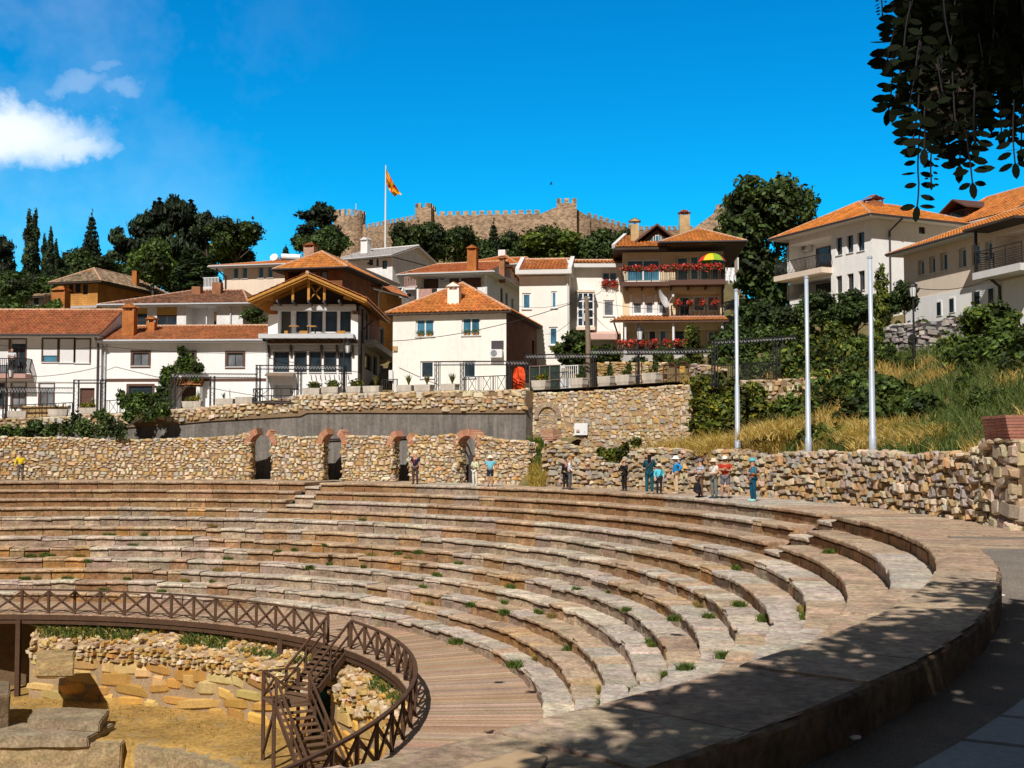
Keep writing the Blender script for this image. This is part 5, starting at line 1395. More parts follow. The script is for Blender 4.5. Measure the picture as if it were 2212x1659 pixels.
# ---- central house with the big timber gable
f = FX(577, 77, 772, 77); h = House('timber_gable_house', 'white three storey house with an open orange timber gable, loggia and dark windows', f, 12.5, 4.8, 10.95, 'white')
L = f.L
zl0 = f.uv(660, 724)[1]; zl1 = f.uv(660, 661)[1]
lo = h.void(f, (600, 662, 758, 724), 1.3)
lg = Fac(f.P(0, 0, -1.3), f.P(L, 0, -1.3))
mb = MB()   # loggia: windows and door on its back wall
for i, R in enumerate(((640.5, 671.5, 664.5, 717), (672.5, 671.5, 696.5, 717), (704, 671.5, 728, 717), (735.5, 671.5, 758, 717))):
 u0, z0, u1, z1 = lg.rect(*R); m = MB(); lg.box(m, u0, z0, u1, z0 + .08, .01, .1); lg.box(m, u0, z1 - .08, u1, z1, .01, .1); lg.box(m, u0, z0 + .08, u0 + .08, z1 - .08, .01, .1); lg.box(m, u1 - .08, z0 + .08, u1, z1 - .08, .01, .1)
 w_ = m.make('window', MT['darkframe'], h.root); m = MB(); lg.box(m, u0 + .06, z0 + .06, u1 - .06, z1 - .06, .006, .04); m.make('pane', MT['glass'], w_)
 m = MB(); lg.box(m, u0 - .05, z0 - .06, u1 + .05, z0 - .004, .0, .14); m.make('sill', MT['soffit'], w_)
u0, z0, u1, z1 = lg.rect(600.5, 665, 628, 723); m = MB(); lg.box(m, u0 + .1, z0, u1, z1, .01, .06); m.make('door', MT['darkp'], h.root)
# roof: ridge running back, big overhang in front
zeL = f.uv(536, 641)[1]
zr = at(663.5, 588, 75.4).z
ctrX = at(663.5, 588, 75.4).x; um = ctrX - f.P0.x
cE, r0, r1 = roof_hip(h, zr - 1.72, 1.72, 1.6, 0, 0, (.44, .16, .06), 'b', soffit='soffit_wood', seed=9, gut=None, base=(um - 3.95, um + 3.95, -1.6, 12.8), th=.16)
h.extra.clear()
ze = zr - 1.72
mb = MB()   # back gable
mb.poly([f.P(0, 10.9, -12.4), f.P(L, 10.9, -12.4), f.P(um, zr - .2, -12.4)]); mb.make('back_gable', MT['white'], h.root)
tr = MB()
for d in (1.45, .3, -1.2):      # timber trusses: rafters, collar
 for s in (-1, 1):
  tr.bar(f.P(um, zr - .28, d), f.P(um + s * 3.85, ze - .22, d), .12, .2)
tr.make('rafters', MT['soffit_wood'], h.root)
for du, zz in ((0, 1.45), (-1.05, .98), (1.05, .98)):
 MB().bar(f.P(um + du, ze - .62 + .55, .95), f.P(um + du, ze + zz - .12, .95), .16).make('king_post', MT['soffit_wood'], h.root)
mb = MB(); mb.bar(f.P(um + .05, ze + .1, .6), f.P(um + .75, ze + .9, .6), .09); mb.bar(f.P(um + .7, ze + .05, .6), f.P(um + .1, ze + .9, .6), .09); mb.make('cross_strut', MT['soffit_wood'], h.root)
for du in (-2.65, 2.65): MB().bar(f.P(um + du - .3, ze + .12, 1.0), f.P(um + du + .25, ze - .02, 1.0), .18).make('purlin_end', MT['soffit_wood'], h.root)
for du in (-2.05, -1.02, .02, 1.04, 2.06): MB().bar(f.P(um + du, ze - .15, 1.25), f.P(um + du + .02, ze - .30, -.2), .12, .16).make('steel_joist', MT['gutter_dark'], h.root)
mb = MB(); f.box(mb, .15, ze - .62, L - .15, ze - .36, -.2, .06); mb.make('steel_beam', MT['gutter'], h.root)
mb = MB(); mb.poly([f.P(.2, ze - .4, -2.2), f.P(L - .2, ze - .4, -2.2), f.P(um + 3.1, ze + .2, -2.2), f.P(um, zr - .35, -2.2), f.P(um - 3.1, ze + .2, -2.2)]); mb.make('attic_back', MT['darkp'], h.root)  # dark plane stands in for the shade of the open attic
mb = MB(); f.box(mb, lo[0] - .3, lo[3] - .28, lo[2] + .3, lo[3] + .14, -.5, .05); mb.make('lintel', MT['greyp'], h.root)
# balcony slab
u0, zs1 = f.uv(565, 723); u1, zs0 = f.uv(767.5, 733)
h.slab(f, u0, u1, zs1 - .02, .30, .0, 1.0, 'gutter', 'balcony_slab')
mb = MB()
for i in range(9): u = lerp(u0 + .3, u1 - .2, i / 8); mb.bar(f.P(u, zs0 - .12, 0), f.P(u, zs0 - .10, .85), .1, .14)
f.box(mb, .0, zs0 - .28, L, zs0 - .03, .002, .25); mb.make('balcony_beams', MT['wood'], h.root)
for x0, x1 in ((592, 623), (637, 661), (669, 693), (701, 725), (733, 758)): h.win(f, (x0, 761, x1, 804), 'darkframe', 'glass', 1, 1, .07, True, .16, None, (.05, 'darkframe'))
for x0, x1 in ((586, 626), (633, 692), (700, 727), (732, 760)):
 u0_, z0_, u1_, z1_ = f.rect(x0, 747, x1, 757); mb = MB(); f.box(mb, u0_, z0_, u1_, z1_, 0, .12); mb.make('blind_box', MT['greyp'], h.root)
for x in (582, 630, 696, 729, 763):
 u, z = f.uv(x, 746); mb = MB(); mb.bar(f.P(u, z, .3), f.P(u, z - .55, .06), .12, .18); mb.bar(f.P(u, z - .55, .06), f.P(u, z - .8, .05), .1, .14); mb.make('bracket', MT['soffit_dark'], h.root)
v_ = h.void(f, (590, 831, 632, 872), 1.2); h.door(f, f.rect(597, 836, 618, 872), 'darkframe', 'darkframe', 1.1, px=False) if False else None
u0_, z0_, u1_, z1_ = f.rect(577, 807, 638, 812); mb = MB(); mb.hexa([f.P(u0_, z1_ - .2, .8), f.P(u1_, z1_ - .25, .8), f.P(u1_, z1_, 0), f.P(u0_, z1_, 0), f.P(u0_, z1_ - .13, .8), f.P(u1_, z1_ - .18, .8), f.P(u1_, z1_ + .07, 0), f.P(u0_, z1_ + .07, 0)]); mb.make('porch_roof', MT['wood_pole'], h.root)
mb = MB()
for i in range(9): u, z = f.uv(lerp(672, 752, i / 8), 810); mb.bar(f.P(u, z, .02), f.P(u + .06, z - .35, .12), .03)
mb.make('iron_spikes', MT['black'], h.root)
downpipe(h, [f.P(-.05, zs0 - .2, .7), f.P(0, zs0 - .9, .1), f.P(0, 5.2, .1)], 'gutter', .07)
# right flank: piers, dark glazing, a brick panel
rf = h.r
BKS = M_brick('red_flank_brick', rf.e, (.27, .085, .045), (.22, .07, .04), (.34, .24, .18), .26, .085, .014)
for R in ((780, 664, 788.5, 742), (790, 672, 796, 735)): h.win(rf, R, 'darkframe', 'glass', 1, 1, .08, False, .2)
h.win(rf, (819.5, 706, 829.5, 750), 'darkframe', 'glass', 1, 1, .1, False, .2)
u0_, z0_, u1_, z1_ = rf.rect(798.5, 672, 818, 755); mb = MB(); rf.box(mb, u0_, z0_, u1_, z1_, 0, .06); mb.make('brick_panel', BKS, h.root)
for R in ((788, 765, 804, 800), (806, 770, 815, 810), (776, 765, 783, 808), (823, 790, 828, 808)): h.win(rf, R, 'darkframe', 'glass', 1, 1, .08, False, .25)
u0_, z0_, u1_, z1_ = rf.rect(786, 752, 840, 764); mb = MB(); rf.box(mb, u0_, z0_, u1_, z1_, 0, .8); mb.make('flank_ledge', MT['greyp'], h.root)
downpipe(h, [rf.P(1.2, 10.7, .9), rf.P(.9, 9.9, .12), rf.P(.9, 5.5, .12)], 'gutter_dark', .06)
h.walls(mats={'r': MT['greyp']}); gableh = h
# ---- cream house with the side of dark red brick
f = FX(847.6, 75.6, 1093.5, 74); h = House('cream_house', 'plain cream plastered house with orange hipped roof and dark red brick flank', f, 13, 4.9, 10.8, 'cream')
SB = M_brick('dark_red_flank_brick', -f.n, (.165, .055, .038), (.125, .042, .03), (.22, .13, .09), .28, .095, .016)
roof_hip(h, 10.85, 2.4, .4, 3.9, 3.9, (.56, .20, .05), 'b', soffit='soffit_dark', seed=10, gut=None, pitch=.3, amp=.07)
mb = MB()
for i in range(11): u = lerp(.3, f.L - .2, i / 10); mb.bar(f.P(u, 10.74, 0), f.P(u, 10.74, .36), .1, .12)
mb.make('rafter_ends', MT['wood'], h.root)
for R in ((898, 688.5, 938, 727), (997.5, 685.5, 1037.5, 724.5)): h.win(f, R, 'whiteframe', 'glass_blue', 2, 1, .1, True, .16)
for R in ((908, 780, 937, 817), (1000, 779, 1028, 816)): h.win(f, R, 'whiteframe', 'glass', 1, 1, .1, True, .16)
u0, z0, u1, z1 = f.rect(1061.5, 736, 1088, 755); mb = MB(); f.box(mb, u0, z0, u1, z1, 0, .03); mb.make('vent_panel', MT['gutter_dark'], h.root)
u0, z0, u1, z1 = f.rect(849.5, 748, 859, 758); mb = MB(); f.box(mb, u0, z0, u1, z1, 0, .12); mb.make('meter_box', MT['wood_pale'], h.root)
u0, z0, u1, z1 = f.rect(840, 800, 846.5, 822); mb = MB(); f.box(mb, u0 + .05, z0, u1 + .1, z1, 0, .2); mb.make('meter_cabinet', MT['metal_white'], h.root)
h.win(h.r, (1149, 735, 1154, 765), 'darkframe', 'glass', 1, 1, .1, False, .2)
c_ = chimney(h, f.P(f.uv(974, 660)[0], 10.95, -.9), .78, .7, 1.45, MT['cream'], f.e, hood='gable', col=(.50, .17, .05))
h.walls(mats={'r': SB}); creamh = h
ac_unit(f, (1060, 755.5, 1087.5, 773), 'white air conditioner mounted on the cream front wall under the dark vent')
# ---- white balcony house behind
f = FX(899, 101, 1052, 99.6); h = House('white_house', 'white house with a shaded balcony, brown shutters and low orange roof, behind the cream house', f, 18, 9, 17.0, 'white')
roof_hip(h, 17.1, 1.5, 1.0, 2.4, 6.5, (.56, .19, .035), 'e', seed=11, base=(-.6, f.L + .8, -1.0, 17.5))
bal = h.void(f, (905, 594, 1046, 652), 1.5)
bf = Fac(f.P(0, 0, -1.5), f.P(f.L, 0, -1.5))
for R, g in (((914, 601, 947, 655), 2), ((971, 600, 992, 655), 1), ((996, 600, 1018, 655), 1), ((1018, 600, 1039, 655), 1)):
 u0, z0, u1, z1 = bf.rect(*R); m = MB(); bf.box(m, u0, z0, u1, z1, .005, .06); w_ = m.make('window', MT['brownframe'], h.root)
 m = MB()
 for k in range(g): a, b = lerp(u0, u1, k / g) + .12, lerp(u0, u1, (k + 1) / g) - .1; bf.box(m, a, z0 + .3, b, z0 + (z1 - z0) * .55, .06, .075)
 m.make('pane', MT['glass_blue'], w_)
railing_bars(h.root, [f.P(bal[0], bal[1] + .05, .0), f.P(bal[2] - .2, bal[1] + .05, .0)], 1.15, 'brownframe', .15, 'balcony_railing', .035)
for u in (bal[0] + .02, bal[2] - .05): MB().bar(f.P(u, bal[1], -.1), f.P(u, bal[3], -.1), .2).make('balcony_post', MT['yellow'], h.root)
mb = MB()
for i, (a, b, m) in enumerate(((.12, .3, 0), (.36, .62, 1))): pass
BRK2 = MT['clinker']
chimney(h, f.P(f.uv(999, 560)[0], 17.75, -3.6), .85, .8, 1.95, BRK2, f.e, hood='gable', col=(.18, .07, .05))
chimney(h, f.P(f.uv(1066, 572)[0], 17.3, -3.4), .5, .5, 1.35, OB, f.e, hood='gable', col=(.22, .08, .05))
for R in ((1081, 622, 1087, 657), (1092, 633, 1097, 668), (1105, 645, 1109, 675)): h.win(h.r, R, 'darkframe', 'glass', 1, 1, .1, False, .2)
h.walls(mats={'r': MT['white2']})
ac_unit(bf, (952, 594, 968, 608), 'white air conditioner high on the shaded balcony wall')
for k, (x, cl) in enumerate(((905, 'pink and maroon laundry hung over the balcony railing at its left end'), (945, 'white laundry hung over the middle of the balcony railing'), (1032, 'white sheet hung near the right end of the balcony railing'))):
 u = f.uv(x, 630)[0]; r_ = random.Random(x); mb = MB(); w = (1.2, 1.7, .8)[k]
 V = []
 for i in range(9):
  for j in range(5): V.append(f.P(u + w * i / 8, bal[1] + 1.2 - .85 * j / 4 - (.05 * sin(i * 1.3) if j == 4 else 0), .07 + .03 * sin(i * 2 + j)))
 mb.add(V, [(i * 5 + j, (i + 1) * 5 + j, (i + 1) * 5 + j + 1, i * 5 + j + 1) for i in range(8) for j in range(4)])
 finish(mb.make('laundry', (MT['pink'], MT['whiteframe'], MT['shutter'])[k]), cl, 'laundry')
# ---- roofs further back
f = FX(985, 113, 1104, 111.5); h = House('pale_pink_house', 'pale pink house with a tall orange hipped roof further up the hill', f, 14, 10, 19.5, 'beige')
roof_hip(h, 19.6, 2.2, .9, 4, 3.4, (.54, .18, .035), 'e', seed=12)
h.win(h.r, (1111, 578, 1115, 600), 'darkframe', 'glass', 1, 1, .1, False, .15)
h.walls()
f = FX(880, 108, 925, 107.4); h = House('small_white_house', 'narrow white house with a red roof left of the balcony house', f, 10, 10, 18.0, 'white2')
roof_hip(h, 18.1, 1.7, .8, 2, 0, (.40, .12, .04), 'e', seed=13, base=(-.8, 8.5, -.8, 10))
h.win(f, (880.5, 586, 890, 606), 'darkframe', 'glass', 1, 1, .08, False, .15); z = f.uv(885, 624)[1]
h.slab(f, 0, 1.1, z, .2, 0, .9, 'soffit', 'balcony_slab'); railing_bars(h.root, [f.P(0, z, .85), f.P(1.1, z, .85)], 1.0, 'pink', .14, 'balcony_railing', .06)
h.win(f, (878.5, 634, 888, 645), 'brownframe', 'glass', 1, 1, .08, False, .15)
h.walls()
f = FX(1050, 127, 1136, 126); h = House('far_house', 'far house with a flat orange roof just below the trees', f, 9, 12, 22.0, 'pink')
roof_hip(h, 22.1, 1.4, .7, 1.5, 1.5, (.55, .16, .03), 'e', seed=14); h.walls()
chimney(h, f.P(1.5, 22.4, -1.5), .8, .8, 1.5, MT['white2'], f.e, hood=None)
f = FX(1118, 122, 1185, 121); h = House('far_house', 'far house with ragged dark old roof tiles just below the trees', f, 9, 12, 20.4, 'yellow')
roof_hip(h, 20.5, 1.4, .8, 2.5, 2.5, OLD, 'e', seed=15, var=.4); h.walls()
f = FX(1215, 112, 1330, 110); h = House('far_house', 'house with a plain orange roof rising behind the cream block', f, 10, 11, 16.6, 'cream2')
roof_hip(h, 17.0, 2.9, .8, 5.6, 0, (.56, .20, .035), 'e', seed=16); h.walls()
# ---- grey roofed house
f = FX(738, 128, 846, 125); h = House('grey_roof_house', 'white house with pale grey corrugated roof and a broad gable wall', f, 9.5, 12, 22.6, 'white2')
roof_hip(h, 22.7, 1.9, .9, 0, 0, (.45, .42, .40), 'e', seed=17, gut='gutter', var=.08, amp=.03, ridge='soffit', over_side=.5)
for R in ((793, 566, 806, 571), (797, 561, 806, 573), (826, 563, 836, 581), (813, 560, 818, 575)): h.win(f, R, 'darkframe', 'glass_blue', 1, 1, .1, False, .12)
chimney(h, f.P(f.uv(762, 530)[0], 23.6, -2.6), .9, .8, 1.5, MT['white2'], f.e, hood='gable', col=(.6, .55, .5))
h.walls()
# ---- cream modern block (two volumes)
f = FX(1122, 84.4, 1230, 84); h = House('cream_block', 'plain cream modern house with tiled parapet roofs, small windows and a pink awning', f, 12, 6.5, 14.6, 'cream2')
def mono_roof(h, f, u0, u1, ze, zr, d0, d1, col, seed, name='roof'):
 r_ = random.Random(seed); mb = MB()
 tile_plane(mb, f.P(u0, ze, -d0), f.P(u1, ze, -d0), f.P(u1, zr, -d1), f.P(u0, zr, -d1), col, r_)
 h.roof = mb.make(name, MT['tile'], h.root)
 mb = MB(); ridge_caps(mb, f.P(u0, zr, -d1), f.P(u1, zr, -d1), .12); mb.make('ridge_tiles', MT['ridge'], h.roof)
 mb = MB()
 for (a, b) in ((u0 - .28, u0 + .02), (u1 - .02, u1 + .28)):
  mb.hexa([f.P(a, ze - .3, -d0 + .25), f.P(b, ze - .3, -d0 + .25), f.P(b, zr - .25, -d1), f.P(a, zr - .25, -d1), f.P(a, ze + .08, -d0 + .25), f.P(b, ze + .08, -d0 + .25), f.P(b, zr + .22, -d1), f.P(a, zr + .22, -d1)])
 mb.hexa([f.P(u0 - .28, ze - .36, -d0 + .26), f.P(u1 + .28, ze - .36, -d0 + .26), f.P(u1 + .28, ze - .3, -d1), f.P(u0 - .28, ze - .3, -d1), f.P(u0 - .28, ze - .08, -d0 + .26), f.P(u1 + .28, ze - .08, -d0 + .26), f.P(u1 + .28, zr - .3, -d1), f.P(u0 - .28, zr - .3, -d1)])
 mb.make('verge', MT['soffit'], h.roof)
zE = f.uv(1175, 584)[1]
mono_roof(h, f, .05, f.L - .05, zE, zE + 1.35, -.5, 3.4, (.48, .16, .045), 21)
for R in ((1128, 633, 1147, 668), (1190.5, 629, 1203, 666), (1186, 706, 1205, 746)): h.win(f, R, 'whiteframe', 'glass_blue', 1, 1, .12, True, .14, sillmat=MT['greyp'])
g = Fac(f.P(f.L, 0, -2.2), at(1347, 900, 86.2))
z1b = g.uv(1290, 573)[1]
mb = MB(); bx_ = lambda *a: g.box(mb, *a)
h2 = House('cream_block', 'cream upper wing with a white glazed bay and red flower boxes beside the plain block', g, 9.5, 6.5, z1b, 'cream2')
mono_roof(h2, g, .0, g.L + .4, z1b + .12, z1b + .75, -.4, 2.5, (.50, .17, .045), 22)
h2.win(g, (1300.5, 587, 1333.5, 614), 'whiteframe', 'glass_blue', 2, 1, .1, True, .14); h2.win(g, (1303.5, 648, 1327, 683), 'whiteframe', 'glass_grey', 1, 1, .1, True, .14, sillmat=MT['greyp'])
u0, z0, u1, z1 = g.rect(1246, 636, 1280, 707); u0 += .02; mb = MB(); o = .85
g.box(mb, u0, z0, u1, z1, .0, o); bay = mb.make('glazed_bay', MT['glass'], h2.root)
mb = MB(); n = 4
for i in range(4): u = lerp(u0, u1, i / 3); g.box(mb, u - .05, z0, u + .05, z1, o - .02, o + .05)
for i in range(5): z = lerp(z0, z1, i / 4); g.box(mb, u0 - .05, z - .05, u1 + .05, z + .05, o - .018, o + .045)
for i in range(5): z = lerp(z0, z1, i / 4); mb.box(g.P(u1, z, o / 2), .06, o, .09, ex=g.e)
mb.make('bay_frame', MT['whiteframe'], bay)
for a_, b_ in ((z0 - .28, z0 - .05), (z1 + .05, z1 + .22)): mb = MB(); g.box(mb, u0 - .12, a_, u1 + .12, b_, 0, o + .12); mb.make('bay_ledge', MT['beige'], bay)
u0, z0, u1, z1 = g.rect(1252, 718, 1337, 731); mb = MB()
mb.hexa([g.P(u0, z0 + .1, 1.5), g.P(u1, z0 + .1, 1.5), g.P(u1, z1, 0), g.P(u0, z1, 0), g.P(u0, z0 + .2, 1.5), g.P(u1, z0 + .2, 1.5), g.P(u1, z1 + .08, 0), g.P(u0, z1 + .08, 0)]); g.box(mb, u0, z0 - .2, u1, z0 + .1, 1.46, 1.5); mb.make('awning', MT['awning'], h2.root)
h2.void(g, (1256, 734, 1335, 775), 1.5)
downpipe(h, [f.P(f.L - .12, zE - .3, .3), f.P(f.L - .12, zE - .8, .08), f.P(f.L - .12, 7, .08)], 'whiteframe', .05)
h.walls(); h2.walls()
# ---- apartment house with flower balconies
f = FX(1347, 84.6, 1566, 84); h = House('balcony_house', 'tall cream house with red geranium balconies, orange roofs and a dark dormer', f, 13, 6.5, 16.4, 'yellow')
zE1, zE2 = f.uv(1390, 538)[1], f.uv(1510, 527)[1]
# the right half of the roof projects further
us, ub = f.uv(1440, 530)[0], f.L
roof_hip(h, zE2 - .1, 1.6, 1.4, 3.6, 3.6, (.52, .185, .04), 'b', soffit='soffit_dark', gut='gutter_dark', seed=23, base=(us - .6, f.L + 1.5, -1.7, 14))
mb = MB(); r_ = random.Random(24); tile_plane(mb, f.P(-.6, zE1, 1.2), f.P(us + 1, zE1, 1.2), f.P(us + 1, zE1 + 1.6, -3.2), f.P(.3, zE1 + 1.6, -3.2), (.50, .175, .04), r_); rf2 = mb.make('roof', MT['tile'], h.root)
ROOT[rf2.name] = ROOT[h.root.name]
mb = MB(); mb.hexa([f.P(-.7, zE1 - .22, 1.2), f.P(us, zE1 - .22, 1.2), f.P(us, zE1 - .22, -6), f.P(-.7, zE1 - .22, -6), f.P(-.7, zE1 - .06, 1.2), f.P(us, zE1 - .06, 1.2), f.P(us, zE1 + 1.5, -3.2), f.P(-.1, zE1 + 1.5, -3.2)]); mb.make('eaves', MT['soffit_dark'], rf2)
mb = MB(); mb.bar(f.P(-.7, zE1 + .02, 1.2), f.P(.25, zE1 + 1.62, -3.2), .25, .3); mb.make('verge', MT['soffit'], rf2)
# dormer
dF = Fac(f.P(0, 0, -.7), f.P(f.L, 0, -.7)); u0, z0 = dF.uv(1386, 522); u1, _ = dF.uv(1451, 522); um, zp = dF.uv(1419, 489)
mb = MB(); mb.poly([dF.P(u0, z0), dF.P(u1, z0), dF.P(um, zp - .25)]); dm = mb.make('dormer', MT['soffit_dark'], h.root)
mb = MB()
for (a, b) in ((u0 - .5, um), (u1 + .5, um)):
 P0_, P1_ = dF.P(a, z0 - .15, .5), dF.P(b, zp, .5); P2_, P3_ = dF.P(b, zp, -4), dF.P(a, z0 - .15, -4)
 mb.hexa([P0_, P1_, P2_, P3_, P0_ + Z3 * .16, P1_ + Z3 * .16, P2_ + Z3 * .16, P3_ + Z3 * .16])
mb.make('dormer_roof', MT['brownframe'], dm)
for R, sl in (((1404, 509, 1412, 522), 'l'), ((1415, 508, 1424, 522), ''), ((1427, 509, 1436, 522), 'r')):
 a, c_, b, d_ = dF.rect(*R); k = .45
 P = [(a, c_), (b, c_), (b, d_ if sl != 'r' else d_ - k), (a, d_ if sl != 'l' else d_ - k)]
 m = MB(); m.poly([dF.P(u, z, .05) for u, z in P]); w_ = m.make('dormer_window', MT['whiteframe'], dm)
 m = MB(); cu, cz = (a + b) / 2, (c_ + d_) / 2; m.poly([dF.P(lerp(u, cu, .28), lerp(z, cz, .16), .065) for u, z in P]); m.make('pane', MT['glass_blue'], w_)
YB = M_brick('yellow_chimney_brick', f.e, (.62, .42, .18), (.56, .36, .14), (.5, .4, .28), .28, .1, .014)
chimney(h, f.P(f.uv(1372, 512)[0], zE1 + .9, -1.2), .6, .6, 1.15, YB, f.e, hood='gable', col=(.12, .06, .05))
chimney(h, f.P(f.uv(1485, 510)[0], zE2 + 1.0, -3.2), .78, .7, 1.75, YB, f.e, hood='flat', col=(.40, .12, .06))
# top floor
h.win(f, (1353, 560, 1426, 608), 'whiteframe', 'glass_blue', 2, 1, .12, False, .2)
t_ = h.void(f, (1459, 551, 1557, 609), 1.2); bf = Fac(f.P(0, 0, -1.2), f.P(f.L, 0, -1.2))
for R in ((1462, 556, 1487, 608), (1490, 553, 1509, 606), (1512, 553, 1531, 606), (1533, 551, 1553, 606)):
 u0, z0, u1, z1 = bf.rect(*R); m = MB(); bf.box(m, u0, z0, u1, z1, .0, .08); w_ = m.make('window', MT['whiteframe'], h.root)
 m = MB(); bf.box(m, u0 + .1, z0 + .1, u1 - .1, z1 - .1, .06, .09); m.make('pane', MT['glass_blue'], w_)
u0 = f.uv(1342, 611)[0]; u1 = f.uv(1563, 609)[0]; um = f.uv(1445, 611)[0]; zb = f.uv(1440, 612)[1]
h.slab(f, u0, um, zb, .32, 0, 1.1, 'brownframe', 'balcony_slab'); h.slab(f, um, u1, zb + .05, .36, 0, 1.45, 'brownframe', 'balcony_slab')
railing_bars(h.root, [f.P(u0 + .05, zb, .05), f.P(u0 + .05, zb, 1.05), f.P(um, zb, 1.05)], 1.0, 'black', .13, 'balcony_railing', .03)
railing_bars(h.root, [f.P(um, zb + .05, 1.4), f.P(u1 - .05, zb + .05, 1.4), f.P(u1 - .05, zb + .05, .05)], 1.0, 'black', .13, 'balcony_railing', .03)
mb = MB()
for x in (1354, 1387, 1417, 1449, 1486, 1523, 1561): u = f.uv(x, 620)[0]; mb.bar(f.P(u, zb - .45, .02), f.P(u, zb - .38, .8), .12, .2)
mb.make('balcony_brackets', MT['wood'], h.root)
TOPB = [(f, x, 582.5, 1.15 if x < 1440 else 1.5) for x in (1352, 1379, 1405, 1431, 1457, 1480, 1503, 1526, 1549)]
# middle floor
for R in ((1366, 642, 1388, 679), (1393, 640, 1413, 679), (1421, 640, 1442, 679)): h.win(f, R, 'whiteframe', 'glass_grey', 1, 1, .12, True, .16, (.35, 'shutter'))
u0_, z0_, u1_, z1_ = f.rect(1360, 636, 1446, 682); mb = MB()
for x0, x1 in ((1360, 1366), (1388.4, 1392.6), (1413.5, 1420.5), (1442.5, 1446)): a, b = f.uv(x0, 660)[0], f.uv(x1, 660)[0]; f.box(mb, a, z0_, b, z1_, .003, .08)
f.box(mb, u0_, z0_ - .06, u1_, z0_ + .08, .004, .1); mb.make('window_surround', MT['whiteframe'], h.root)
m_ = h.void(f, (1459, 632, 1556, 684), 1.3); bf2 = Fac(f.P(0, 0, -1.3), f.P(f.L, 0, -1.3))
for R, gl in (((1470, 644, 1488, 684), 'glass'), ((1500, 643, 1520, 672), 'glass_grey'), ((1530, 643, 1550, 672), 'glass_grey')):
 u0, z0, u1, z1 = bf2.rect(*R); m = MB(); bf2.box(m, u0 - .1, z0, u1 + .1, z1 + .1, .0, .06); w_ = m.make('window', MT['whiteframe'], h.root)
 m = MB(); bf2.box(m, u0, z0 + .06, u1, z1, .05, .08); m.make('pane', MT[gl], w_)
zb2 = f.uv(1500, 685)[1]
railing_bars(h.root, [f.P(f.uv(1450, 680)[0], zb2, .1), f.P(f.uv(1450, 680)[0], zb2, .7), f.P(f.uv(1560, 680)[0], zb2, .7), f.P(f.uv(1560, 680)[0], zb2, .05)], .8, 'black', .3, 'balcony_railing', .03)
h.slab(f, f.uv(1447, 690)[0], f.uv(1562, 690)[0], zb2, .2, 0, .85, 'pink', 'balcony_slab')
# tiled canopy over the ground floor
a, z1_ = f.uv(1343, 683); b, _ = f.uv(1560, 683); z0_ = f.uv(1440, 706)[1] + .32; mb = MB(); r_ = random.Random(25)
tile_plane(mb, f.P(a - .9, z0_, 1.75), f.P(b + .3, z0_, 1.75), f.P(b + .1, z1_ + .0, .06), f.P(a, z1_ + .0, .06), (.50, .19, .055), r_)
cn = mb.make('tiled_canopy', MT['tile'], h.root)
mb = MB(); mb.hexa([f.P(a - .9, z0_ - .16, 1.75), f.P(b + .3, z0_ - .16, 1.75), f.P(b + .1, z1_ - .3, .0), f.P(a, z1_ - .3, .0), f.P(a - .9, z0_ - .06, 1.75), f.P(b + .3, z0_ - .06, 1.75), f.P(b + .1, z1_ - .06, .0), f.P(a, z1_ - .06, .0)]); mb.make('canopy_boards', MT['brownframe'], cn)
gv = h.void(f, (1350, 712, 1556, 776), 1.6); bf3 = Fac(f.P(0, 0, -1.6), f.P(f.L, 0, -1.6))
for R, gl in (((1374, 716, 1395, 760), 'glass'), ((1400, 712, 1418, 760), 'glass'), ((1424, 712, 1440, 760), 'glass_blue'), ((1456, 713, 1480, 770), 'glass'), ((1528, 716, 1543, 752), 'glass_blue')):
 u0, z0, u1, z1 = bf3.rect(*R); m = MB(); bf3.box(m, u0, z0, u1, z1, .0, .06); w_ = m.make('window', MT['whiteframe'], h.root)
 m = MB(); bf3.box(m, u0 + .1, z0 + .08, u1 - .1, z1 - .08, .05, .08); m.make('pane', MT[gl], w_)
zb3 = gv[1] + .2
railing_bars(h.root, [f.P(f.uv(1338, 760)[0], zb3, 1.5), f.P(f.uv(1482, 760)[0], zb3, 1.5)], 1.0, 'black', .13, 'terrace_railing', .03)
for x in (1350, 1452, 1556): u = f.uv(x, 740)[0]; MB().bar(f.P(u, zb3 - 1.5, 1.4), f.P(u, z0_ - .1, 1.4), .14).make('terrace_post', MT['whiteframe'], h.root)
h.slab(f, f.uv(1336, 770)[0], f.L + .2, zb3, 1.6, 0, 1.65, 'greyp', 'terrace_base')
downpipe(h, [f.P(f.L - .15, 16, .5), f.P(f.L - .12, 15.3, .1), f.P(f.L - .12, 7, .1)], 'gutter_dark', .07)
downpipe(h, [f.P(-.7, z0_ - .1, 1.7), f.P(-.4, z0_ - .9, .6), f.P(-.4, z0_ - 2.2, .6)], 'brownframe', .06)
for R in ((1590, 560, 1596, 590), (1590, 640, 1596, 668), (1588, 700, 1595, 720)): h.win(h.r, R, 'whiteframe', 'glass_grey', 1, 1, .1, False, .1)
h.walls(mats={'r': MT['beige']}); balh = h
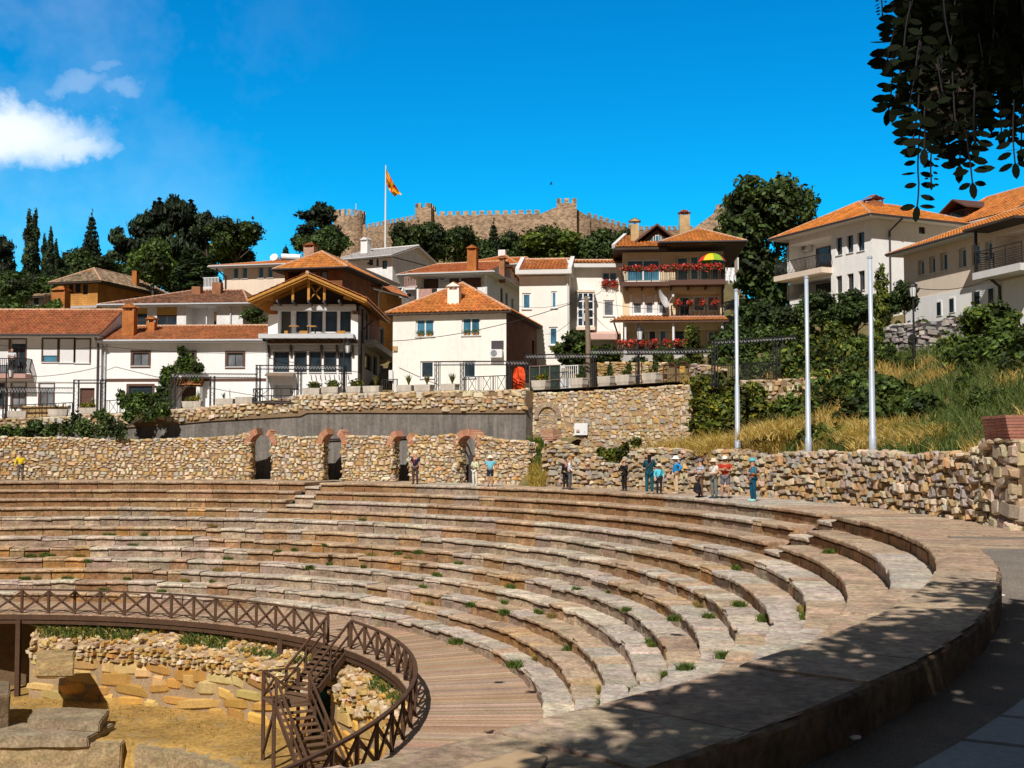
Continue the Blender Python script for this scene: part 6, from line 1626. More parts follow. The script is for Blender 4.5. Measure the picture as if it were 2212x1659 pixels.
# flower boxes ---------------------------------------------------------------
def petal_mesh(seed, n, sx, sy, sz, cols, leaf=.045, hang=.0):
 r_ = random.Random(seed); V, F, C = [], [], []
 for i in range(n):
  x, y = r_.gauss(0, sx * .38), r_.gauss(0, sy * .38); z = r_.gauss(0, sz * .33) - hang * abs(r_.gauss(0, .4))
  c = Vector((x, y, z)); a = Vector((r_.gauss(0, 1), r_.gauss(0, 1), r_.gauss(0, 1))).normalized(); b = a.orthogonal().normalized(); s = leaf * r_.uniform(.6, 1.3)
  d = a.cross(b); k = len(V); V += [c + b * s, c + d * s, c - b * s, c - d * s]; F.append((k, k + 1, k + 2, k + 3)); C += [jit(r_.choice(cols), .25, r_)] * 4
 return V, F, C
REDS = [(.62, .035, .02), (.55, .03, .03), (.70, .07, .05), (.62, .12, .10)]
GRN = [(.035, .075, .012), (.05, .10, .02), (.02, .05, .012)]
def flower_box(p, ex, w, label, group, seed, red=1.0, hang=.25):
 t = thing('flower_box', p, label, 'flower box', group)
 ey = Z3.cross(ex)
 MB().box(p + Z3 * .09, w, .2, .18, ex=ex).make('box', MT['brownframe'], t)
 V, F, C = petal_mesh(seed, 260, w * .62, .34, .30, REDS * 3 + GRN, .06, hang)
 m = Matrix((ex, ey, Z3)).transposed()
 raw('geraniums', [m @ v + p + Z3 * .26 for v in V], F, MT['petal'], t, C)
 V, F, C = petal_mesh(seed + 1, 110, w * .55, .26, .2, GRN, .06, .1)
 raw('leaves', [m @ v + p + Z3 * .16 for v in V], F, MT['leaf'], t, C)
 return t
POS9 = ['leftmost', 'second from left', 'third from left', 'fourth from left', 'middle', 'fourth from right', 'third from right', 'second from right', 'rightmost']
for i, (fc, x, y, o) in enumerate(TOPB):
 u = fc.uv(x, y)[0]; flower_box(fc.P(u, zb + .78, o - .0 + .05), fc.e, .82, 'red geranium box on the top balcony railing, ' + POS9[i] + ' of nine', 'geranium boxes on the top balcony', 300 + i)
for i, x in enumerate((1464, 1488, 1514, 1542)):
 u = f.uv(x, 668)[0]; flower_box(f.P(u, zb2 + .72, .75), f.e, .42, ('leftmost', 'second', 'third', 'rightmost')[i] + ' red flower pot on the middle balcony rail', 'flower pots on the middle balcony', 320 + i, hang=.05)
for i, x in enumerate((1345, 1366, 1388, 1412, 1440, 1462, 1478)):
 u = f.uv(x, 745)[0]; flower_box(f.P(u, zb3 + .72, 1.58), f.e, .8, ('leftmost', 'second from left', 'third from left', 'middle', 'third from right', 'second from right', 'rightmost')[i] + ' red geranium box on the ground floor terrace railing', 'geranium boxes on the terrace', 340 + i)
for i, x in enumerate((1309, 1325)):
 u, z = g.uv(x, 612); flower_box(g.P(u, z - .15, .16), g.e, .62, ('left', 'right')[i] + ' red geranium box under the small window of the cream wing', 'geranium boxes under the cream window', 360 + i, hang=.4)
# rainbow parasol, satellite dish, laundry
u, z = f.uv(1536, 575); pb = f.P(u, zb + .05, .9); um_ = thing('parasol', pb, 'small rainbow coloured parasol open on the top balcony', 'parasol')
MB().bar(pb, pb + Z3 * 1.95, .04).make('pole', MT['whiteframe'], um_)
RB = [(.02, .35, .62), (.02, .40, .65), (.10, .45, .08), (.80, .35, .02), (.75, .05, .04), (.80, .60, .02), (.30, .50, .04), (.62, .04, .16)]
mb = MB(); top = pb + Z3 * 2.0; tl = Vector((.1, -.22, 0))
for i in range(8):
 mb.cur = RB[i]; q0, q1 = 2 * pi * i / 8, 2 * pi * (i + 1) / 8; prev = None
 for k in range(5):
  r = 1.02 * sin(k / 4 * 1.25) / sin(1.25); zz = -.62 * (1 - cos(k / 4 * 1.25)) / (1 - cos(1.25))
  cur_ = (top + Vector((r * cos(q0), r * sin(q0), zz)) + tl * (r * sin(q0) * .4), top + Vector((r * cos(q1), r * sin(q1), zz)) + tl * (r * sin(q1) * .4))
  if prev: mb.quad(prev[0], prev[1], cur_[1], cur_[0])
  prev = cur_
mb.make('canopy', MT['petal'], um_)
ds = f.P(f.uv(1432, 648)[0], f.uv(1432, 648)[1], .9); dt = thing('satellite_dish', ds, 'white satellite dish on the wall of the flower balcony house', 'satellite dish')
ax = Vector((.78, -.55, .3)).normalized(); a_ = ax.orthogonal().normalized(); a_ = Z3.cross(ax).normalized(); b_ = ax.cross(a_)
mb = MB(); V = [ds - ax * .12]; n = 20
for k in (.5, 1): V += [ds - ax * .12 * (1 - k * k) + (a_ * cos(2 * pi * i / n) * .62 + b_ * sin(2 * pi * i / n) * .72) * k for i in range(n)]
F = [(0, 1 + i, 1 + (i + 1) % n) for i in range(n)] + [(1 + i, 1 + n + i, 1 + n + (i + 1) % n, 1 + (i + 1) % n) for i in range(n)]
mb.add(V, F); mb.make('dish', MT['metal_white'], dt, True)
MB().bar(ds - b_ * .65, ds + ax * .75 - b_ * .1, .04).make('feed_arm', MT['gutter'], dt); MB().box(ds + ax * .78 - b_ * .08, .14, .14, .16).make('receiver', MT['metal_white'], dt)
MB().bar(ds - ax * .1, f.P(f.uv(1440, 660)[0], ds.z - .9, .0), .05).make('mount', MT['gutter'], dt)
for k, (x, w, hgt, mt, lb) in enumerate(((1572, .45, 1.5, 'shutter', 'white and blue shirts hung from a line at the right corner of the flower balcony'),)):
 u = f.uv(x, 590)[0]; mb = MB(); V = [f.P(u - .35 + .8 * i / 8, zb + .9 - (1.35 - .5 * abs(sin(i * 1.1))) * j / 4, 1.35 + .08 * sin(i * 1.9 + j)) for i in range(9) for j in range(5)]
 mb.add(V, [(i * 5 + j, (i + 1) * 5 + j, (i + 1) * 5 + j + 1, i * 5 + j + 1) for i in range(8) for j in range(4)]); finish(mb.make('laundry', MT['metal_white']), lb, 'laundry')
# ---- white house on the right, corner towards us
C0 = at(1890, 900, 84); dl = Vector((-.42, .91, 0)).normalized(); dr = Vector((dl.y, -dl.x, 0))
zE = at(1890, 470, 84).z
Lf = 9.6; f = Fac(C0 + dl * Lf, C0); h = House('white_house', 'white two storey house on the slope with a corner balcony and orange hipped roof', f, 10.5, 8.5, zE, 'white')
roof_hip(h, zE + .05, 2.35, 1.1, 4.2, 4.2, (.56, .19, .035), 'b', gut='gutter_dark', seed=31, base=(-1.3, f.L + 1.0, -1.0, 11.6))
for R in ((1806, 513, 1819, 551), (1829, 508, 1843, 546), (1852, 501, 1867, 542)): h.win(f, R, 'darkframe', 'glass', 1, 1, .07, True, .25)
for R in ((1806, 596, 1819, 632), (1830, 591, 1844, 631), (1854, 585, 1868, 627)): h.win(f, R, 'brownframe', 'glass', 1, 1, .07, True, .25, (.75, 'beige') if False else None)
ue = f.uv(1796, 560)[0]
V1 = h.void(f, (1700, 520, 1795.5, 589), 1.6); V2 = h.void(f, (1700, 606, 1795.5, 640), 1.6)
bf = Fac(f.P(0, 0, -1.6), f.P(f.L, 0, -1.6))
for R in ((1764, 534, 1795, 586), (1764, 612, 1795, 640)):
 u0, z0, u1, z1 = bf.rect(*R); m = MB(); bf.box(m, u0, z0, u1, z1, 0, .07); w_ = m.make('window', MT['darkframe'], h.root); m = MB(); bf.box(m, u0 + .08, z0 + .08, u1 - .08, z1 - .08, .06, .09); m.make('pane', MT['glass'], w_)
zb_ = V1[1]; u0 = f.uv(1702, 590)[0]
h.slab(f, u0 - .5, ue + .1, zb_ + .02, .42, -1.6, 1.05, 'beige', 'balcony_slab')
railing_bars(h.root, [f.P(u0 - .4, zb_, -1), f.P(u0 - .4, zb_, .98), f.P(ue, zb_, .98), f.P(ue, zb_, .02)], 1.05, 'black', .16, 'balcony_railing', .035, .10)
R2 = f.uv(1720, 690); h.slab(f, u0 - .5, ue, R2[1], .4, -1.6, 1.05, 'beige', 'balcony_slab'); railing_bars(h.root, [f.P(u0 - .4, R2[1], .98), f.P(ue, R2[1], .98)], 1.05, 'black', .16, 'balcony_railing', .035, .10)
downpipe(h, [h.r.P(2.0, zE - .05, 1.05), h.r.P(1.6, zE - .9, .1), h.r.P(1.6, 9, .1)], 'gutter_dark', .08)
h.win(h.r, (1985, 490, 1999, 505), 'darkframe', 'glass', 1, 1, .07, False, .2)
OB3 = M_brick('dark_orange_brick', f.e, (.44, .15, .05), (.38, .12, .04), (.3, .2, .12), .3, .1, .014)
pk = f.P(f.L / 2 - .75, 0, -5.2)
chimney(h, at(1887, 457, 89), 1.15, 1.0, .75, OB3, f.e, hood='flat', col=(.42, .14, .07))
h.walls(); whiteR = h
ac_unit(bf, (1738, 524, 1757, 543), 'white air conditioner on the shaded balcony wall of the right hand white house')
# ---- beige house at the right edge
A_ = at(1958, 900, 74); B_ = at(2260, 900, 61.5); f = Fac(A_, B_); zE = f.uv(1985, 541)[1]
h = House('beige_house', 'long beige house at the right edge with six upper windows and dark balcony', f, 9, 7.5, zE, 'beige')
roof_hip(h, zE + .05, 2.1, .9, 4.5, 0, (.54, .19, .04), 'e', gut='gutter_dark', seed=33, base=(-.6, f.L + 1, -.9, 10))
for R in ((1983, 562, 1996, 594), (2007, 554, 2020, 590), (2031, 546, 2046, 585), (2071, 536, 2087, 578), (2099, 528, 2117, 572), (2128, 521, 2143, 563)): h.win(f, R, 'whiteframe', 'glass_blue', 1, 1, .09, True, .28)
zs_ = f.uv(2000, 641)[1]
mb = MB(); f.box(mb, -.02, 7.5, f.L, zs_, -.3, .05)
for R in ((2025, 650, 2037, 683), (2052, 642, 2065, 676), (2106, 627, 2121, 665), (2136, 620, 2151, 660)):
 u0, z0, u1, z1 = f.rect(*R); m = MB(); f.box(m, u0, z0, u1, z1, .03, .09); w_ = m.make('window', MT['whiteframe'], h.root); m = MB(); f.box(m, u0 + .09, z0 + .07, u1 - .09, z1 - .09, .08, .11); m.make('pane', MT['glass'], w_)
low = mb.make('lower_storey', MT['white'], h.root)
ub = f.uv(2146, 580)[0]; V3 = h.void(f, (2148, 497, 2256, 580), 1.4)
zb_ = V3[1]; h.slab(f, ub, f.L, zb_, .4, 0, 1.4, 'soffit', 'balcony_slab')
railing_bars(h.root, [f.P(ub + .1, zb_, .05), f.P(ub + .1, zb_, 1.3), f.P(f.L, zb_, 1.3)], 1.15, 'black', .16, 'balcony_railing', .03, horiz=True)
for uu in (ub + .15,): MB().bar(f.P(uu, zb_, 1.25), f.P(uu, zE, 1.25), .14).make('balcony_post', MT['black'], h.root)
mb = MB(); mb.hexa([f.P(ub - .4, zE - .12, 1.7), f.P(f.L, zE - .12, 1.7), f.P(f.L, zE - .1, 0), f.P(ub - .4, zE - .1, 0), f.P(ub - .4, zE + .02, 1.7), f.P(f.L, zE + .02, 1.7), f.P(f.L, zE + .04, 0), f.P(ub - .4, zE + .04, 0)]); mb.make('balcony_roof', MT['soffit_dark'], h.root)
downpipe(h, [f.P(f.uv(2160, 600)[0], zb_ - .4, .6), f.P(f.uv(2160, 600)[0] + .1, zb_ - .8, .12), f.P(f.uv(2160, 600)[0] + .1, 8, .12)], 'gutter_dark', .09)
h.walls()
# ---- dormered roof behind it
f = FX(2030, 92, 2200, 84); zE = at(2075, 492, 90).z
h = House('dormer_house', 'orange roofed house with a dark dormer rising behind the beige house', f, 9, 9, zE, 'beige')
roof_hip(h, zE, 3.0, .8, 1.5, 0, (.50, .175, .04), 'e', soffit='soffit', gut=None, seed=34)
df = Fac(f.P(.4, 0, -.6), f.P(4.0, 0, -.6)); u0, z0, u1, z1 = .2, zE + .2, 2.6, zE + 1.5
mb = MB(); df.box(mb, u0, z0, u1, z1, -2.5, 0); dm = mb.make('dormer', MT['soffit_dark'], h.root)
mb = MB(); um = (u0 + u1) / 2
for a in (u0 - .35, u1 + .35):
 P = [df.P(a, z1 - .05, .5), df.P(um, z1 + .75, .5), df.P(um, z1 + .75, -4), df.P(a, z1 - .05, -4)]; mb.hexa(P + [p + Z3 * .12 for p in P])
mb.make('dormer_roof', MT['brownframe'], dm); mb = MB(); df.box(mb, .8, z0 + .3, 2.1, z1 - .15, 0, .05); mb.make('dormer_window', MT['glass'], dm)
h.walls()
# ---- fortress on the hill
def fort():
 YF = 232
 t = thing('fortress', at(1060, 520, YF), 'medieval stone fortress wall with crenellated towers crowning the hill', 'fortress')
 FC = (.40, .285, .195)
 def crenel(mb, p, q, thick, zt, hgt, mw, gap, back):
  d = (q - p); L = Vector((d.x, d.y, 0)).length; n = max(1, round(L / (mw + gap))); e = Vector((d.x, d.y, 0)) / L
  for i in range(n):
   a = p + d * ((i + .12) / n); b = p + d * ((i + .12 + mw / (mw + gap)) / n); s = back * thick
   mb.hexa([a, b, b + s, a + s, a + Z3 * hgt, b + Z3 * hgt, b + s + Z3 * hgt, a + s + Z3 * hgt])
 def wallseg(x0, y0, Y0, x1, y1, Y1, drop=20, name='curtain_wall', cr=True, n=14):
  p, q = at(x0, y0, Y0), at(x1, y1, Y1); mb = MB(); mb.cur = FC; k = Vector((0, 1, 0)); r_ = random.Random(int(x0))
  for i in range(n):
   a, b = p.lerp(q, i / n), p.lerp(q, (i + 1) / n)
   j0, j1 = (Vector((0, .25 * noise.noise(a * .4), 0)), Vector((0, .25 * noise.noise(b * .4), 0)))
   mb.hexa([a - Z3 * drop + j0, b - Z3 * drop + j1, b - Z3 * drop + k * 2, a - Z3 * drop + k * 2, a + j0, b + j1, b + k * 2, a + k * 2])
  if cr: mb.cur = (.46, .34, .24); crenel(mb, p, q, .7, 0, .85, 1.0, .62, k)
  mb.make(name, MT['fort'], t)
 def tower(x0, x1, ytop, Y, drop, name='tower', turn=.35, depth=None):
  p, q = at(x0, ytop, Y), at(x1, ytop, Y - turn); e = Vector((q.x - p.x, q.y - p.y, 0)); W = e.length; e /= W; b = Vector((-e.y, e.x, 0)); D = depth or W
  mb = MB(); mb.cur = FC; z1 = p.z - 1.5
  P = [p, q, q + b * D, p + b * D]; P = [Vector((v.x, v.y, 0)) for v in P]
  c = sum(P, Vector()) / 4
  mb.hexa([v + (v - c) * .03 + Z3 * (z1 - drop) for v in P] + [v + Z3 * z1 for v in P])
  mb.cur = (.46, .34, .24)
  for (u, v, inn) in ((P[0], P[1], b), (P[1], P[2], -e), (P[2], P[3], -b), (P[3], P[0], e)):
   L = (v - u).length; n = max(2, round(L / 1.35)); d = (v - u) / L
   for i in range(n):
    w = .62; a_ = u + d * (L * (i * (1 - w / n) / max(1, n - 1) if n > 1 else 0)) if False else u + d * (L * i / (n - .4)); b_ = a_ + d * (L * .6 / (n - .4))
    mb.hexa([a_ + Z3 * (z1 - .05), b_ + Z3 * (z1 - .05), b_ + inn * .6 + Z3 * (z1 - .05), a_ + inn * .6 + Z3 * (z1 - .05), a_ + Z3 * (z1 + 1.0), b_ + Z3 * (z1 + 1.0), b_ + inn * .6 + Z3 * (z1 + 1.0), a_ + inn * .6 + Z3 * (z1 + 1.0)])
  mb.make(name, MT['fort'], t)
 tower(897, 931, 434, 229, 20, turn=.5, depth=4.6); tower(1202.5, 1245.5, 423, 228, 20, turn=.2, depth=4.0)
 # round tower on the left
 c = at(755, 460, 246); mb = MB(); mb.cur = FC; mb.lathe(c - Z3 * 12, [(3.6, 0), (3.45, 10.7)], 28); mb.cur = (.46, .34, .24)
 for i in range(16):
  q0, q1 = 2 * pi * i / 16, 2 * pi * (i + .6) / 16; P = [c + Vector((r * cos(q), r * sin(q), -1.35)) for r, q in ((3.5, q0), (3.5, q1), (2.9, q1), (2.9, q0))]
  mb.hexa(P + [p + Z3 * 1.5 for p in P])
 mb.make('tower', MT['fort'], t)
 wallseg(783, 494, 244, 897, 473, 231); wallseg(931, 466, 230.5, 1170, 462, 229.5, n=30)
 wallseg(1165, 463, 229.5, 1204, 446, 229, cr=False, n=10); wallseg(1246, 452, 229.5, 1275, 470, 231, cr=False, n=8); wallseg(1268, 467, 231, 1368, 496, 240)
 wallseg(1368, 497, 240, 1500, 496, 250); wallseg(1500, 492, 250, 1550, 455, 248, cr=False, n=16); wallseg(1545, 452, 248, 1600, 436, 248, cr=True)
 mb = MB(); b = c + Vector((1.4, 0, -.3)); mb.tube([b, b + Z3 * 2.4], .07, 6); mb.make('beacon_mast', MT['metal_white'], t)
fort()
def M_fort():
 m = MT['fort']; nt = m.node_tree; b = nt.nodes['Principled BSDF']
 geo = nt.nodes.new('ShaderNodeNewGeometry'); mp = nt.nodes.new('ShaderNodeMapping'); mp.inputs['Scale'].default_value = (1, 1, 1.7); nt.links.new(geo.outputs['Position'], mp.inputs[0])
 v = nt.nodes.new('ShaderNodeTexVoronoi'); v.inputs['Scale'].default_value = 1.9; nt.links.new(mp.outputs[0], v.inputs['Vector'])
 h = nt.nodes.new('ShaderNodeSeparateColor'); nt.links.new(v.outputs['Color'], h.inputs[0])
 r = ramp_of(nt, h.outputs[0], [(0, (.6, .57, .53)), (.5, (1, .98, .95)), (1, (1.35, 1.3, 1.22))])
 old = b.inputs['Base Color'].links[0].from_socket
 nt.links.new(mul(nt, old, r.outputs[0]), b.inputs['Base Color'])
M_fort()
# flag on the hill
fp = at(832, 560, 190); tp = at(833.5, 357, 190); t = thing('flagpole', fp, 'tall white flagpole on the hill flying the red and yellow flag', 'flagpole')
MB().tube([fp - Z3 * 4, fp.lerp(tp, .5), tp], [.19, .15, .09], 10).make('pole', MT['metal_white'], t)
fl = thing('flag', at(834, 364, 190), 'red flag with yellow sun rays hanging limp from the tall white pole', 'flag')
def flag():
 # cloth hangs from the pole: seen narrow, sloping down to the right; 2:1 flag with eight sun rays
 N, K = 64, 32; V, F, C = [], [], []
 A_, B_ = at(834, 362, 190), at(834, 392, 190); D_, E_ = at(868, 420, 189.6), at(851, 423, 190.6)
 for i in range(N + 1):
  for j in range(K + 1):
   s, v = i / N, j / K
   p = A_.lerp(B_, v).lerp(D_.lerp(E_, v), s ** 1.0)
   sag = sin(pi * s) * .55; p = p + Vector((-.22 * sag, .5 * sin(s * 9 + v * 5) * s + .25 * sin(v * 9), -sag * .35))
   V.append(p)
   x, y = (s - .5) * 2, (v - .5) * 1.0; r = sqrt(x * x + y * y)
   an = math.atan2(y, x); yel = False
   if r < .15: yel = True
   elif r > .18:
    # rays widening outwards: axes and diagonals
    if abs(y) < .10 * (abs(x)) and abs(x) > .18: yel = True
    if abs(x) < .20 * abs(y) * 2 and abs(y) > .18: yel = True
    for sx in (1, -1):
     dd = abs(y * 2 - sx * x) / 2.24
     if dd < .20 * (r - .1) : yel = True
   C.append((.85, .52, .01) if yel else (.72, .04, .01))
 for i in range(N):
  for j in range(K): F.append((i * (K + 1) + j, i * (K + 1) + j + 1, (i + 1) * (K + 1) + j + 1, (i + 1) * (K + 1) + j))
 raw('cloth', V, F, MT['petal'], fl, C, True)
flag()
# bird
bp = at(1190, 398, 120); bd = thing('bird', bp, 'small dark bird flying against the blue sky', 'bird')
mb = MB(); mb.tube([bp + Vector((-.16, 0, -.02)), bp + Vector((-.05, 0, 0)), bp + Vector((.08, 0, .01)), bp + Vector((.16, 0, .03)), bp + Vector((.2, 0, .03))], [.012, .045, .05, .03, .008], 7); mb.make('body', MT['dark'], bd, True)
for s in (-1, 1):
 mb = MB(); mb.poly([bp + Vector((.07, 0, .02)), bp + Vector((.10, s * .1, .14)), bp + Vector((.0, s * .22, .28)), bp + Vector((-.05, s * .1, .12)), bp + Vector((-.04, 0, .02))]); mb.make('wing', MT['dark'], bd)
# ================================================================== vegetation
G1 = [(.07, .115, .024), (.10, .15, .03), (.05, .085, .018), (.13, .18, .04)]
GD = [(.055, .088, .026), (.078, .115, .032), (.040, .066, .020), (.10, .14, .036)]
GP = [(.030, .050, .022), (.044, .068, .028), (.020, .036, .016)]
GY = [(.13, .15, .02), (.10, .13, .02), (.16, .17, .03), (.07, .10, .02)]
GB = [(.085, .14, .02), (.11, .17, .03), (.06, .10, .015), (.15, .20, .04)]
IVY = [(.085, .12, .018), (.16, .175, .02), (.05, .08, .014), (.24, .22, .025)]
def leaves(blobs, n, size, cols, seed, shell=.55, elong=1.5, dark=.45, up=.35, ragged=.26):
 """leaf cards through the volume of ellipsoid clumps: (centre, (rx, ry, rz)). returns V, F, C arrays"""
 g = np.random.default_rng(seed)
 B = np.array([[*c, *r] for c, r in blobs], float); vol = (B[:, 3] * B[:, 4] * B[:, 5]) ** .72
 idx = g.choice(len(B), n, p=vol / vol.sum())
 d = g.normal(size=(n, 3)); d /= np.linalg.norm(d, axis=1)[:, None]
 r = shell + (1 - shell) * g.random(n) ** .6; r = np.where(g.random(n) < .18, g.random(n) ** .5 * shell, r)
 lump = 1 + ragged * np.sin(d[:, 0] * 5 + idx * 1.7) * np.sin(d[:, 1] * 6 + idx) + ragged * .8 * np.sin(d[:, 2] * 8 + d[:, 0] * 7 + idx * 2.3)
 P = B[idx, :3] + d * B[idx, 3:] * (r * lump)[:, None]
 nr = d + g.normal(size=(n, 3)) * .75 + np.array([0, 0, up]); nr /= np.linalg.norm(nr, axis=1)[:, None]
 a = np.cross(nr, g.normal(size=(n, 3))); a /= np.linalg.norm(a, axis=1)[:, None]; b = np.cross(nr, a)
 s = size * (.55 + .9 * g.random(n))[:, None]
 la, lb = a * s * elong * .5, b * s * .5
 V = np.stack([P - la, P - lb * .9 + la * .1, P + la, P + lb * .9 + la * .1], 1).reshape(-1, 3)
 F = np.arange(n * 4).reshape(n, 4)
 cl = np.array(cols)[g.integers(0, len(cols), n)] * (1 + .35 * g.normal(size=n)).clip(.4, 1.8)[:, None]
 cl *= (dark + (1 - dark) * ((r - .3) / .7).clip(0, 1))[:, None]  # inner leaves coloured darker, painting in the shade inside the crown
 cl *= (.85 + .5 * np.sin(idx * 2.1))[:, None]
 C = np.repeat(np.clip(cl, .004, 1), 4, 0)
 return V, F, C
def blobs_round(r_, n, R, H, zc, k=.45):
 out = []
 for i in range(n):
  t = r_.uniform(0, 2 * pi); zz = r_.uniform(-1, 1); q = sqrt(1 - zz * zz) * r_.uniform(.35, .78)
  rr = k * r_.uniform(.7, 1.25); out.append(((R * q * cos(t), R * q * sin(t), zc + H * zz * .62), (R * rr, R * rr, H * rr * .8)))
 return out
def tree_proto(name, label, cat, kind, seed, cols, n=6000, leaf=.3):
 """unit trees standing at the origin, about 1 high; placed by scaling"""
 r_ = random.Random(seed); t = thing(name, (0, 0, 0), label, cat)
 if kind == 'round':
  B = blobs_round(r_, 15, .44, .40, .60, .42); V, F, C = leaves(B, n, leaf, cols, seed); th = .35; lm = 6
 elif kind == 'pine':
  B = []
  for i in range(20):
   z = r_.uniform(.34, .93); k = (1 - ((z - .5) / .55) ** 2) ; q = .34 * max(.25, k) * r_.uniform(.2, 1.1); a = r_.uniform(0, 2 * pi); rr = r_.uniform(.09, .17)
   B.append(((q * cos(a), q * sin(a), z), (rr, rr, rr * .42)))
  B.append(((0, 0, .93), (.1, .1, .07))); V, F, C = leaves(B, n, leaf, cols, seed, .35, 2.2, .6, .6); th = .8; lm = 9
 elif kind == 'cypress':
  B = []
  for i in range(26):
   z = .06 + .9 * i / 26; w = .115 * (min(1, z / .2)) * (1 - max(0, (z - .35) / .65) ** 1.5) + .012; a = r_.uniform(0, 6.3)
   B.append(((w * .35 * cos(a), w * .35 * sin(a), z), (w * .8, w * .8, .075)))
  V, F, C = leaves(B, n, leaf, cols, seed, .5, 2.6, .55, 1.0, .1); th = .15; lm = 0
 elif kind == 'spruce':
  B = []
  for i in range(13):
   z = .12 + .8 * i / 13; w = .34 * (1 - z) + .02
   for q in range(7):
    a = q * .9 + i * .5 + r_.uniform(-.3, .3); B.append(((w * .62 * cos(a), w * .62 * sin(a), z - w * .08), (w * .42 + .01, w * .42 + .01, .028)))
  B.append(((0, 0, .95), (.02, .02, .06))); V, F, C = leaves(B, n, leaf, cols, seed, .3, 2.0, .6, .4); th = .95; lm = 0
 elif kind == 'shrub':
  B = blobs_round(r_, 9, .5, .5, .45, .46); V, F, C = leaves(B, n, leaf, cols, seed, .5); th = .2; lm = 3
 elif kind == 'column':
  B = [((.08 * cos(i * 2.4), .08 * sin(i * 2.4), .08 + .84 * i / 12), (.16 * (1 - .55 * (i / 12) ** 2), .16 * (1 - .55 * (i / 12) ** 2), .1)) for i in range(13)]
  V, F, C = leaves(B, n, leaf, cols, seed, .5, 1.8, .5, .8); th = .1; lm = 0
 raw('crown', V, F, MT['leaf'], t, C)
 mb = MB(); mb.tube([(0, 0, -.35), (.008, .0, th * .5), (-.006, .005, th)], [.030, .022, .012] if kind != 'shrub' else [.02, .015, .01], 7)
 for i in range(lm):
  a = i * 2.4; z = th * (.55 if kind != 'pine' else .4 + .05 * i); L = r_.uniform(.16, .3); mb.tube([(0, 0, z), (cos(a) * L * .5, sin(a) * L * .5, z + L * (.5 if kind != 'pine' else .15)), (cos(a) * L, sin(a) * L, z + L * (.95 if kind != 'pine' else .3))], [.012, .009, .004], 5)
 mb.make('trunk', MT['bark'], t)
 return t
def put(proto, used, x, ytop, ybot, w, Y, label, group=None, seed=0, name=None):
 """place a plant so that it fills columns x +- w/2 and rows ytop..ybot at distance Y (true metres)"""
 b, tpt = at(x, ybot, Y), at(x, ytop, Y); H = tpt.z - b.z; W = w * Y / FOC
 o = proto if not used.get(proto.name) else copy_tree(proto); used[proto.name] = True
 if o is not proto and name: pass
 o.location = b; o.rotation_euler = (0, 0, seed * 1.3); 
 base_w = {'round': .95, 'pine': .85, 'cypress': .235, 'spruce': .66, 'shrub': 1.1, 'column': .42}[KIND[proto.name]]
 o.scale = (W / base_w, W / base_w, H); o['label'] = label
 if group: o['group'] = group
 return o
USED, KIND = {}, {}
def proto(name, cat, kind, seed, cols, n, leaf):
 t = tree_proto(name, name.replace('_', ' '), cat, kind, seed, cols, n, leaf); KIND[t.name] = kind; return t
T_round = proto('broadleaf_tree', 'tree', 'round', 51, GD + G1[:2], 6500, .042)
T_round2 = proto('broadleaf_tree', 'tree', 'round', 58, GD[:3] + G1[:1], 6500, .046)
T_bright = proto('broadleaf_tree', 'tree', 'round', 52, G1 + GB[:2], 6000, .05)
T_lime = proto('broadleaf_tree', 'tree', 'round', 53, GY + GB, 7000, .036)
T_pine = proto('pine_tree', 'tree', 'pine', 54, GP, 5200, .038)
T_pine2 = proto('pine_tree', 'tree', 'pine', 59, GP + GD[:1], 5200, .040)
T_cyp = proto('cypress_tree', 'tree', 'cypress', 55, GP + GD[:2], 5500, .024)
T_spr = proto('spruce_tree', 'tree', 'spruce', 56, GP, 4500, .03)
T_shrub = proto('shrub', 'shrub', 'shrub', 57, G1 + IVY[:2] + GD[1:2], 2600, .075)
T_shrub2 = proto('shrub', 'shrub', 'shrub', 61, G1 + GB[:1] + IVY[:2], 2600, .085)
T_col = proto('columnar_conifer', 'shrub', 'column', 60, GY[:3] + IVY[:1], 2400, .04)
GT = 'trees on the hillside'
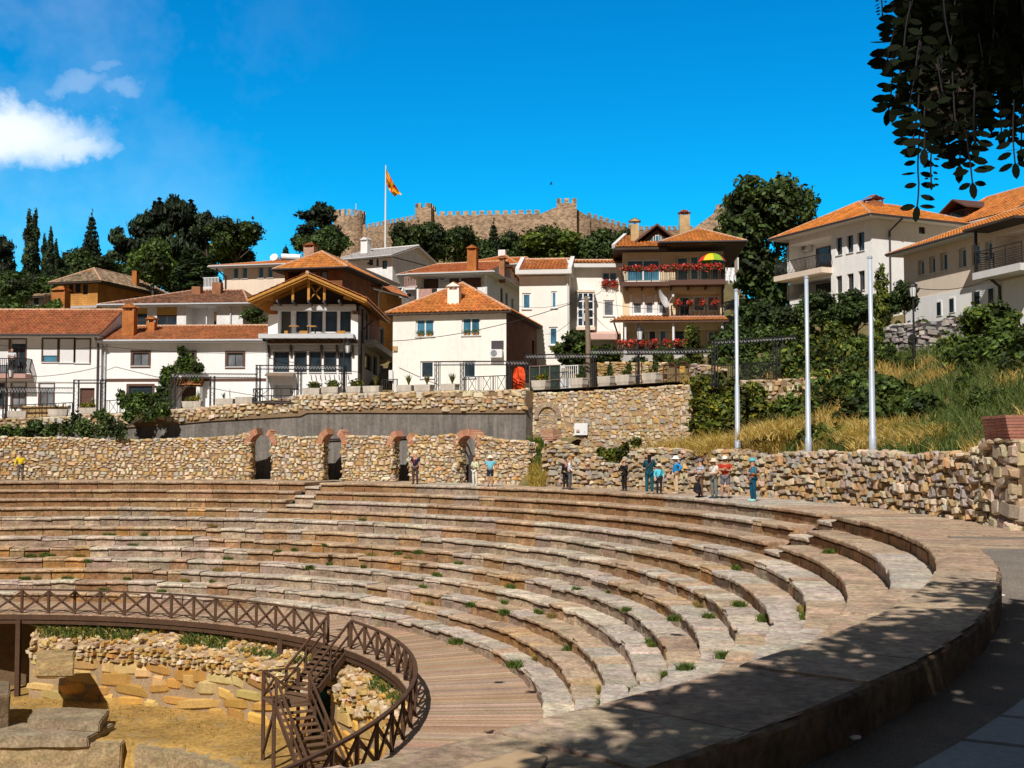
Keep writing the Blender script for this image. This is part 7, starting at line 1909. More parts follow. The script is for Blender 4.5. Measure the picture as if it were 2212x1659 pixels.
for a in [
 (T_pine, 0, 508, 680, 95, 126, 'dark pine cut off by the left edge of the photo'),
 (T_cyp, 60, 449, 672, 34, 124, 'tall dark cypress, left one of the touching pair'),
 (T_cyp, 72, 446, 670, 28, 126, 'tall dark cypress, right one of the touching pair'),
 (T_cyp, 94, 502, 640, 20, 132, 'slim short cypress, left one of the three small ones'),
 (T_cyp, 107, 487, 640, 21, 131, 'slim cypress, tallest of the three small ones'),
 (T_cyp, 119, 514, 640, 19, 133, 'slim cypress, right one of the three small ones'),
 (T_round2, 130, 560, 650, 70, 134, 'dark broadleaf tree behind the three small cypresses'),
 (T_spr, 196, 452, 600, 62, 150, 'conical dark spruce standing above the ochre brick house'),
 (T_round2, 165, 530, 640, 90, 142, 'dark broadleaf tree left of the spruce foot'),
 (T_round, 212, 548, 640, 110, 128, 'mid green broadleaf tree over the ochre brick house roof'),
 (T_bright, 329, 510, 645, 104, 118, 'bright green rounded tree right of the ochre brick house'),
 (T_pine2, 255, 490, 640, 80, 146, 'dark pine between the spruce and the tall pines'),
 (T_pine, 302, 462, 640, 95, 160, 'leftmost of the tall pines on the skyline'),
 (T_pine2, 340, 432, 640, 105, 164, 'tall pine with bare gaps, second of the skyline pines'),
 (T_pine, 371, 420, 640, 100, 162, 'tallest pine on the left skyline'),
 (T_pine2, 408, 436, 640, 105, 166, 'tall pine right of the tallest skyline pine'),
 (T_pine, 445, 455, 640, 85, 163, 'rightmost of the tall skyline pines'),
 (T_round2, 320, 500, 640, 120, 168, 'dark broadleaf mass under the left skyline pines'),
 (T_round2, 420, 500, 640, 130, 168, 'dark broadleaf mass under the right skyline pines'),
 (T_round, 508, 466, 590, 130, 152, 'broad dark green tree ending the skyline group on the right'),
 (T_cyp, 402, 532, 650, 52, 117, 'wide dark cypress beside the beige house, left one'),
 (T_cyp, 432, 540, 650, 56, 116, 'wide dark cypress beside the beige house, right one'),
 (T_cyp, 455, 545, 640, 40, 121, 'narrow dark cypress touching the beige house balcony'),
 (T_pine, 690, 436, 590, 108, 172, 'spiky dark cedar left of the round fortress tower'),
 (T_round2, 15, 580, 690, 110, 118, 'dark undergrowth tree at the left edge below the pine'),
 (T_round, 95, 590, 690, 120, 119, 'dark undergrowth tree below the small cypresses'),
 (T_round2, 285, 570, 660, 100, 136, 'dark tree mass left of the bright green tree'),
 (T_round, 40, 600, 690, 90, 112, 'dark low tree at the foot of the tall cypress pair'),
 (T_round2, 385, 560, 660, 110, 140, 'dark tree mass behind the wide cypresses'),
 (T_round, 150, 575, 660, 80, 127, 'dark low tree behind the grey annex roof'),
 (T_round2, 500, 520, 600, 110, 156, 'dark tree mass right behind the beige house balcony'),
 (T_round, 1400, 505, 600, 90, 150, 'dark tree behind the dormer of the flower balcony house'),
 (T_round2, 715, 484, 590, 105, 166, 'dark rounded tree below the round fortress tower'),
 (T_round, 655, 500, 580, 60, 170, 'small dark tree left of the spiky cedar'),
 (T_spr, 617, 528, 580, 40, 175, 'small pale spiky tree in the gap left of the cedar'),
 (T_round, 880, 474, 600, 84, 164, 'dark tree just right of the flagpole'),
 (T_round2, 930, 472, 600, 100, 168, 'dark rounded tree below the left square tower'),
 (T_round, 990, 484, 600, 105, 166, 'dark tree in front of the long fortress wall'),
 (T_spr, 1066, 472, 600, 58, 170, 'slender pointed tree before the middle of the fortress wall'),
 (T_round2, 1040, 512, 600, 80, 168, 'low dark tree left of the slender pointed tree'),
 (T_round, 1108, 496, 600, 80, 172, 'dark thin tree between the pointed tree and the lime green one'),
 (T_lime, 1197, 474, 600, 158, 158, 'large lime green tree below the right square tower'),
 (T_round, 1130, 512, 600, 80, 160, 'mid green tree hugging the left of the lime green tree'),
 (T_round2, 1300, 490, 600, 105, 152, 'dark tree right of the lime green tree'),
 (T_round, 1350, 492, 600, 80, 156, 'dark tree behind the chimney of the flower balcony house'),
 (T_round2, 1265, 515, 600, 90, 160, 'dark low tree between the lime green tree and the cream block'),
]: put(a[0], USED, *a[1:6], a[6], GT, seed=a[1])
# the big tree beside the balcony house and garden greenery on the right
bt = thing('broadleaf_tree', at(1655, 720, 101), 'huge dense green tree between the balcony house and the white house', 'tree')
r_ = random.Random(77); B = []
for (x, y, w, h) in ((1655, 470, 185, 150), (1640, 410, 110, 60), (1690, 412, 90, 60), (1605, 470, 90, 110), (1710, 480, 95, 120), (1650, 560, 200, 120), (1690, 600, 130, 110), (1620, 600, 110, 90), (1660, 660, 140, 90), (1585, 445, 60, 80), (1735, 460, 60, 90), (1600, 530, 90, 80), (1730, 540, 60, 90)):
 for k in range(4):
  c = at(x + r_.uniform(-.3, .3) * w, y + r_.uniform(-.3, .3) * h, 101 + r_.uniform(-2.5, 2.5)); q = r_.uniform(.2, .34); B.append((tuple(c), (w * q * 101 / FOC, w * q * 101 / FOC, h * q * 101 / FOC * 1.1)))
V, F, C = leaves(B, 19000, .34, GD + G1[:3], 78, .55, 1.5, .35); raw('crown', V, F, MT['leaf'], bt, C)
mb = MB(); mb.tube([at(1655, 760, 101), at(1652, 640, 101), at(1658, 520, 101)], [.45, .35, .15], 9)
for x, y in ((1600, 480), (1710, 470), (1640, 430), (1690, 560), (1610, 580)): mb.tube([at(1654, 640, 101), at((1654 + x) / 2, (600 + y) / 2, 101.3), at(x, y, 101)], [.2, .13, .05], 6)
mb.make('trunk', MT['bark'], bt)
GS = 'garden trees and shrubs on the right slope'
for a in [
 (T_round2, 1640, 640, 790, 130, 84, 'dark tree at the foot of the huge tree'),
 (T_round, 1700, 655, 780, 110, 80, 'dark bushy tree below the white house balcony'),
 (T_round2, 1590, 690, 800, 100, 74, 'dark shrub just right of the balcony house corner'),
 (T_round, 1775, 625, 730, 105, 74, 'leafy garden tree under the corner balcony'),
 (T_round2, 1850, 622, 740, 135, 73, 'dense garden tree before the white house corner'),
 (T_col, 1905, 574, 720, 40, 70, 'tall thin young tree before the white house'),
 (T_round, 1915, 628, 720, 90, 71, 'garden tree around the foot of the thin young tree'),
 (T_round2, 1955, 600, 700, 70, 70, 'dark small tree left of the black street lamp'),
 (T_shrub, 2145, 634, 745, 130, 54, 'large leafy shrub at the right edge below the beige house'),
 (T_shrub2, 2052, 682, 735, 56, 58, 'small rounded shrub before the dry stone wall'),
 (T_shrub, 2230, 690, 760, 90, 50, 'shrub cut off by the right edge'),
]: put(a[0], USED, *a[1:6], a[6], GS, seed=a[1])
def slope_Y(x, y):
 Y = 36.0
 while Y < 110:
  p = at(x, y, Y); d = p - CEN; r = sqrt(d.x * d.x + d.y * d.y); a = math.degrees(math.atan2(d.y, d.x))
  if r > 38.7 and p.z < z_hill(r, a): return Y - .15
  Y += .3
 return Y
def mass(name, label, cat, P, n, leaf, cols, seed, group=None, k=.5, mat='leaf', depth=1.0, kind=None):
 """a spreading plant built from clumps at image points (x, y, radius px, distance)"""
 B = []; r_ = random.Random(seed)
 for (x, y, w, Y) in P:
  Y = Y or slope_Y(x, y + w * .55); R = w * Y / FOC
  B.append((tuple(at(x, y, Y)), (R, R * depth, R * .9)))
  for q in range(3): c = at(x + r_.uniform(-.7, .7) * w, y + r_.uniform(-.6, .6) * w, Y + r_.uniform(-.4, .4) * depth); B.append((tuple(c), (R * k, R * k * depth, R * k)))
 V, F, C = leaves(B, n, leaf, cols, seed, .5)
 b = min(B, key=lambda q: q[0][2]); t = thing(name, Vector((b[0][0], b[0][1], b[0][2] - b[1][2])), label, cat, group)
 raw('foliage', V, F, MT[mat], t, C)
 mb = MB(); c0 = Vector((b[0][0], b[0][1], b[0][2] - b[1][2] - .2))
 for q in B[::4]: mb.tube([c0, c0.lerp(Vector(q[0]), .5) + Vector((.05, .05, .1)), Vector(q[0])], [.05, .035, .015], 5)
 mb.make('stem', MT['bark'], t)
 if kind: t['kind'] = kind
 return t
# ivy curtain over the terrace wall end and thick growth on the slope
mass('ivy', 'dense yellow green ivy cascading over the end of the terrace wall behind the first flagpole', 'ivy', [(1510, 830, 22, 58.5), (1545, 830, 24, 58), (1580, 840, 24, 57), (1520, 870, 28, 58), (1565, 880, 34, 57), (1610, 870, 34, 57), (1515, 915, 26, 57.5), (1555, 925, 30, 57), (1600, 920, 36, 56), (1640, 890, 34, 56), (1640, 850, 26, 58), (1650, 925, 30, 55), (1680, 890, 26, 56)], 13000, .17, IVY, 401, depth=.7)
mass('climber', 'thin green climber on the tan terrace wall left of the ivy', 'ivy', [(1443, 905, 10, 61.5), (1450, 925, 13, 61.3), (1460, 945, 15, 61), (1440, 950, 14, 61.2)], 1100, .14, IVY, 402, depth=.3)
mass('ivy', 'rounded ivy bush spilling over the low rubble wall between the brick courses', 'ivy', [(1300, 980, 15, 60.0), (1325, 982, 17, 59.3), (1342, 980, 14, 58.6), (1296, 1000, 13, 60), (1318, 1006, 14, 59.3), (1350, 965, 10, 59), (1375, 955, 12, 59)], 3000, .13, IVY, 403, depth=.45)
for i, P in enumerate([
 [(1600, 745, 36, 0), (1650, 735, 40, 0), (1690, 745, 40, 0), (1620, 785, 36, 0), (1665, 790, 38, 0)],
 [(1740, 735, 44, 0), (1720, 775, 42, 0), (1770, 770, 40, 0), (1700, 800, 30, 0)],
 [(1810, 735, 40, 0), (1845, 765, 40, 0), (1800, 795, 34, 0), (1850, 800, 30, 0)],
 [(1725, 845, 36, 0), (1765, 835, 40, 0), (1790, 870, 40, 0), (1740, 890, 36, 0), (1700, 880, 30, 0)],
 [(1835, 840, 40, 0), (1880, 850, 44, 0), (1850, 885, 40, 0), (1900, 895, 36, 0)],
 [(1930, 850, 36, 0), (1965, 880, 34, 0), (2005, 880, 30, 0)],
 [(1770, 945, 30, 0), (1820, 945, 28, 0), (1735, 955, 22, 0)],
 [(2010, 735, 34, 0), (2055, 745, 36, 0), (1990, 720, 30, 0)],
 [(2105, 765, 40, 0), (2160, 755, 44, 0), (2195, 790, 38, 0), (2060, 775, 30, 0)],
 [(1655, 945, 24, 0), (1690, 935, 24, 0)],
 [(1905, 745, 30, 0), (1930, 765, 26, 0), (1885, 775, 26, 0)],
]):
 lb = ['dark bramble thicket below the huge tree', 'green thicket left of the second flagpole', 'green thicket below the white house garden', 'olive green thicket between the second and third flagpoles', 'broad dark thicket right of the third flagpole', 'dark low thicket in the middle of the grassy slope', 'fresh green growth on the wall top between second and third flagpoles', 'shrubby growth below the dry stone garden wall', 'dark shrubbery with red flowers at the right edge of the slope', 'green growth at the wall top right of the first flagpole', 'thin rusty thicket left of the black street lamp'][i]
 mass('thicket', lb, 'thicket', P, 3600, .19, (G1 + IVY) if i not in (0, 4, 5, 8) else G1 + GD[1:2] + IVY[:1], 420 + i, 'thickets on the slope', depth=.8)
# climbing plants on the left houses and terrace
mass('climber', 'green climbing vine growing up the long white house beside its doorway', 'vine', [(398, 765, 14, 79), (405, 785, 22, 79), (425, 795, 16, 79), (385, 800, 20, 79), (362, 810, 20, 79), (355, 835, 18, 79), (352, 860, 20, 78.6), (420, 812, 10, 79), (390, 755, 9, 79)], 3600, .17, GB[:3] + G1, 440, depth=.35)
mass('climber', 'leafy creeper hanging over the terrace railing before the long white house', 'vine', [(275, 865, 20, 74.1), (305, 868, 24, 74.1), (335, 872, 22, 73.9), (350, 885, 16, 73.6), (290, 885, 22, 73.6), (262, 850, 10, 74.6), (325, 895, 16, 73.1), (275, 900, 12, 73.1)], 3400, .17, GB[:2] + G1 + GD[:1], 441, depth=.5)
for i, P in enumerate([[(15, 932, 16, 73.6), (45, 935, 14, 73.4), (0, 940, 12, 73.4)], [(80, 925, 18, 73.4), (110, 930, 16, 73.2), (60, 935, 12, 73.1)], [(150, 925, 24, 72.9), (185, 925, 26, 72.7), (165, 900, 12, 73.1)], [(225, 925, 24, 72.6), (215, 895, 14, 72.7), (255, 930, 20, 72.3), (235, 905, 14, 72.4)]]):
 mass('bramble', ['low bright bramble on the wall top at the far left', 'dark bramble under the terrace planters left of the gate frame', 'dark tangled bramble below the black gate frame', 'dark bramble hanging right of the black gate frame'][i], 'bramble', P, 1500, .15, (GD + G1[:1]) if i else G1 + GB[:1], 450 + i, 'brambles below the left terrace', depth=.5)
mass('hedge', 'green hedge of vines above the far left red roof', 'hedge', [(10, 668, 16, 96), (40, 670, 16, 96), (70, 672, 16, 95.5), (100, 674, 16, 95.5), (118, 664, 16, 95)], 2600, .22, GB[:2] + G1, 460, depth=.6)
for a in [
 (T_round, 548, 662, 720, 62, 87, 'dark green tree right of the bungalow with old tiles', 'garden'),
 (T_shrub2, 1240, 714, 808, 108, 78, 'leafy shrub before the cream block left of the wooden pole', 'garden'),
 (T_shrub2, 1308, 744, 796, 80, 76, 'mixed flowering shrub right of the wooden pole', 'garden'),
 (T_col, 1497, 700, 800, 46, 76, 'yellow green columnar conifer before the balcony house', 'garden'),
 (T_shrub2, 1548, 724, 800, 58, 75, 'bright yellow rounded conifer right of the columnar one', 'garden'),
 (T_shrub, 1432, 735, 800, 50, 76, 'young green tree in front of the geranium terrace', 'garden'),
 (T_shrub2, 1380, 770, 800, 60, 74, 'low shrub with red flowers behind the tan garden wall', 'garden'),
 (T_shrub, 1470, 765, 800, 44, 75, 'low dark shrub above the brown arched gate', 'garden'),
 (T_shrub2, 850, 640, 660, 22, 110, 'small shrub beside the parked white car', 'garden'),
 (T_shrub, 1570, 760, 810, 40, 72, 'small dark shrub at the foot of the balcony house corner', 'garden'),
]: put(a[0], USED, *a[1:6], a[6], 'shrubs in the gardens behind the terrace', seed=a[1])
# ------------------------------------------------------------------ grass
def grass(name, label, pts, cols, hgt, seed, width=.02, lean=.5):
 g = np.random.default_rng(seed); n = len(pts); P = np.array(pts, float)
 th = g.random(n) * 2 * pi; a = np.stack([np.cos(th), np.sin(th), np.zeros(n)], 1); h = hgt * (.45 + .9 * g.random(n)); w = width * (.6 + .8 * g.random(n))
 ln = np.stack([g.normal(size=n) * lean, g.normal(size=n) * lean, np.zeros(n)], 1) * h[:, None]
 tip = P + ln + np.array([0, 0, 1]) * h[:, None]; mid = P + ln * .35 + np.array([0, 0, .6]) * h[:, None]
 wv = a * w[:, None]
 V = np.stack([P - wv, P + wv, mid + wv * .7, mid - wv * .7, tip - wv * .15, tip + wv * .15], 1).reshape(-1, 3)
 i = np.arange(n)[:, None] * 6; F = np.concatenate([i + np.array([[0, 1, 2, 3]]), i + np.array([[3, 2, 5, 4]])], 0)
 C = np.repeat(np.array(cols), 6, 0)
 return finish(raw(name, V, F, MT['grass'], None, C), label, 'grass', None, 'stuff')
def slope_grass():
 r_ = random.Random(500); P, C = [], []
 for i in range(62000):
  a = r_.uniform(-12, 37); r = 38.75 + 23 * r_.random() ** 1.15; p = pol(r, a)
  z = z_hill(r, a) + .4 * noise.noise(p * .25) * min(1, (r - 38.6) / 4)
  n = noise.noise(Vector((p.x, p.y, 0)) * .16) + .5 * noise.noise(Vector((p.x, p.y, 3)) * .5)
  band = r - 38.7
  dry = 1 if n > (-.02 if band < 3.5 else .32 if band < 8 else .05 if band < 11 else .38) else 0
  c = r_.choice([(.50, .33, .085), (.56, .40, .13), (.40, .25, .06), (.44, .33, .10)]) if dry else r_.choice([(.09, .13, .03), (.12, .165, .04), (.17, .19, .05), (.06, .095, .02)])
  P.append((p.x, p.y, z - .04)); C.append(jit(c, .22, r_))
 grass('grass', 'long dry and green grass covering the slope above the rubble wall', P, C, .52, 501, .022, .5)
 # heaps of cut dry grass
 for k, (x, y, Y, w) in enumerate(((1690, 928, 50.5, 2.0), (1960, 945, 44, 2.2), (2040, 940, 42, 1.8), (1560, 962, 53, 1.2), (1885, 930, 46, 1.5))):
  P, C = [], []; c = at(x, y, Y)
  for i in range(1500):
   q = r_.uniform(0, 6.28); rr = w * sqrt(r_.random()); P.append((c.x + rr * cos(q), c.y + rr * sin(q) * .8, c.z - .5 + .55 * (1 - (rr / w) ** 2))); C.append(jit(r_.choice([(.58, .41, .13), (.50, .34, .09), (.62, .46, .18)]), .2, r_))
  grass('hay', ['heap of cut dry grass behind the wall right of the first flagpole', 'heap of cut dry grass right of the third flagpole', 'heap of cut dry grass at the right end of the slope', 'thin dry grass behind the wall near the ivy', 'dry grass heap around the foot of the third flagpole'][k], P, C, .42, 510 + k, .02, 1.1)
slope_grass()
def scatter():
 r_ = random.Random(560); n = 0
 while n < 62:
  x, y = r_.uniform(1590, 2215), r_.uniform(705, 935)
  if (y > 890 and x > 1900) or (800 < y < 835 and 1890 < x < 2080) or (x > 2000 and 790 < y < 880 and r_.random() < .7): continue
  Y = slope_Y(x, y); w = r_.uniform(28, 64) * 52 / Y; o = put(T_shrub if r_.random() < .55 else T_shrub2, USED, x, y - w * r_.uniform(.55, .95), y + w * .12, w, Y, 'green bush among many growing wild on the slope behind the flagpoles', 'wild bushes on the slope', seed=n); n += 1
scatter()
def orchestra_grass():
 r_ = random.Random(520); P, C = [], []
 for i in range(15000):
  q = r_.uniform(0, 360); r = 20.6 * sqrt(r_.random()); p = pol(r, q)
  if p.y < 30 or p.x > -2: continue
  if noise.noise(p * .4) < -.12 or p.y < low_(p.x) + .4: continue
  z = ZO + .12 * noise.noise(Vector((p.x, p.y, 0)) * .3); P.append((p.x, p.y, z - .02)); C.append(jit(r_.choice([(.42, .25, .06), (.48, .31, .09), (.34, .20, .05), (.2, .18, .05)]), .25, r_))
 grass('grass', 'short dry yellow grass on the orchestra floor', P, C, .15, 521, .02, .9)
 # weeds along the broken top of the podium wall
 for k, (a0, a1, z0) in enumerate(((41, 86, -7.0), (-25, 33, -6.9))):
  P, C = [], []
  for i in range(5200):
   a = r_.uniform(a0, a1); t = r_.random(); p = pol(RP + .1 + t * .95, a); 
   if noise.noise(p * .55) < .0: continue
   P.append((p.x, p.y, z0 + t * .7)); C.append(jit(r_.choice(GB[:2] + G1 + [(.40, .28, .08), (.34, .26, .08)]), .25, r_))
  grass('weeds', ['green and yellow weeds on the broken podium wall left of the stairs', 'dry weeds on the broken podium wall right of the stairs'][k], P, C, .26, 530 + k, .035, .7)
orchestra_grass()
def gap_grass():
 r_ = random.Random(540); P, C = [], []
 for i in range(3500):
  x = r_.uniform(1143, 1176); r = r_.uniform(36.9, 40); a = ang_at(x, r); p = pol(r, a); z = .0 + max(0, r - 37.3) * .85
  P.append((p.x, p.y, z)); C.append(jit(r_.choice([(.46, .33, .08), (.40, .30, .07)] if r < 38.3 else GB + [(.34, .28, .06)]), .22, r_))
 grass('grass', 'tall yellow and green grass filling the gap between the two rubble walls', P, C, .42, 541, .025, .4)
 m = MB(); 
 a0, a1 = ang_at(1180, 38), ang_at(1138, 38)
 for (ra, za_, rb, zb) in ((37.2, -.02, 40.2, 2.4), (40.2, 2.4, 40.9, 2.6)): m.quad(pol(ra, a0, za_), pol(ra, a1, za_), pol(rb, a1, zb), pol(rb, a0, zb))
 finish(m.make('bank', MT['soil']), kind='structure')
gap_grass()
# weeds in the seat joints
wd = [(162, 1082, 9), (400, 1132, 11), (600, 1192, 0), (668, 1228, 16), (816, 1164, 15), (540, 1150, 9), (905, 1196, 18), (1213, 1148, 8), (1790, 1196, 14), (1596, 1310, 26), (1455, 1340, 22), (1480, 1447, 30), (1563, 1420, 28), (1230, 1405, 24), (1110, 1440, 16), (985, 1390, 18), (1318, 1282, 14), (1245, 1275, 10), (1352, 1320, 16), (1530, 1335, 14), (860, 1198, 8), (100, 1200, 12), (190, 1215, 10), (1015, 1310, 12), (1090, 1325, 16), (700, 1180, 12), (330, 1084, 8)]
def row_hit(x, y):
 """which tread does this image point lie on?"""
 for k in range(12):
  for z in (ZE[k],):
   p = gnd(x, y, z); r = Vector((p.x - CEN.x, p.y - CEN.y, 0)).length
   if RE[k] - .05 <= r <= RE[k] + .95: return p
 p = gnd(x, y, ZE[6]); return p
for i, (x, y, w) in enumerate(wd):
 r_ = random.Random(600 + i); p0 = row_hit(x, y); W = max(.16, w * p0.y / FOC * .5); P, C = [], []
 for q in range(120 + 6 * w):
  P.append((p0.x + r_.gauss(0, W * .5), p0.y + r_.gauss(0, W * .4), p0.z - .02)); C.append(jit(r_.choice(GB[:2] + G1 + IVY[1:2]), .25, r_))
 o = grass('weed_tuft', 'green weed tuft growing from a joint between the stone seats', P, C, max(.14, min(.32, W * .9)), 700 + i, .016, .6)
 del o['kind']; o['category'] = 'weed'; o['group'] = 'weed tufts in the seat joints'
r_ = random.Random(780)
for i in range(46):
 k = r_.choice((3, 4, 5, 6, 7, 7, 8, 8, 9, 9, 10)); a = r_.uniform(-12, 96); q = pol(RE[k] - .05, a, ZE[k + 1] + .01); L = r_.uniform(.15, .7); P, C = [], []; dryt = r_.random() < .45
 for j in range(int(90 + 200 * L)):
  b = pol(RE[k] - .05 + r_.gauss(0, .05), a + math.degrees(r_.uniform(-L, L) / 2 / RE[k]), ZE[k + 1]); P.append(tuple(b)); C.append(jit(r_.choice([(.34, .24, .07), (.28, .22, .06)] if dryt else GB[:2] + IVY[:2]), .25, r_))
 o = grass('weed_tuft', 'low dry or green weeds along the foot of a stone seat riser', P, C, .15, 790 + i, .014, .7); del o['kind']; o['category'] = 'weed'; o['group'] = 'weeds along the riser feet'
# ================================================================== things along the terrace
def edge(x, r=41.45):
 a = ang_at(x, r); p = pol(r, a, z_terr(a)); d = Vector((cos(rad(a)), sin(rad(a)), 0)); return p, Vector((d.y, -d.x, 0)), d     # point, right, away
def zat(x, y, r): return za(x, y, r)[1]
# --- concrete planters
def planter(x, w_px, style, seed, label):
 p, ex, ey = edge(x, 41.5); w = w_px * p.y / FOC
 t = thing('concrete_planter', p, label, 'planter', 'concrete planters along the terrace edge')
 mb = MB(); h = .56
 def rg(k, z): return [p + ex * (sx * w / 2 * k) + ey * (sy * .27 * (k if k < 1 else 1)) + Z3 * z for sx, sy in ((-1, -1), (1, -1), (1, 1), (-1, 1))]
 mb.hexa(rg(.80, 0) + rg(.86, .09)); mb.hexa(rg(.86, .09) + rg(.97, .20)); mb.hexa(rg(.97, .20) + rg(1.0, h - .06)); mb.hexa([q for q in rg(1.04, h - .06)] + rg(1.04, h))
 mb.make('trough', MT['planter'], t)
 soil = MB(); soil.hexa(rg(.9, h) + rg(.9, h + .012)); soil.make('soil', MT['gravel'], t)
 if not style: return t
 r_ = random.Random(seed); V, F, C = [], [], []
 def spray(c, n, L, cols, wd, spread, up=1.0):
  for i in range(n):
   q = r_.uniform(0, 6.28); k = r_.uniform(.3, 1); d = Vector((cos(q) * spread * k, sin(q) * spread * k, up)).normalized() * L * r_.uniform(.6, 1.15)
   s = Vector((-sin(q), cos(q), 0)) * wd; b = len(V); cl = jit(r_.choice(cols), .25, r_)
   V.extend([c - s, c + s, c + d * .55 + s * .9, c + d * .55 - s * .9, c + d + Vector((0, 0, -.1 * L))]); C.extend([cl] * 5); F.extend([(b, b + 1, b + 2, b + 3), (b + 3, b + 2, b + 4)])
 k = p + Z3 * (h + .0)
 if style == 'yucca': spray(k + ex * .18 * w, 60, .75, IVY[:2] + [(.20, .15, .06), (.12, .10, .04)], .03, .5)
 elif style == 'bush': 
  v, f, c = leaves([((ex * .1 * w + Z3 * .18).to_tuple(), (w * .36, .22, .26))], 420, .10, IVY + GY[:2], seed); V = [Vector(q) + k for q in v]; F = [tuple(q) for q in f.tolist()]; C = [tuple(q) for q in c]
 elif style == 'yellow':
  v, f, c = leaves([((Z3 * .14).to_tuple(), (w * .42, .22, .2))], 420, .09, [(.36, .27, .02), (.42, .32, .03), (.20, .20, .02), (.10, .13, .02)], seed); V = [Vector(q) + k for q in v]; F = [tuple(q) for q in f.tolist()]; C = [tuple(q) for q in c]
  spray(k + ex * .3 * w, 18, .8, IVY[:3], .025, .35)
 elif style == 'sparse': spray(k - ex * .1 * w, 16, .5, GD + IVY[:1], .03, .7); spray(k + ex * .25 * w, 6, .8, GB[:1] + [(.2, .12, .06)], .02, .2)
 elif style == 'conifer':
  spray(k - ex * .1 * w, 40, .35, GY[:3], .03, .9); v, f, c = leaves([((ex * .25 * w + Z3 * .3).to_tuple(), (.16, .16, .42))], 380, .08, GD + G1[:1], seed); b = len(V); V += [Vector(q) + k for q in v]; F += [tuple(x_ + b for x_ in q) for q in f.tolist()]; C += [tuple(q) for q in c]
 raw('plant', V, F, MT['leaf'], t, C)
 return t
for i, (x, w, st, lb) in enumerate([
 (37, 39, 'sparse', 'concrete planter with thin dark plant at the far left of the terrace'), (126, 39, 'sparse', 'concrete planter before the yellow wooden fence'), (189, 40, 'yellow', 'concrete planter inside the black gate frame'),
 (416, 41, 'yellow', 'concrete planter with yellow flowers before the canopied doorway'), (487, 39, 'sparse', 'concrete planter with a spindly plant, left of the pair right of the doorway'), (529, 39, None, 'empty concrete planter, right of the pair right of the doorway'),
 (675, 40, 'bush', 'concrete planter with golden bush, just right of the black cage platform'), (715, 40, 'bush', 'concrete planter with golden bush, left of the tall black lamp'), (765, 38, 'bush', 'concrete planter with bushy plant, just right of the tall black lamp'), (805, 39, 'yucca', 'concrete planter with yucca, below the passage between two houses'),
 (877, 36, 'yucca', 'concrete planter with yucca before the cream house, left one'), (916, 40, 'yucca', 'concrete planter with yucca before the cream house, left of the steel frame'), (971, 39, 'yucca', 'concrete planter with yucca inside the steel frame before the cream house'),
 (1169, 38, 'yellow', 'concrete planter with yellow plant right of the orange tarpaulin'), (1251, 36, 'conifer', 'concrete planter with small conifer before the white gate'), (1311, 36, 'conifer', 'concrete planter with spiky plant below the tan garden wall, left one'), (1351, 40, 'conifer', 'concrete planter with rusty plant below the tan garden wall, right one'), (1409, 41, 'conifer', 'concrete planter with upright plant left of the brown arched gate')]): planter(x, w, st, 800 + i, lb)
# --- black steel pergolas
def pergola(label, posts, beam, r=41.25, deep=.0, pw=9, dbl=True):
 """posts: (x, y_top); beam: list of (x, y_upper, y_lower)"""
 p0, ex, ey = edge(posts[0][0], r)
 t = thing('steel_pergola', p0, label, 'pergola', 'black steel pergola frames along the terrace')
 for (x, yt) in posts:
  p, ex, ey = edge(x, r); zt = zat(x, yt, r); w = pw * p.y / FOC / 2; mb = MB()
  for s in ((-1, 1) if dbl else (0,)):
   for q in (0, .18): mb.bar(p + ex * s * w + ey * q - Z3 * .5, Vector((p.x, p.y, zt)) + ex * s * w + ey * q, .05)
  n = 9
  for k in range(n): a = lerp(p.z + .1, zt - .15, k / n); b = lerp(p.z + .1, zt - .15, (k + 1) / n); s = 1 if k % 2 else -1; mb.bar(Vector((p.x, p.y, a)) - ex * s * w, Vector((p.x, p.y, b)) + ex * s * w, .018)
  mb.box(p - Z3 * .3, w * 2 + .12, .26, .14, ex=ex)
  mb.make('post', MT['black'], t)
 mb = MB(); m2 = MB()
 for (xa, ua, la), (xb, ub, lb_) in zip(beam, beam[1:]):
  n = max(1, int(abs(xb - xa) / 30))
  for k in range(n):
   A_ = [lerp(xa, xb, k / n), lerp(ua, ub, k / n), lerp(la, lb_, k / n)]; B_ = [lerp(xa, xb, (k + 1) / n), lerp(ua, ub, (k + 1) / n), lerp(la, lb_, (k + 1) / n)]
   a0, ex, ey = edge(A_[0], r); b0, _, _ = edge(B_[0], r)
   u0, u1, l0, l1 = [Vector((q.x, q.y, zat(xx, yy, r))) for q, xx, yy in ((a0, A_[0], A_[1]), (b0, B_[0], B_[1]), (a0, A_[0], A_[2]), (b0, B_[0], B_[2]))]
   mb.bar(u0, u1, .07, .06); mb.bar(l0, l1, .07, .06); mb.bar(u0 + ey * .2, u1 + ey * .2, .05)
   m = 5
   for j in range(m): m2.bar(l0.lerp(l1, j / m), u0.lerp(u1, (j + .5) / m), .016); m2.bar(u0.lerp(u1, (j + .5) / m), l0.lerp(l1, (j + 1) / m), .016)
 mb.make('beam', MT['black'], t); m2.make('lattice', MT['gutter'], t)
 return t
pergola('black steel pergola over the terrace garden at the far left', [(10, 838)], [(-40, 837, 848), (156, 838, 849)], pw=8)
pergola('black steel gate frame with vine before the brown front door', [(163, 821), (221, 822)], [(157, 821, 828), (227, 821, 828)], pw=10)
pergola('long black steel pergola before the doorway of the long white house', [(372, 808), (457, 812)], [(366, 807, 815), (553, 808, 816)], pw=9)
pergola('black steel frame above the cage platform and tall lamp', [(556, 789), (645, 797), (741, 790)], [(551, 789, 797), (740, 790, 799)], pw=8)
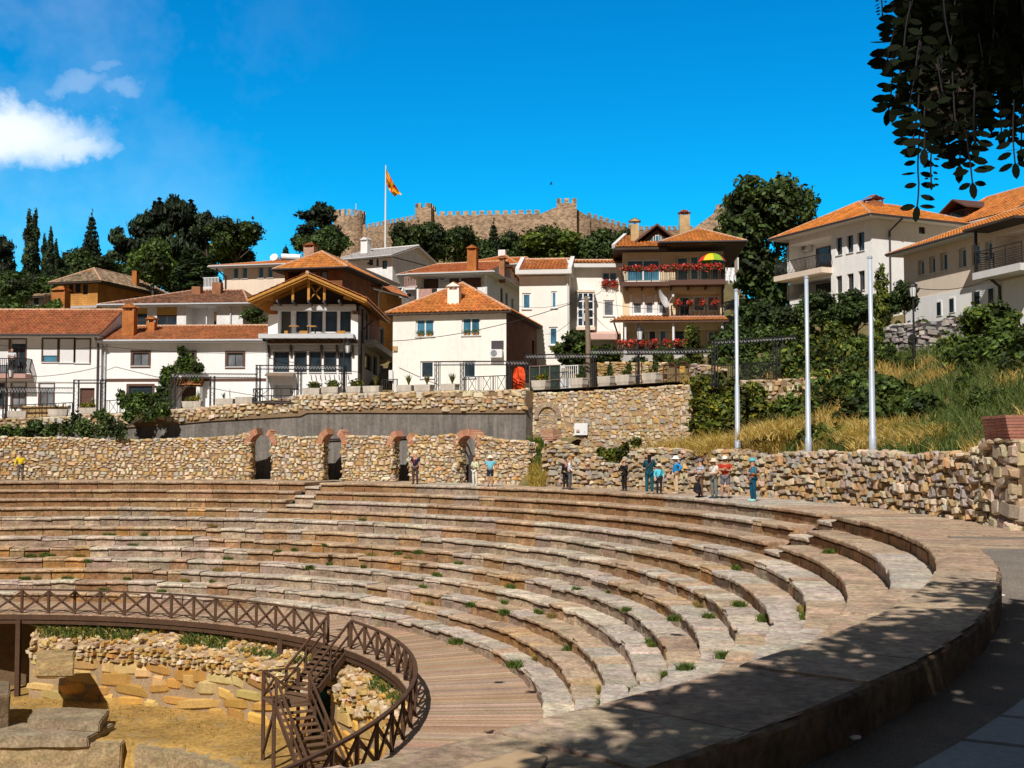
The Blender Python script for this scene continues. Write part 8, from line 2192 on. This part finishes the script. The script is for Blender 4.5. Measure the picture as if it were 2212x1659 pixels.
pergola('black steel frame before the cream house', [(943, 781), (998, 783), (1097, 782)], [(937, 781, 788.5), (1140, 780, 788)], pw=9)
pergola('black steel pergola between the orange tarpaulin and the wooden pole', [(1139, 768), (1279, 764)], [(1134, 766, 774), (1290, 765, 773)], pw=9)
pergola('black steel pergola before the flower balcony house', [(1378, 756), (1542, 736)], [(1277, 756, 765), (1460, 755, 764), (1538, 753, 761)], pw=10)
pergola('black steel pergola over the ivy at the right end of the street', [(1676, 730)], [(1538, 736, 744), (1620, 732, 740), (1720, 726, 733)], r=44.5, pw=12)
# --- low black railings with crosses
def x_rail(label, x0, x1, h=.95, r=41.3, n=4, xs=True):
 p, ex, ey = edge(x0, r); t = thing('steel_railing', p, label, 'railing', 'low black steel railings along the terrace'); mb = MB()
 P = [edge(lerp(x0, x1, i / n), r)[0] for i in range(n + 1)]
 for a, b in zip(P, P[1:]):
  mb.bar(a + Z3 * h, b + Z3 * h, .05); mb.bar(a + Z3 * .1, b + Z3 * .1, .04)
  m1, m2 = a.lerp(b, .28), a.lerp(b, .78)
  if xs: mb.bar(m1 + Z3 * .1, m2 + Z3 * h, .025); mb.bar(m2 + Z3 * .1, m1 + Z3 * h, .025)
  for q in ((.0, .14, .28, .78, .92) if xs else [i / 8 for i in range(8)]): c = a.lerp(b, q); mb.bar(c, c + Z3 * h, .028)
  mb.bar(a - Z3 * .1, a + Z3 * h, .05)
 mb.bar(P[-1] - Z3 * .1, P[-1] + Z3 * h, .05); mb.make('bars', MT['black'], t)
x_rail('black railing with crosses at the far left terrace', -40, 156, n=3); x_rail('black railing with a cross right of the gate frame', 226, 366, n=4)
x_rail('short black railing with a cross by the passage', 825, 858, n=1); x_rail('black railing with three crosses before the cream house', 1003, 1098, n=3)
x_rail('short black railing with a cross before the white gate', 1190, 1227, n=1); x_rail('black bar fence along the street above the ivy', 1553, 1672, r=44.6, n=4, xs=False)
# cage platform
p, ex, ey = edge(598, 40.9); t = thing('cage_platform', p - ey * .3, 'black steel cage balcony jutting out over the grey concrete wall', 'balcony'); zb_, zr_ = zat(598, 868, 40.6), zat(598, 840, 40.6)
mb = MB(); w = 43 * p.y / FOC
for s0, s1 in (((-1, -1), (1, -1)), ((-1, -1), (-1, .6)), ((1, -1), (1, .6))):
 a, b = [p + ex * (q[0] * w) + ey * (q[1] * .8) for q in (s0, s1)]
 for z in (zr_, lerp(zb_, zr_, .45), zb_ + .03): mb.bar(Vector((a.x, a.y, z)), Vector((b.x, b.y, z)), .05)
 for i in range(4):
  c0, c1 = a.lerp(b, i / 4), a.lerp(b, (i + 1) / 4); mb.bar(Vector((c0.x, c0.y, zb_)), Vector((c0.x, c0.y, zr_)), .035)
 mb.bar(Vector((a.x, a.y, zb_)), Vector((b.x, b.y, zr_)).lerp(Vector((a.x, a.y, zr_)), .55), .03); mb.bar(Vector((a.x, a.y, zr_)), Vector((b.x, b.y, zb_)).lerp(Vector((a.x, a.y, zb_)), .55), .03)
mb.make('guard_rail', MT['black'], t)
MB().box(Vector((p.x, p.y, zb_ - .06)) - ey * .1, w * 2 + .1, 1.5, .1, ex=ex).make('floor', MT['gutter_dark'], t)
mb = MB()
for k in (-.8, -.3, .3, .8): q = p + ex * k * w; mb.bar(Vector((q.x, q.y, zb_ - .1)) - ey * .75, Vector((q.x, q.y, zb_ - .75)) + ey * .05, .1)
mb.make('bracket', MT['black'], t)
# --- lamps, poles, wires
def lamp(x, ytop, ybot_z, r, side, lx, ly, label, arm=True):
 a = ang_at(x, r); d = Vector((cos(rad(a)), sin(rad(a)), 0)); ex = Vector((d.y, -d.x, 0)); zt = zat(x, ytop, r); p = pol(r, a, ybot_z)
 t = thing('street_lamp', p, label, 'street lamp', 'black street lamps with lantern heads'); mb = MB()
 mb.tube([p - Z3 * .3, p + Z3 * .5, p + Z3 * .6, Vector((p.x, p.y, zt))], [.10, .09, .055, .04], 9); mb.make('post', MT['black'], t)
 L = Vector((p.x, p.y, zat(lx, ly, r))) + ex * ((lx - x) * p.y / FOC); 
 if arm: MB().tube([Vector((p.x, p.y, zt)), Vector((p.x, p.y, zt + .12)) + ex * (lx - x) * p.y / FOC * .5, L + Z3 * .42], .025, 6).make('arm', MT['black'], t)
 mb = MB(); mb.lathe(L, [(.05, -.36), (.13, -.33), (.16, -.3)], 8); mb.lathe(L, [(.24, .22), (.20, .30), (.06, .42), (.02, .48)], 8); mb.lathe(L, [(.155, -.30), (.21, .21), (.0, .22)], 8) if False else None
 for k in range(6): q = 2 * pi * k / 6; mb.bar(L + Vector((cos(q) * .15, sin(q) * .15, -.3)), L + Vector((cos(q) * .21, sin(q) * .21, .22)), .02)
 h = mb.make('lantern', MT['black'], t); MB().lathe(L, [(.12, -.29), (.18, .2)], 8).make('lantern_glass', MT['metal_white'], h)
lamp(12, 786, z_terr(104), 41.3, 1, 21, 805, 'black street lamp with white lantern at the far left terrace')
lamp(742, 733, z_terr(74), 41.1, 1, 751, 752, 'black street lamp with hanging lantern before the timber gable house')
lamp(1379, 704, z_terr(48), 41.4, 1, 1385, 722, 'black street lamp with lantern before the geranium terrace')
q = at(1977, 787, 56); t_r = (Vector((q.x, q.y, 0)) - Vector((CEN.x, CEN.y, 0))).length
lamp(1977, 608, q.z - .3, t_r, 1, 1977, 628, 'black street lamp standing on the grassy slope at the right', arm=False)
pp, ex, ey = edge(1272, 42.0); tp_ = Vector((pp.x, pp.y, zat(1267, 640, 42))) - ex * .15
t = thing('utility_pole', pp, 'weathered wooden utility pole before the white glazed bay', 'utility pole'); MB().tube([pp - Z3 * .4, pp.lerp(tp_, .5) + ex * .05, tp_], [.17, .15, .12], 10).make('pole', MT['wood_pole'], t)
mb = MB(); mb.bar(tp_ - Z3 * .15 - ex * .35, tp_ - Z3 * .1 + ex * .25, .08); mb.box(tp_ - Z3 * 1.2 - ex * .12, .2, .2, .45, ex=ex); mb.make('crossarm', MT['gutter'], t)
def wire(label, A_, B_, sag, r=.014):
 P = [A_.lerp(B_, i / 14) - Z3 * sag * 4 * (i / 14) * (1 - i / 14) for i in range(15)]
 finish(MB().tube(P, r, 5).make('cable', MT['black']), label, 'cable')
wire('dark cable sagging from the wooden pole to the passage beside the cream house', tp_ - Z3 * .1, at(842, 737, 74), .5, .022)
wire('dark cable from the lamp by the timber gable house along the long white house', at(842, 739, 75), at(225, 748, 79), .6, .018)
wire('thin cable along the far left white house', at(225, 748, 79), at(-20, 742, 78), .3, .016)
wire('thin cable from the wooden pole to the flower balcony house', tp_ - Z3 * .2, at(1565, 655, 83), .5)
wire('thin cable from the wooden pole down to the cream house corner', tp_ - Z3 * .3, at(1178, 722, 82), .5)
wire('thin cable from the wooden pole up to the roof of the cream wing', tp_ - Z3 * .1, at(1325, 600, 86), .3)
wire('thin cable from the wooden pole down to the pink awning', tp_ - Z3 * .4, at(1330, 715, 85), .4)
wire('thin cable running left from the wooden pole over the cream block', tp_ - Z3 * .05, at(1122, 662, 83), .3)
wire('dark cable from the slope lamp to the beige house', at(1977, 622, 56), at(2160, 592, 66), .4, .02)
wire('pale loose cable hanging down the concrete wall below the tall lamp', pol(40.9, ang_at(742, 40.9), zat(742, 855, 40.9)), on_cyl(738, 948, RC - .2), .0, .03)
# --- gates, fences, walls behind the planters
def panel(name, label, cat, x0, x1, yt, yb, r, mat, bars=None, frame=None):
 a, ex, ey = edge(x0, r); b, _, _ = edge(x1, r); z1, z0 = zat((x0 + x1) / 2, yt, r), max(zat((x0 + x1) / 2, yb, r), a.z)
 t = thing(name, Vector((a.x, a.y, z0)), label, cat); return t, Vector((a.x, a.y, z0)), Vector((b.x, b.y, z0)), z1 - z0
t, a, b, h_ = panel('metal_gate', 'rusty white metal garden gate with bars above a solid sheet', 'gate', 1212, 1248, 790, 850, 43.2, None)
e_ = (b - a).normalized(); L = (b - a).length
MB().hexa([a, b, b + Vector((0, .03, 0)), a + Vector((0, .03, 0)), a + Z3 * h_ * .5, b + Z3 * h_ * .5, b + Vector((0, .03, 0)) + Z3 * h_ * .5, a + Vector((0, .03, 0)) + Z3 * h_ * .5]).make('sheet', M('rusty_white_paint', (.62, .62, .62), .6, (2, .25), (7, .2), dirt=((.25, .12, .06), 4, .6)), t)
mb = MB()
for i in range(9): c = a.lerp(b, i / 8); mb.bar(c + Z3 * h_ * .5, c + Z3 * h_, .035)
mb.bar(a + Z3 * h_, b + Z3 * h_, .05); mb.bar(a, a + Z3 * h_, .06); mb.bar(b, b + Z3 * h_, .06); mb.make('bars', MT['metal_white'], t)
for k, (x0, x1, yt) in enumerate(((1144, 1210, 790), (1250, 1284, 788))):
 t, a, b, h_ = panel('garden_fence', ('wire garden fence with green netting left of the white gate', 'wire garden fence right of the white gate')[k], 'fence', x0, x1, yt, 850, 43.3, None)
 mb = MB(); mb.quad(a + Z3 * .05, b + Z3 * .05, b + Z3 * h_, a + Z3 * h_); mb.make('netting', M('green_netting', (.03, .05, .04), .9, (1.5, .4), (9, .4)), t)
 mb = MB(); n = 3
 for i in range(n + 1): c = a.lerp(b, i / n) - Vector((0, .04, 0)); mb.bar(c, c + Z3 * (h_ + .05), .05)
 for q in (.45, 1): mb.bar(a + Z3 * h_ * q - Vector((0, .04, 0)), b + Z3 * h_ * q - Vector((0, .04, 0)), .05)
 mb.make('frame', MT['wood_pole'], t)
t, a, b, h_ = panel('tarpaulin', 'bright orange tarpaulin draped upright between the vine covered posts', 'tarpaulin', 1113, 1136, 792, 848, 42.6, None)
V, F = [], []; e_ = (b - a).normalized(); n_ = Vector((e_.y, -e_.x, 0))
for i in range(15):
 for j in range(15):
  u, v = i / 14, j / 14; w = 1 - .25 * max(0, v - .75) * 4 * abs(u - .5) * 2; c = a.lerp(b, .5 + (u - .5) * w)
  V.append(c + Z3 * (v * h_ * (1 - .12 * abs(u - .5))) + n_ * (.16 + .10 * sin(u * 9 + v * 3) + .12 * noise.noise(Vector((u * 4, v * 5, 1)))))
for i in range(14):
 for j in range(14): F.append((i * 15 + j, (i + 1) * 15 + j, (i + 1) * 15 + j + 1, i * 15 + j + 1))
raw('sheet', V, F, MT['orange'], t, None, True)
for k, (x0, x1) in enumerate(((1433, 1461), (1461, 1489))):
 pass
t, a, b, h_ = panel('arched_gate', 'rusty brown double gate with arched tops and crosses', 'gate', 1433, 1489, 792, 836, 43.0, None)
MT['rust'] = M('rusty_iron', (.10, .045, .025), .8, (2, .3), (9, .3))
for k in range(2):
 A_, B_ = a.lerp(b, k * .5 + .02), a.lerp(b, k * .5 + .48); mb = MB(); mb.bar(A_, A_ + Z3 * h_, .06); mb.bar(B_, B_ + Z3 * h_, .06); c = A_.lerp(B_, .5); W = (B_ - A_).length / 2; e_ = (B_ - A_).normalized()
 P = [c + e_ * W * cos(pi * i / 12) + Z3 * (h_ + W * .55 * sin(pi * i / 12)) for i in range(13)]; mb.tube(P, .03, 6)
 for z in (.08, h_ * .55, h_): mb.bar(A_ + Z3 * z, B_ + Z3 * z, .04)
 mb.bar(A_ + Z3 * .08, B_ + Z3 * h_ * .55, .03); mb.bar(B_ + Z3 * .08, A_ + Z3 * h_ * .55, .03)
 for i in range(1, 7): q = A_.lerp(B_, i / 7); mb.bar(q, q + Z3 * (h_ + W * .5 * sin(pi * i / 7)), .018)
 mb.make('leaf', MT['rust'], t)
pm, ex, ey = edge(1475, 42.8); t = thing('mailbox', Vector((pm.x, pm.y, zat(1475, 803, 42.8))), 'small yellow mailbox fixed on the brown arched gate', 'mailbox')
MB().box(Vector((pm.x, pm.y, zat(1475, 798, 42.8))), .28, .12, .34, ex=ex).make('box', MT['shutter_y'], t); MB().box(Vector((pm.x, pm.y, zat(1475, 795, 42.8))) - ey * .065, .18, .02, .03, ex=ex).make('slot', MT['dark'], t)
w1 = [Vector((edge(x, 43.6)[0].x, edge(x, 43.6)[0].y, zat(x, y, 43.6))) for x, y in ((1284, 787), (1330, 784), (1380, 785), (1432, 786))]
straight_wall('garden_wall', w1, 'ochre stone garden wall below the geranium terrace', PALO[2:] + PALW[:3], (.07, .17), (.2, .6), .06, .4, 820, MT['mortar_light'], 4.8)
w2_ = [Vector((edge(x, 43.6)[0].x, edge(x, 43.6)[0].y, zat(x, y, 43.6))) for x, y in ((1490, 789), (1520, 790), (1560, 800))]
straight_wall('garden_wall', w2_, 'short rubble garden wall right of the brown arched gate', PALG, (.14, .3), (.2, .5), .1, .4, 822, MT['mortar'], 5.0)
straight_wall('garden_wall', [at(1915, 705, 60), at(1960, 702, 58.5), at(2040, 692, 57.5), at(2110, 674, 56.5)], 'grey dry stone wall below the beige house', [(.36, .32, .29), (.42, .38, .34), (.30, .27, .25), (.46, .42, .37)], (.12, .28), (.25, .7), .12, .5, 824, MT['gutter_dark'], 7.0)
straight_wall('street_wall', [at(1575, 822, 58.5), at(1640, 824, 58), at(1700, 820, 57.5), at(1760, 818, 57)], 'low rubble wall carrying the street above the ivy', PALW[:4] + PALG[:3], (.16, .34), (.25, .6), .12, .5, 826, MT['mortar_light'], 3.6)
t, a, b, h_ = panel('picket_fence', 'yellow wooden fence behind the planters at the far left', 'fence', 46, 146, 890, 910, 42.4, None); mb = MB(); n = 22
for i in range(n): mb.box(a.lerp(b, (i + .5) / n) + Z3 * (h_ * .5 + .25), .15, .03, h_ + .3, ex=(b - a).normalized())
mb.make('pickets', MT['wood_pale'], t)
# --- three bare flagpoles behind the wall
for i, (x, yt, yb, Y) in enumerate(((1594, 628, 1000, 51.5), (1747, 600, 1000, 47.0), (1886, 557, 1000, 42.5))):
 b_ = at(x, yb, Y); tp_ = Vector((b_.x, b_.y, at(x, yt, Y).z)); t = thing('bare_flagpole', b_, ['shorter pale blue steel flagpole, left one of the three bare poles', 'pale blue steel flagpole, middle one of the three bare poles', 'tallest pale blue steel flagpole, right one of the three bare poles'][i], 'flagpole', 'bare flagpoles behind the wall')
 mb = MB(); m_ = b_.lerp(tp_, .45); mb.tube([b_ - Z3 * .5, b_ + Z3 * 1.0, b_ + Z3 * 1.05, m_, m_ + Z3 * .05, tp_], [.15, .14, .115, .105, .085, .08], 12); mb.make('shaft', MT['pole'], t, True)
 MB().lathe(tp_, [(.10, -.02), (.10, .05), (.03, .09)], 10).make('cap', MT['pole'], t)
# --- parked car seen above the cream house
cp_ = at(882, 655, 112); t = thing('parked_car', cp_, 'white hatchback parked on the hill street beside the balcony house', 'car')
ax_ = Vector((.62, .78, 0)).normalized(); ay_ = Vector((-ax_.y, ax_.x, 0))
K = lambda x, y, z: cp_ + ax_ * x + ay_ * y + Z3 * z
prof_ = [(-1.75, .32), (-1.8, .75), (-1.65, 1.0), (-1.35, 1.42), (-.3, 1.5), (.45, 1.42), (1.0, .98), (1.75, .86), (1.85, .5), (1.8, .32)]
mb = MB(); V = [K(x, s * (.80 if z < 1.05 else .66), z) for s in (-1, 1) for x, z in prof_]; n = len(prof_); mb.add(V, [tuple(range(n)), tuple(range(n, 2 * n))] + [(i, (i + 1) % n, n + (i + 1) % n, n + i) for i in range(n)]); body = mb.make('body', MT['metal_white'], t)
for s in (-1, 1):
 for X in ([(-1.28, 1.0), (-1.1, 1.36), (-.42, 1.42), (-.42, 1.0)], [(-.34, 1.0), (-.34, 1.42), (.38, 1.36), (.78, 1.0)]): mb = MB(); mb.poly([K(x, s * (.815 if z < 1.05 else .69), z) for x, z in X]); mb.make('window', MT['glass'], t)
 for x in (-1.15, 1.15):
  mb = MB(); mb.tube([K(x, s * .62, .31), K(x, s * .84, .31)], .31, 14); w_ = mb.make('wheel', MT['dark'], t); mb = MB(); mb.tube([K(x, s * .84, .31), K(x, s * .855, .31)], .19, 12); mb.make('rim', MT['gutter'], w_)
mb = MB(); mb.poly([K(-1.66, -.6, 1.03), K(-1.66, .6, 1.03), K(-1.38, .55, 1.38), K(-1.38, -.55, 1.38)]); mb.make('rear_window', MT['glass'], t)
for s in (-1, 1): MB().box(K(-1.77, s * .66, .85), .06, .18, .2, ex=ax_).make('tail_light', MT['orange'], t)
o = ring('car_terrace', 0, 1, 0, 1, 0, MT['street'], 1, 1); bpy.data.objects.remove(o)
MB().box(cp_ - Z3 * 1.02, 9, 6, 2, ex=ax_); mb = MB(); mb.box(cp_ - Z3 * 1.6 + Vector((1, 1, 0)), 10, 8, 3.2, ex=ax_); finish(mb.make('parking_terrace', MT['concrete']), 'concrete parking terrace under the white car', 'terrace')
# --- stools and boxes on the loggia balcony, window sill pots
lf = gableh.f
def stool(x, label):
 u, z = lf.uv(x, 722); p = lf.P(u, zs1 if False else lf.uv(660, 723)[1], .45); t = thing('stool', p, label, 'stool', 'stools on the balcony of the timber gable house')
 MB().box(p + Z3 * .52, .62, .42, .06).make('seat', MT['soffit_wood'], t)
 for sx in (-1, 1):
  for sy in (-1, 1): MB().bar(p + Vector((sx * .24, sy * .15, 0)), p + Vector((sx * .2, sy * .12, .5)), .04).make('leg', MT['black'], t)
stool(638, 'orange topped stool on the loggia balcony, left one'); stool(676, 'orange topped stool on the loggia balcony, right one')
for x, w, lb in ((622, .25, 'small orange pot at the left of the loggia balcony'), (660, .55, 'orange trough between the two balcony stools'), (740, .55, 'orange trough at the right of the loggia balcony')):
 u = lf.uv(x, 722)[0]; p = lf.P(u, lf.uv(660, 723)[1], .6); t = thing('clay_trough', p, lb, 'trough'); mb = MB(); a, b = w / 2, .12; mb.hexa([p + Vector(q) for q in ((-a * .85, -b * .8, 0), (a * .85, -b * .8, 0), (a * .85, b * .8, 0), (-a * .85, b * .8, 0), (-a, -b, .2), (a, -b, .2), (a, b, .2), (-a, b, .2))]); mb.make('trough', MT['soffit_wood'], t)
cf = creamh.f
for i, (x, y) in enumerate(((905, 726), (912, 726), (924, 726), (931, 726), (1004, 723.5), (1012, 723.5), (1023, 723.5), (1031, 723.5))):
 u, z = cf.uv(x, y); p = cf.P(u, cf.rect(898, 688.5, 938, 727)[1] if x < 950 else cf.rect(997.5, 685.5, 1037.5, 724.5)[1], .03)
 t = thing('flower_pot', p, ('clay flower pot on the left upper sill of the cream house' if x < 950 else 'clay flower pot on the right upper sill of the cream house'), 'flower pot', 'flower pots on the left sill' if x < 950 else 'flower pots on the right sill')
 MB().lathe(p, [(.05, 0), (.075, .13), (.085, .13), (.085, .16)], 9).make('pot', MT['soffit_wood'], t); V, F, C = petal_mesh(850 + i, 60, .26, .2, .22, GB[:2] + G1 + [(.4, .3, .06)], .035); raw('plant', [v + p + Z3 * .26 for v in V], F, MT['leaf'], t, C)
# --- resident on the far left balcony
wf = whiteL.f; u, _ = wf.uv(35, 780); person(wf.P(u, wf.uv(35, 809)[1], .62), 1.72, 275, 'person in a pale shirt leaning on the balcony railing of the far left house', (.62, .66, .70), (.03, .03, .035), hair=(.42, .30, .22), armL=HOLD[0], armR=HOLD[1], lean=.05)
# --- wooden sign post cut by the right edge
t = thing('notice_post', gnd(2206, 1140, 0), 'dark wooden post with a pale notice panel at the right edge of the walkway', 'notice board')
b_ = gnd(2207, 1140, 0); e0 = Vector((.93, -.36, 0)); MB().bar(b_, b_ + Z3 * 1.7, .09).make('post', MT['wood'], t)
MB().box(b_ + e0 * .45 + Z3 * 1.15, .8, .05, .95, ex=e0).make('panel', MT['sign'], t); MB().box(b_ + e0 * .45 + Z3 * 1.68, 1.0, .12, .06, ex=e0).make('top_board', MT['wood'], t)
for i, (x, y, lb) in enumerate(((1848, 1395 + 205, 'crumpled pale scrap of paper on the shaded gravel'), (2166, 1290, 'white scrap of paper at the end of the bench'))):
 p = gnd(x, y, -.42); V, F, C = [], [], []; blob_stone(V, F, C, p + Z3 * .03, .14, .09, .04, .4 + i, (.7, .7, .7), random.Random(i)); finish(raw('paper_scrap', V, F, MT['sign']), lb, 'litter')
# --- large tree overhead: crown out of frame above, drooping leaf sprays in view at the top right
def big_tree():
 r_ = random.Random(900); base = Vector((7.4, 2.2, -.5))
 t = thing('robinia_tree', base, 'big robinia tree whose drooping pinnate leaves hang dark in the top right corner', 'tree')
 tl = Vector((-.30, -.95, 0)).normalized() * (cos(rad(46)) / sin(rad(46))) + Z3
 edge_pts = [gnd(*q, 0) for q in ((1010, 1675), (1290, 1612), (1410, 1532), (1500, 1490), (1600, 1462), (1700, 1428), (1800, 1388), (1900, 1338), (1960, 1300), (2060, 1258), (2150, 1262))]
 g = np.random.default_rng(901); Vs, Cs = [], []; n = 0; clumps = []
 for i in range(90000):
  if len(clumps) >= 1500: break
  k = r_.uniform(0, len(edge_pts) - 1.001); a = edge_pts[int(k)].lerp(edge_pts[int(k) + 1], k % 1)
  S = a + Vector((.86, -.5, 0)) * (r_.random() ** .8) * 10.5
  if S.y < 1: continue
  h = r_.uniform(5.2, 11); P = S + tl * h; 
  e = (P.z - CAM.z) / max(P.y, .01)
  if P.y > .5 and e < .62 and P.x / P.y < .52: continue
  clumps.append(P)
 for P in clumps:
  m = 30; c = np.array(P) + g.normal(size=(m, 3)) * np.array([.34, .34, .2]); nr = g.normal(size=(m, 3)) + np.array([0, 0, .8]); nr /= np.linalg.norm(nr, axis=1)[:, None]
  a = np.cross(nr, g.normal(size=(m, 3))); a /= np.linalg.norm(a, axis=1)[:, None]; b = np.cross(nr, a); s = .20 * (.6 + .8 * g.random(m))[:, None]
  Vs.append(np.stack([c - a * s, c - b * s * .5, c + a * s, c + b * s * .5], 1).reshape(-1, 3)); Cs.append(np.repeat(np.array(G1)[g.integers(0, 4, m)], 4, 0))
 V = np.concatenate(Vs); C = np.concatenate(Cs); raw('crown', V, np.arange(len(V)).reshape(-1, 4), MT['leaf_dark'], t, C)
 mb = MB(); top = Vector((6.0, 3.2, 8.2)); mb.tube([base - Z3 * .3, base + Z3 * 2 + Vector((-.1, .1, 0)), base.lerp(top, .6), top], [.38, .3, .24, .16], 12)
 for q in r_.sample([c_ for c_ in clumps if c_.x > 4], 22): mb.tube([base.lerp(top, .62), base.lerp(top, .62).lerp(q, .5) + Z3 * .6, q], [.11, .07, .02], 6)
 br = at(2120, -160, 3.6); mb.tube([base.lerp(top, .62), Vector((3.4, 3.2, 5.4)), br, at(2050, -30, 3.2)], [.11, .06, .03, .012], 7); mb.make('trunk', MT['bark'], t)
 V, F, C = [], [], []; st = MB()
 def leaflet(c, d, nrm, L, W):
  s = d.cross(nrm).normalized(); b = len(V); col = jit((.008, .011, .005), .4, r_); cup = nrm * L * r_.uniform(-.08, .12)  # near-black leaflet colour has the crown's shade painted in
  for q, w in ((0, .06), (.2, .38), (.5, .5), (.8, .36), (1, .03)): V.extend([c + d * L * q + s * W * w + cup * q, c + d * L * q - s * W * w + cup * q]); C.extend([col] * 2)
  for q in range(4): F.append((b + 2 * q, b + 2 * q + 1, b + 2 * q + 3, b + 2 * q + 2))
 def spray(p, L, n, size, sway, d0=None):
  pts = [p]; d = (d0 or Vector((sway, r_.uniform(-.15, .15), -1))).normalized()
  for i in range(n):
   d = (d + Vector((r_.uniform(-.10, .10), r_.uniform(-.08, .08), -.10))).normalized(); pts.append(pts[-1] + d * L / n)
  st.tube(pts, .0022, 4)
  toc = (CAM - p).normalized(); side = d.cross(toc).normalized()
  for i in range(1, n + 1):
   q = pts[i]
   for s in (-1, 1):
    dd = (side * s + d * r_.uniform(.0, .45) + toc * r_.uniform(-.5, .5)).normalized(); nr = (toc + Vector((r_.gauss(0, .55), r_.gauss(0, .55), r_.gauss(0, .4)))).normalized(); k = size * r_.uniform(.75, 1.2) * (1 if i < n else .9)
    leaflet(q + dd * .006, dd, nr, k, k * .48)
  leaflet(pts[-1], d, toc, size * 1.05, size * .48)
 Y = 3.0
 for x, y, L, n, sz, sw in ((1985, 205, 98, 6, 37, -.12), (1998, 230, 90, 5, 36, -.05), (1990, 250, 188, 8, 33, -.03), (2030, 215, 130, 6, 36, .05), (2072, 225, 130, 6, 38, .02), (2085, 240, 150, 6, 34, .08), (2105, 180, 120, 6, 36, .05), (2190, 215, 140, 6, 34, -.02), (2160, 170, 120, 6, 35, -.05), (2205, 160, 170, 7, 34, .0),
       (1950, 60, 190, 7, 38, -.25), (1965, 40, 170, 7, 38, -.2), (1945, 20, 120, 6, 38, -.3), (1990, 90, 150, 6, 36, -.1), (1955, 120, 120, 5, 38, -.35), (1970, 140, 110, 5, 36, -.2), (1905, -25, 55, 7, 10, -.1), (2010, 300, 95, 7, 12, .05), (2185, 250, 40, 7, 11, .1)):
  spray(at(x, y, Y + r_.uniform(-.15, .15)), L * Y / FOC, n, sz * Y / FOC, sw)
 for i in range(330):
  x, y = r_.uniform(1950, 2270), r_.uniform(-110, 175)
  lim = interp([(1945, 60), (1990, 150), (2060, 210), (2120, 165), (2270, 185)], x)
  if y > lim - 20: continue
  Yk = r_.uniform(2.85, 4.0); spray(at(x, y, Yk), r_.uniform(60, 120) * Yk / FOC, r_.randint(4, 6), r_.uniform(26, 38) * Yk / FOC, r_.uniform(-.3, .3))
 raw('leaf_spray', V, F, MT['leaf_dark'], t, C); st.make('leaf_stalks', MT['black'], t)
 V, F, C = [], [], []      # white flower cluster, crown shade put into its dark colour
 for i in range(900):
  u, v = r_.gauss(0, .33), r_.random(); c = at(2055 + u * (85 - 45 * v), 140 + v * 150, 2.95 + r_.uniform(-.08, .08)); a = Vector((r_.gauss(0, 1), r_.gauss(0, 1), r_.gauss(0, 1))).normalized(); b = a.orthogonal().normalized(); d = a.cross(b); s = .010 * r_.uniform(.5, 1.3); k = len(V); V += [c + b * s, c + d * s, c - b * s, c - d * s]; F.append((k, k + 1, k + 2, k + 3)); C += [jit((.04, .034, .025), .4, r_)] * 4
 raw('flower_cluster', V, F, MT['leaf_dark'], t, C)
big_tree()
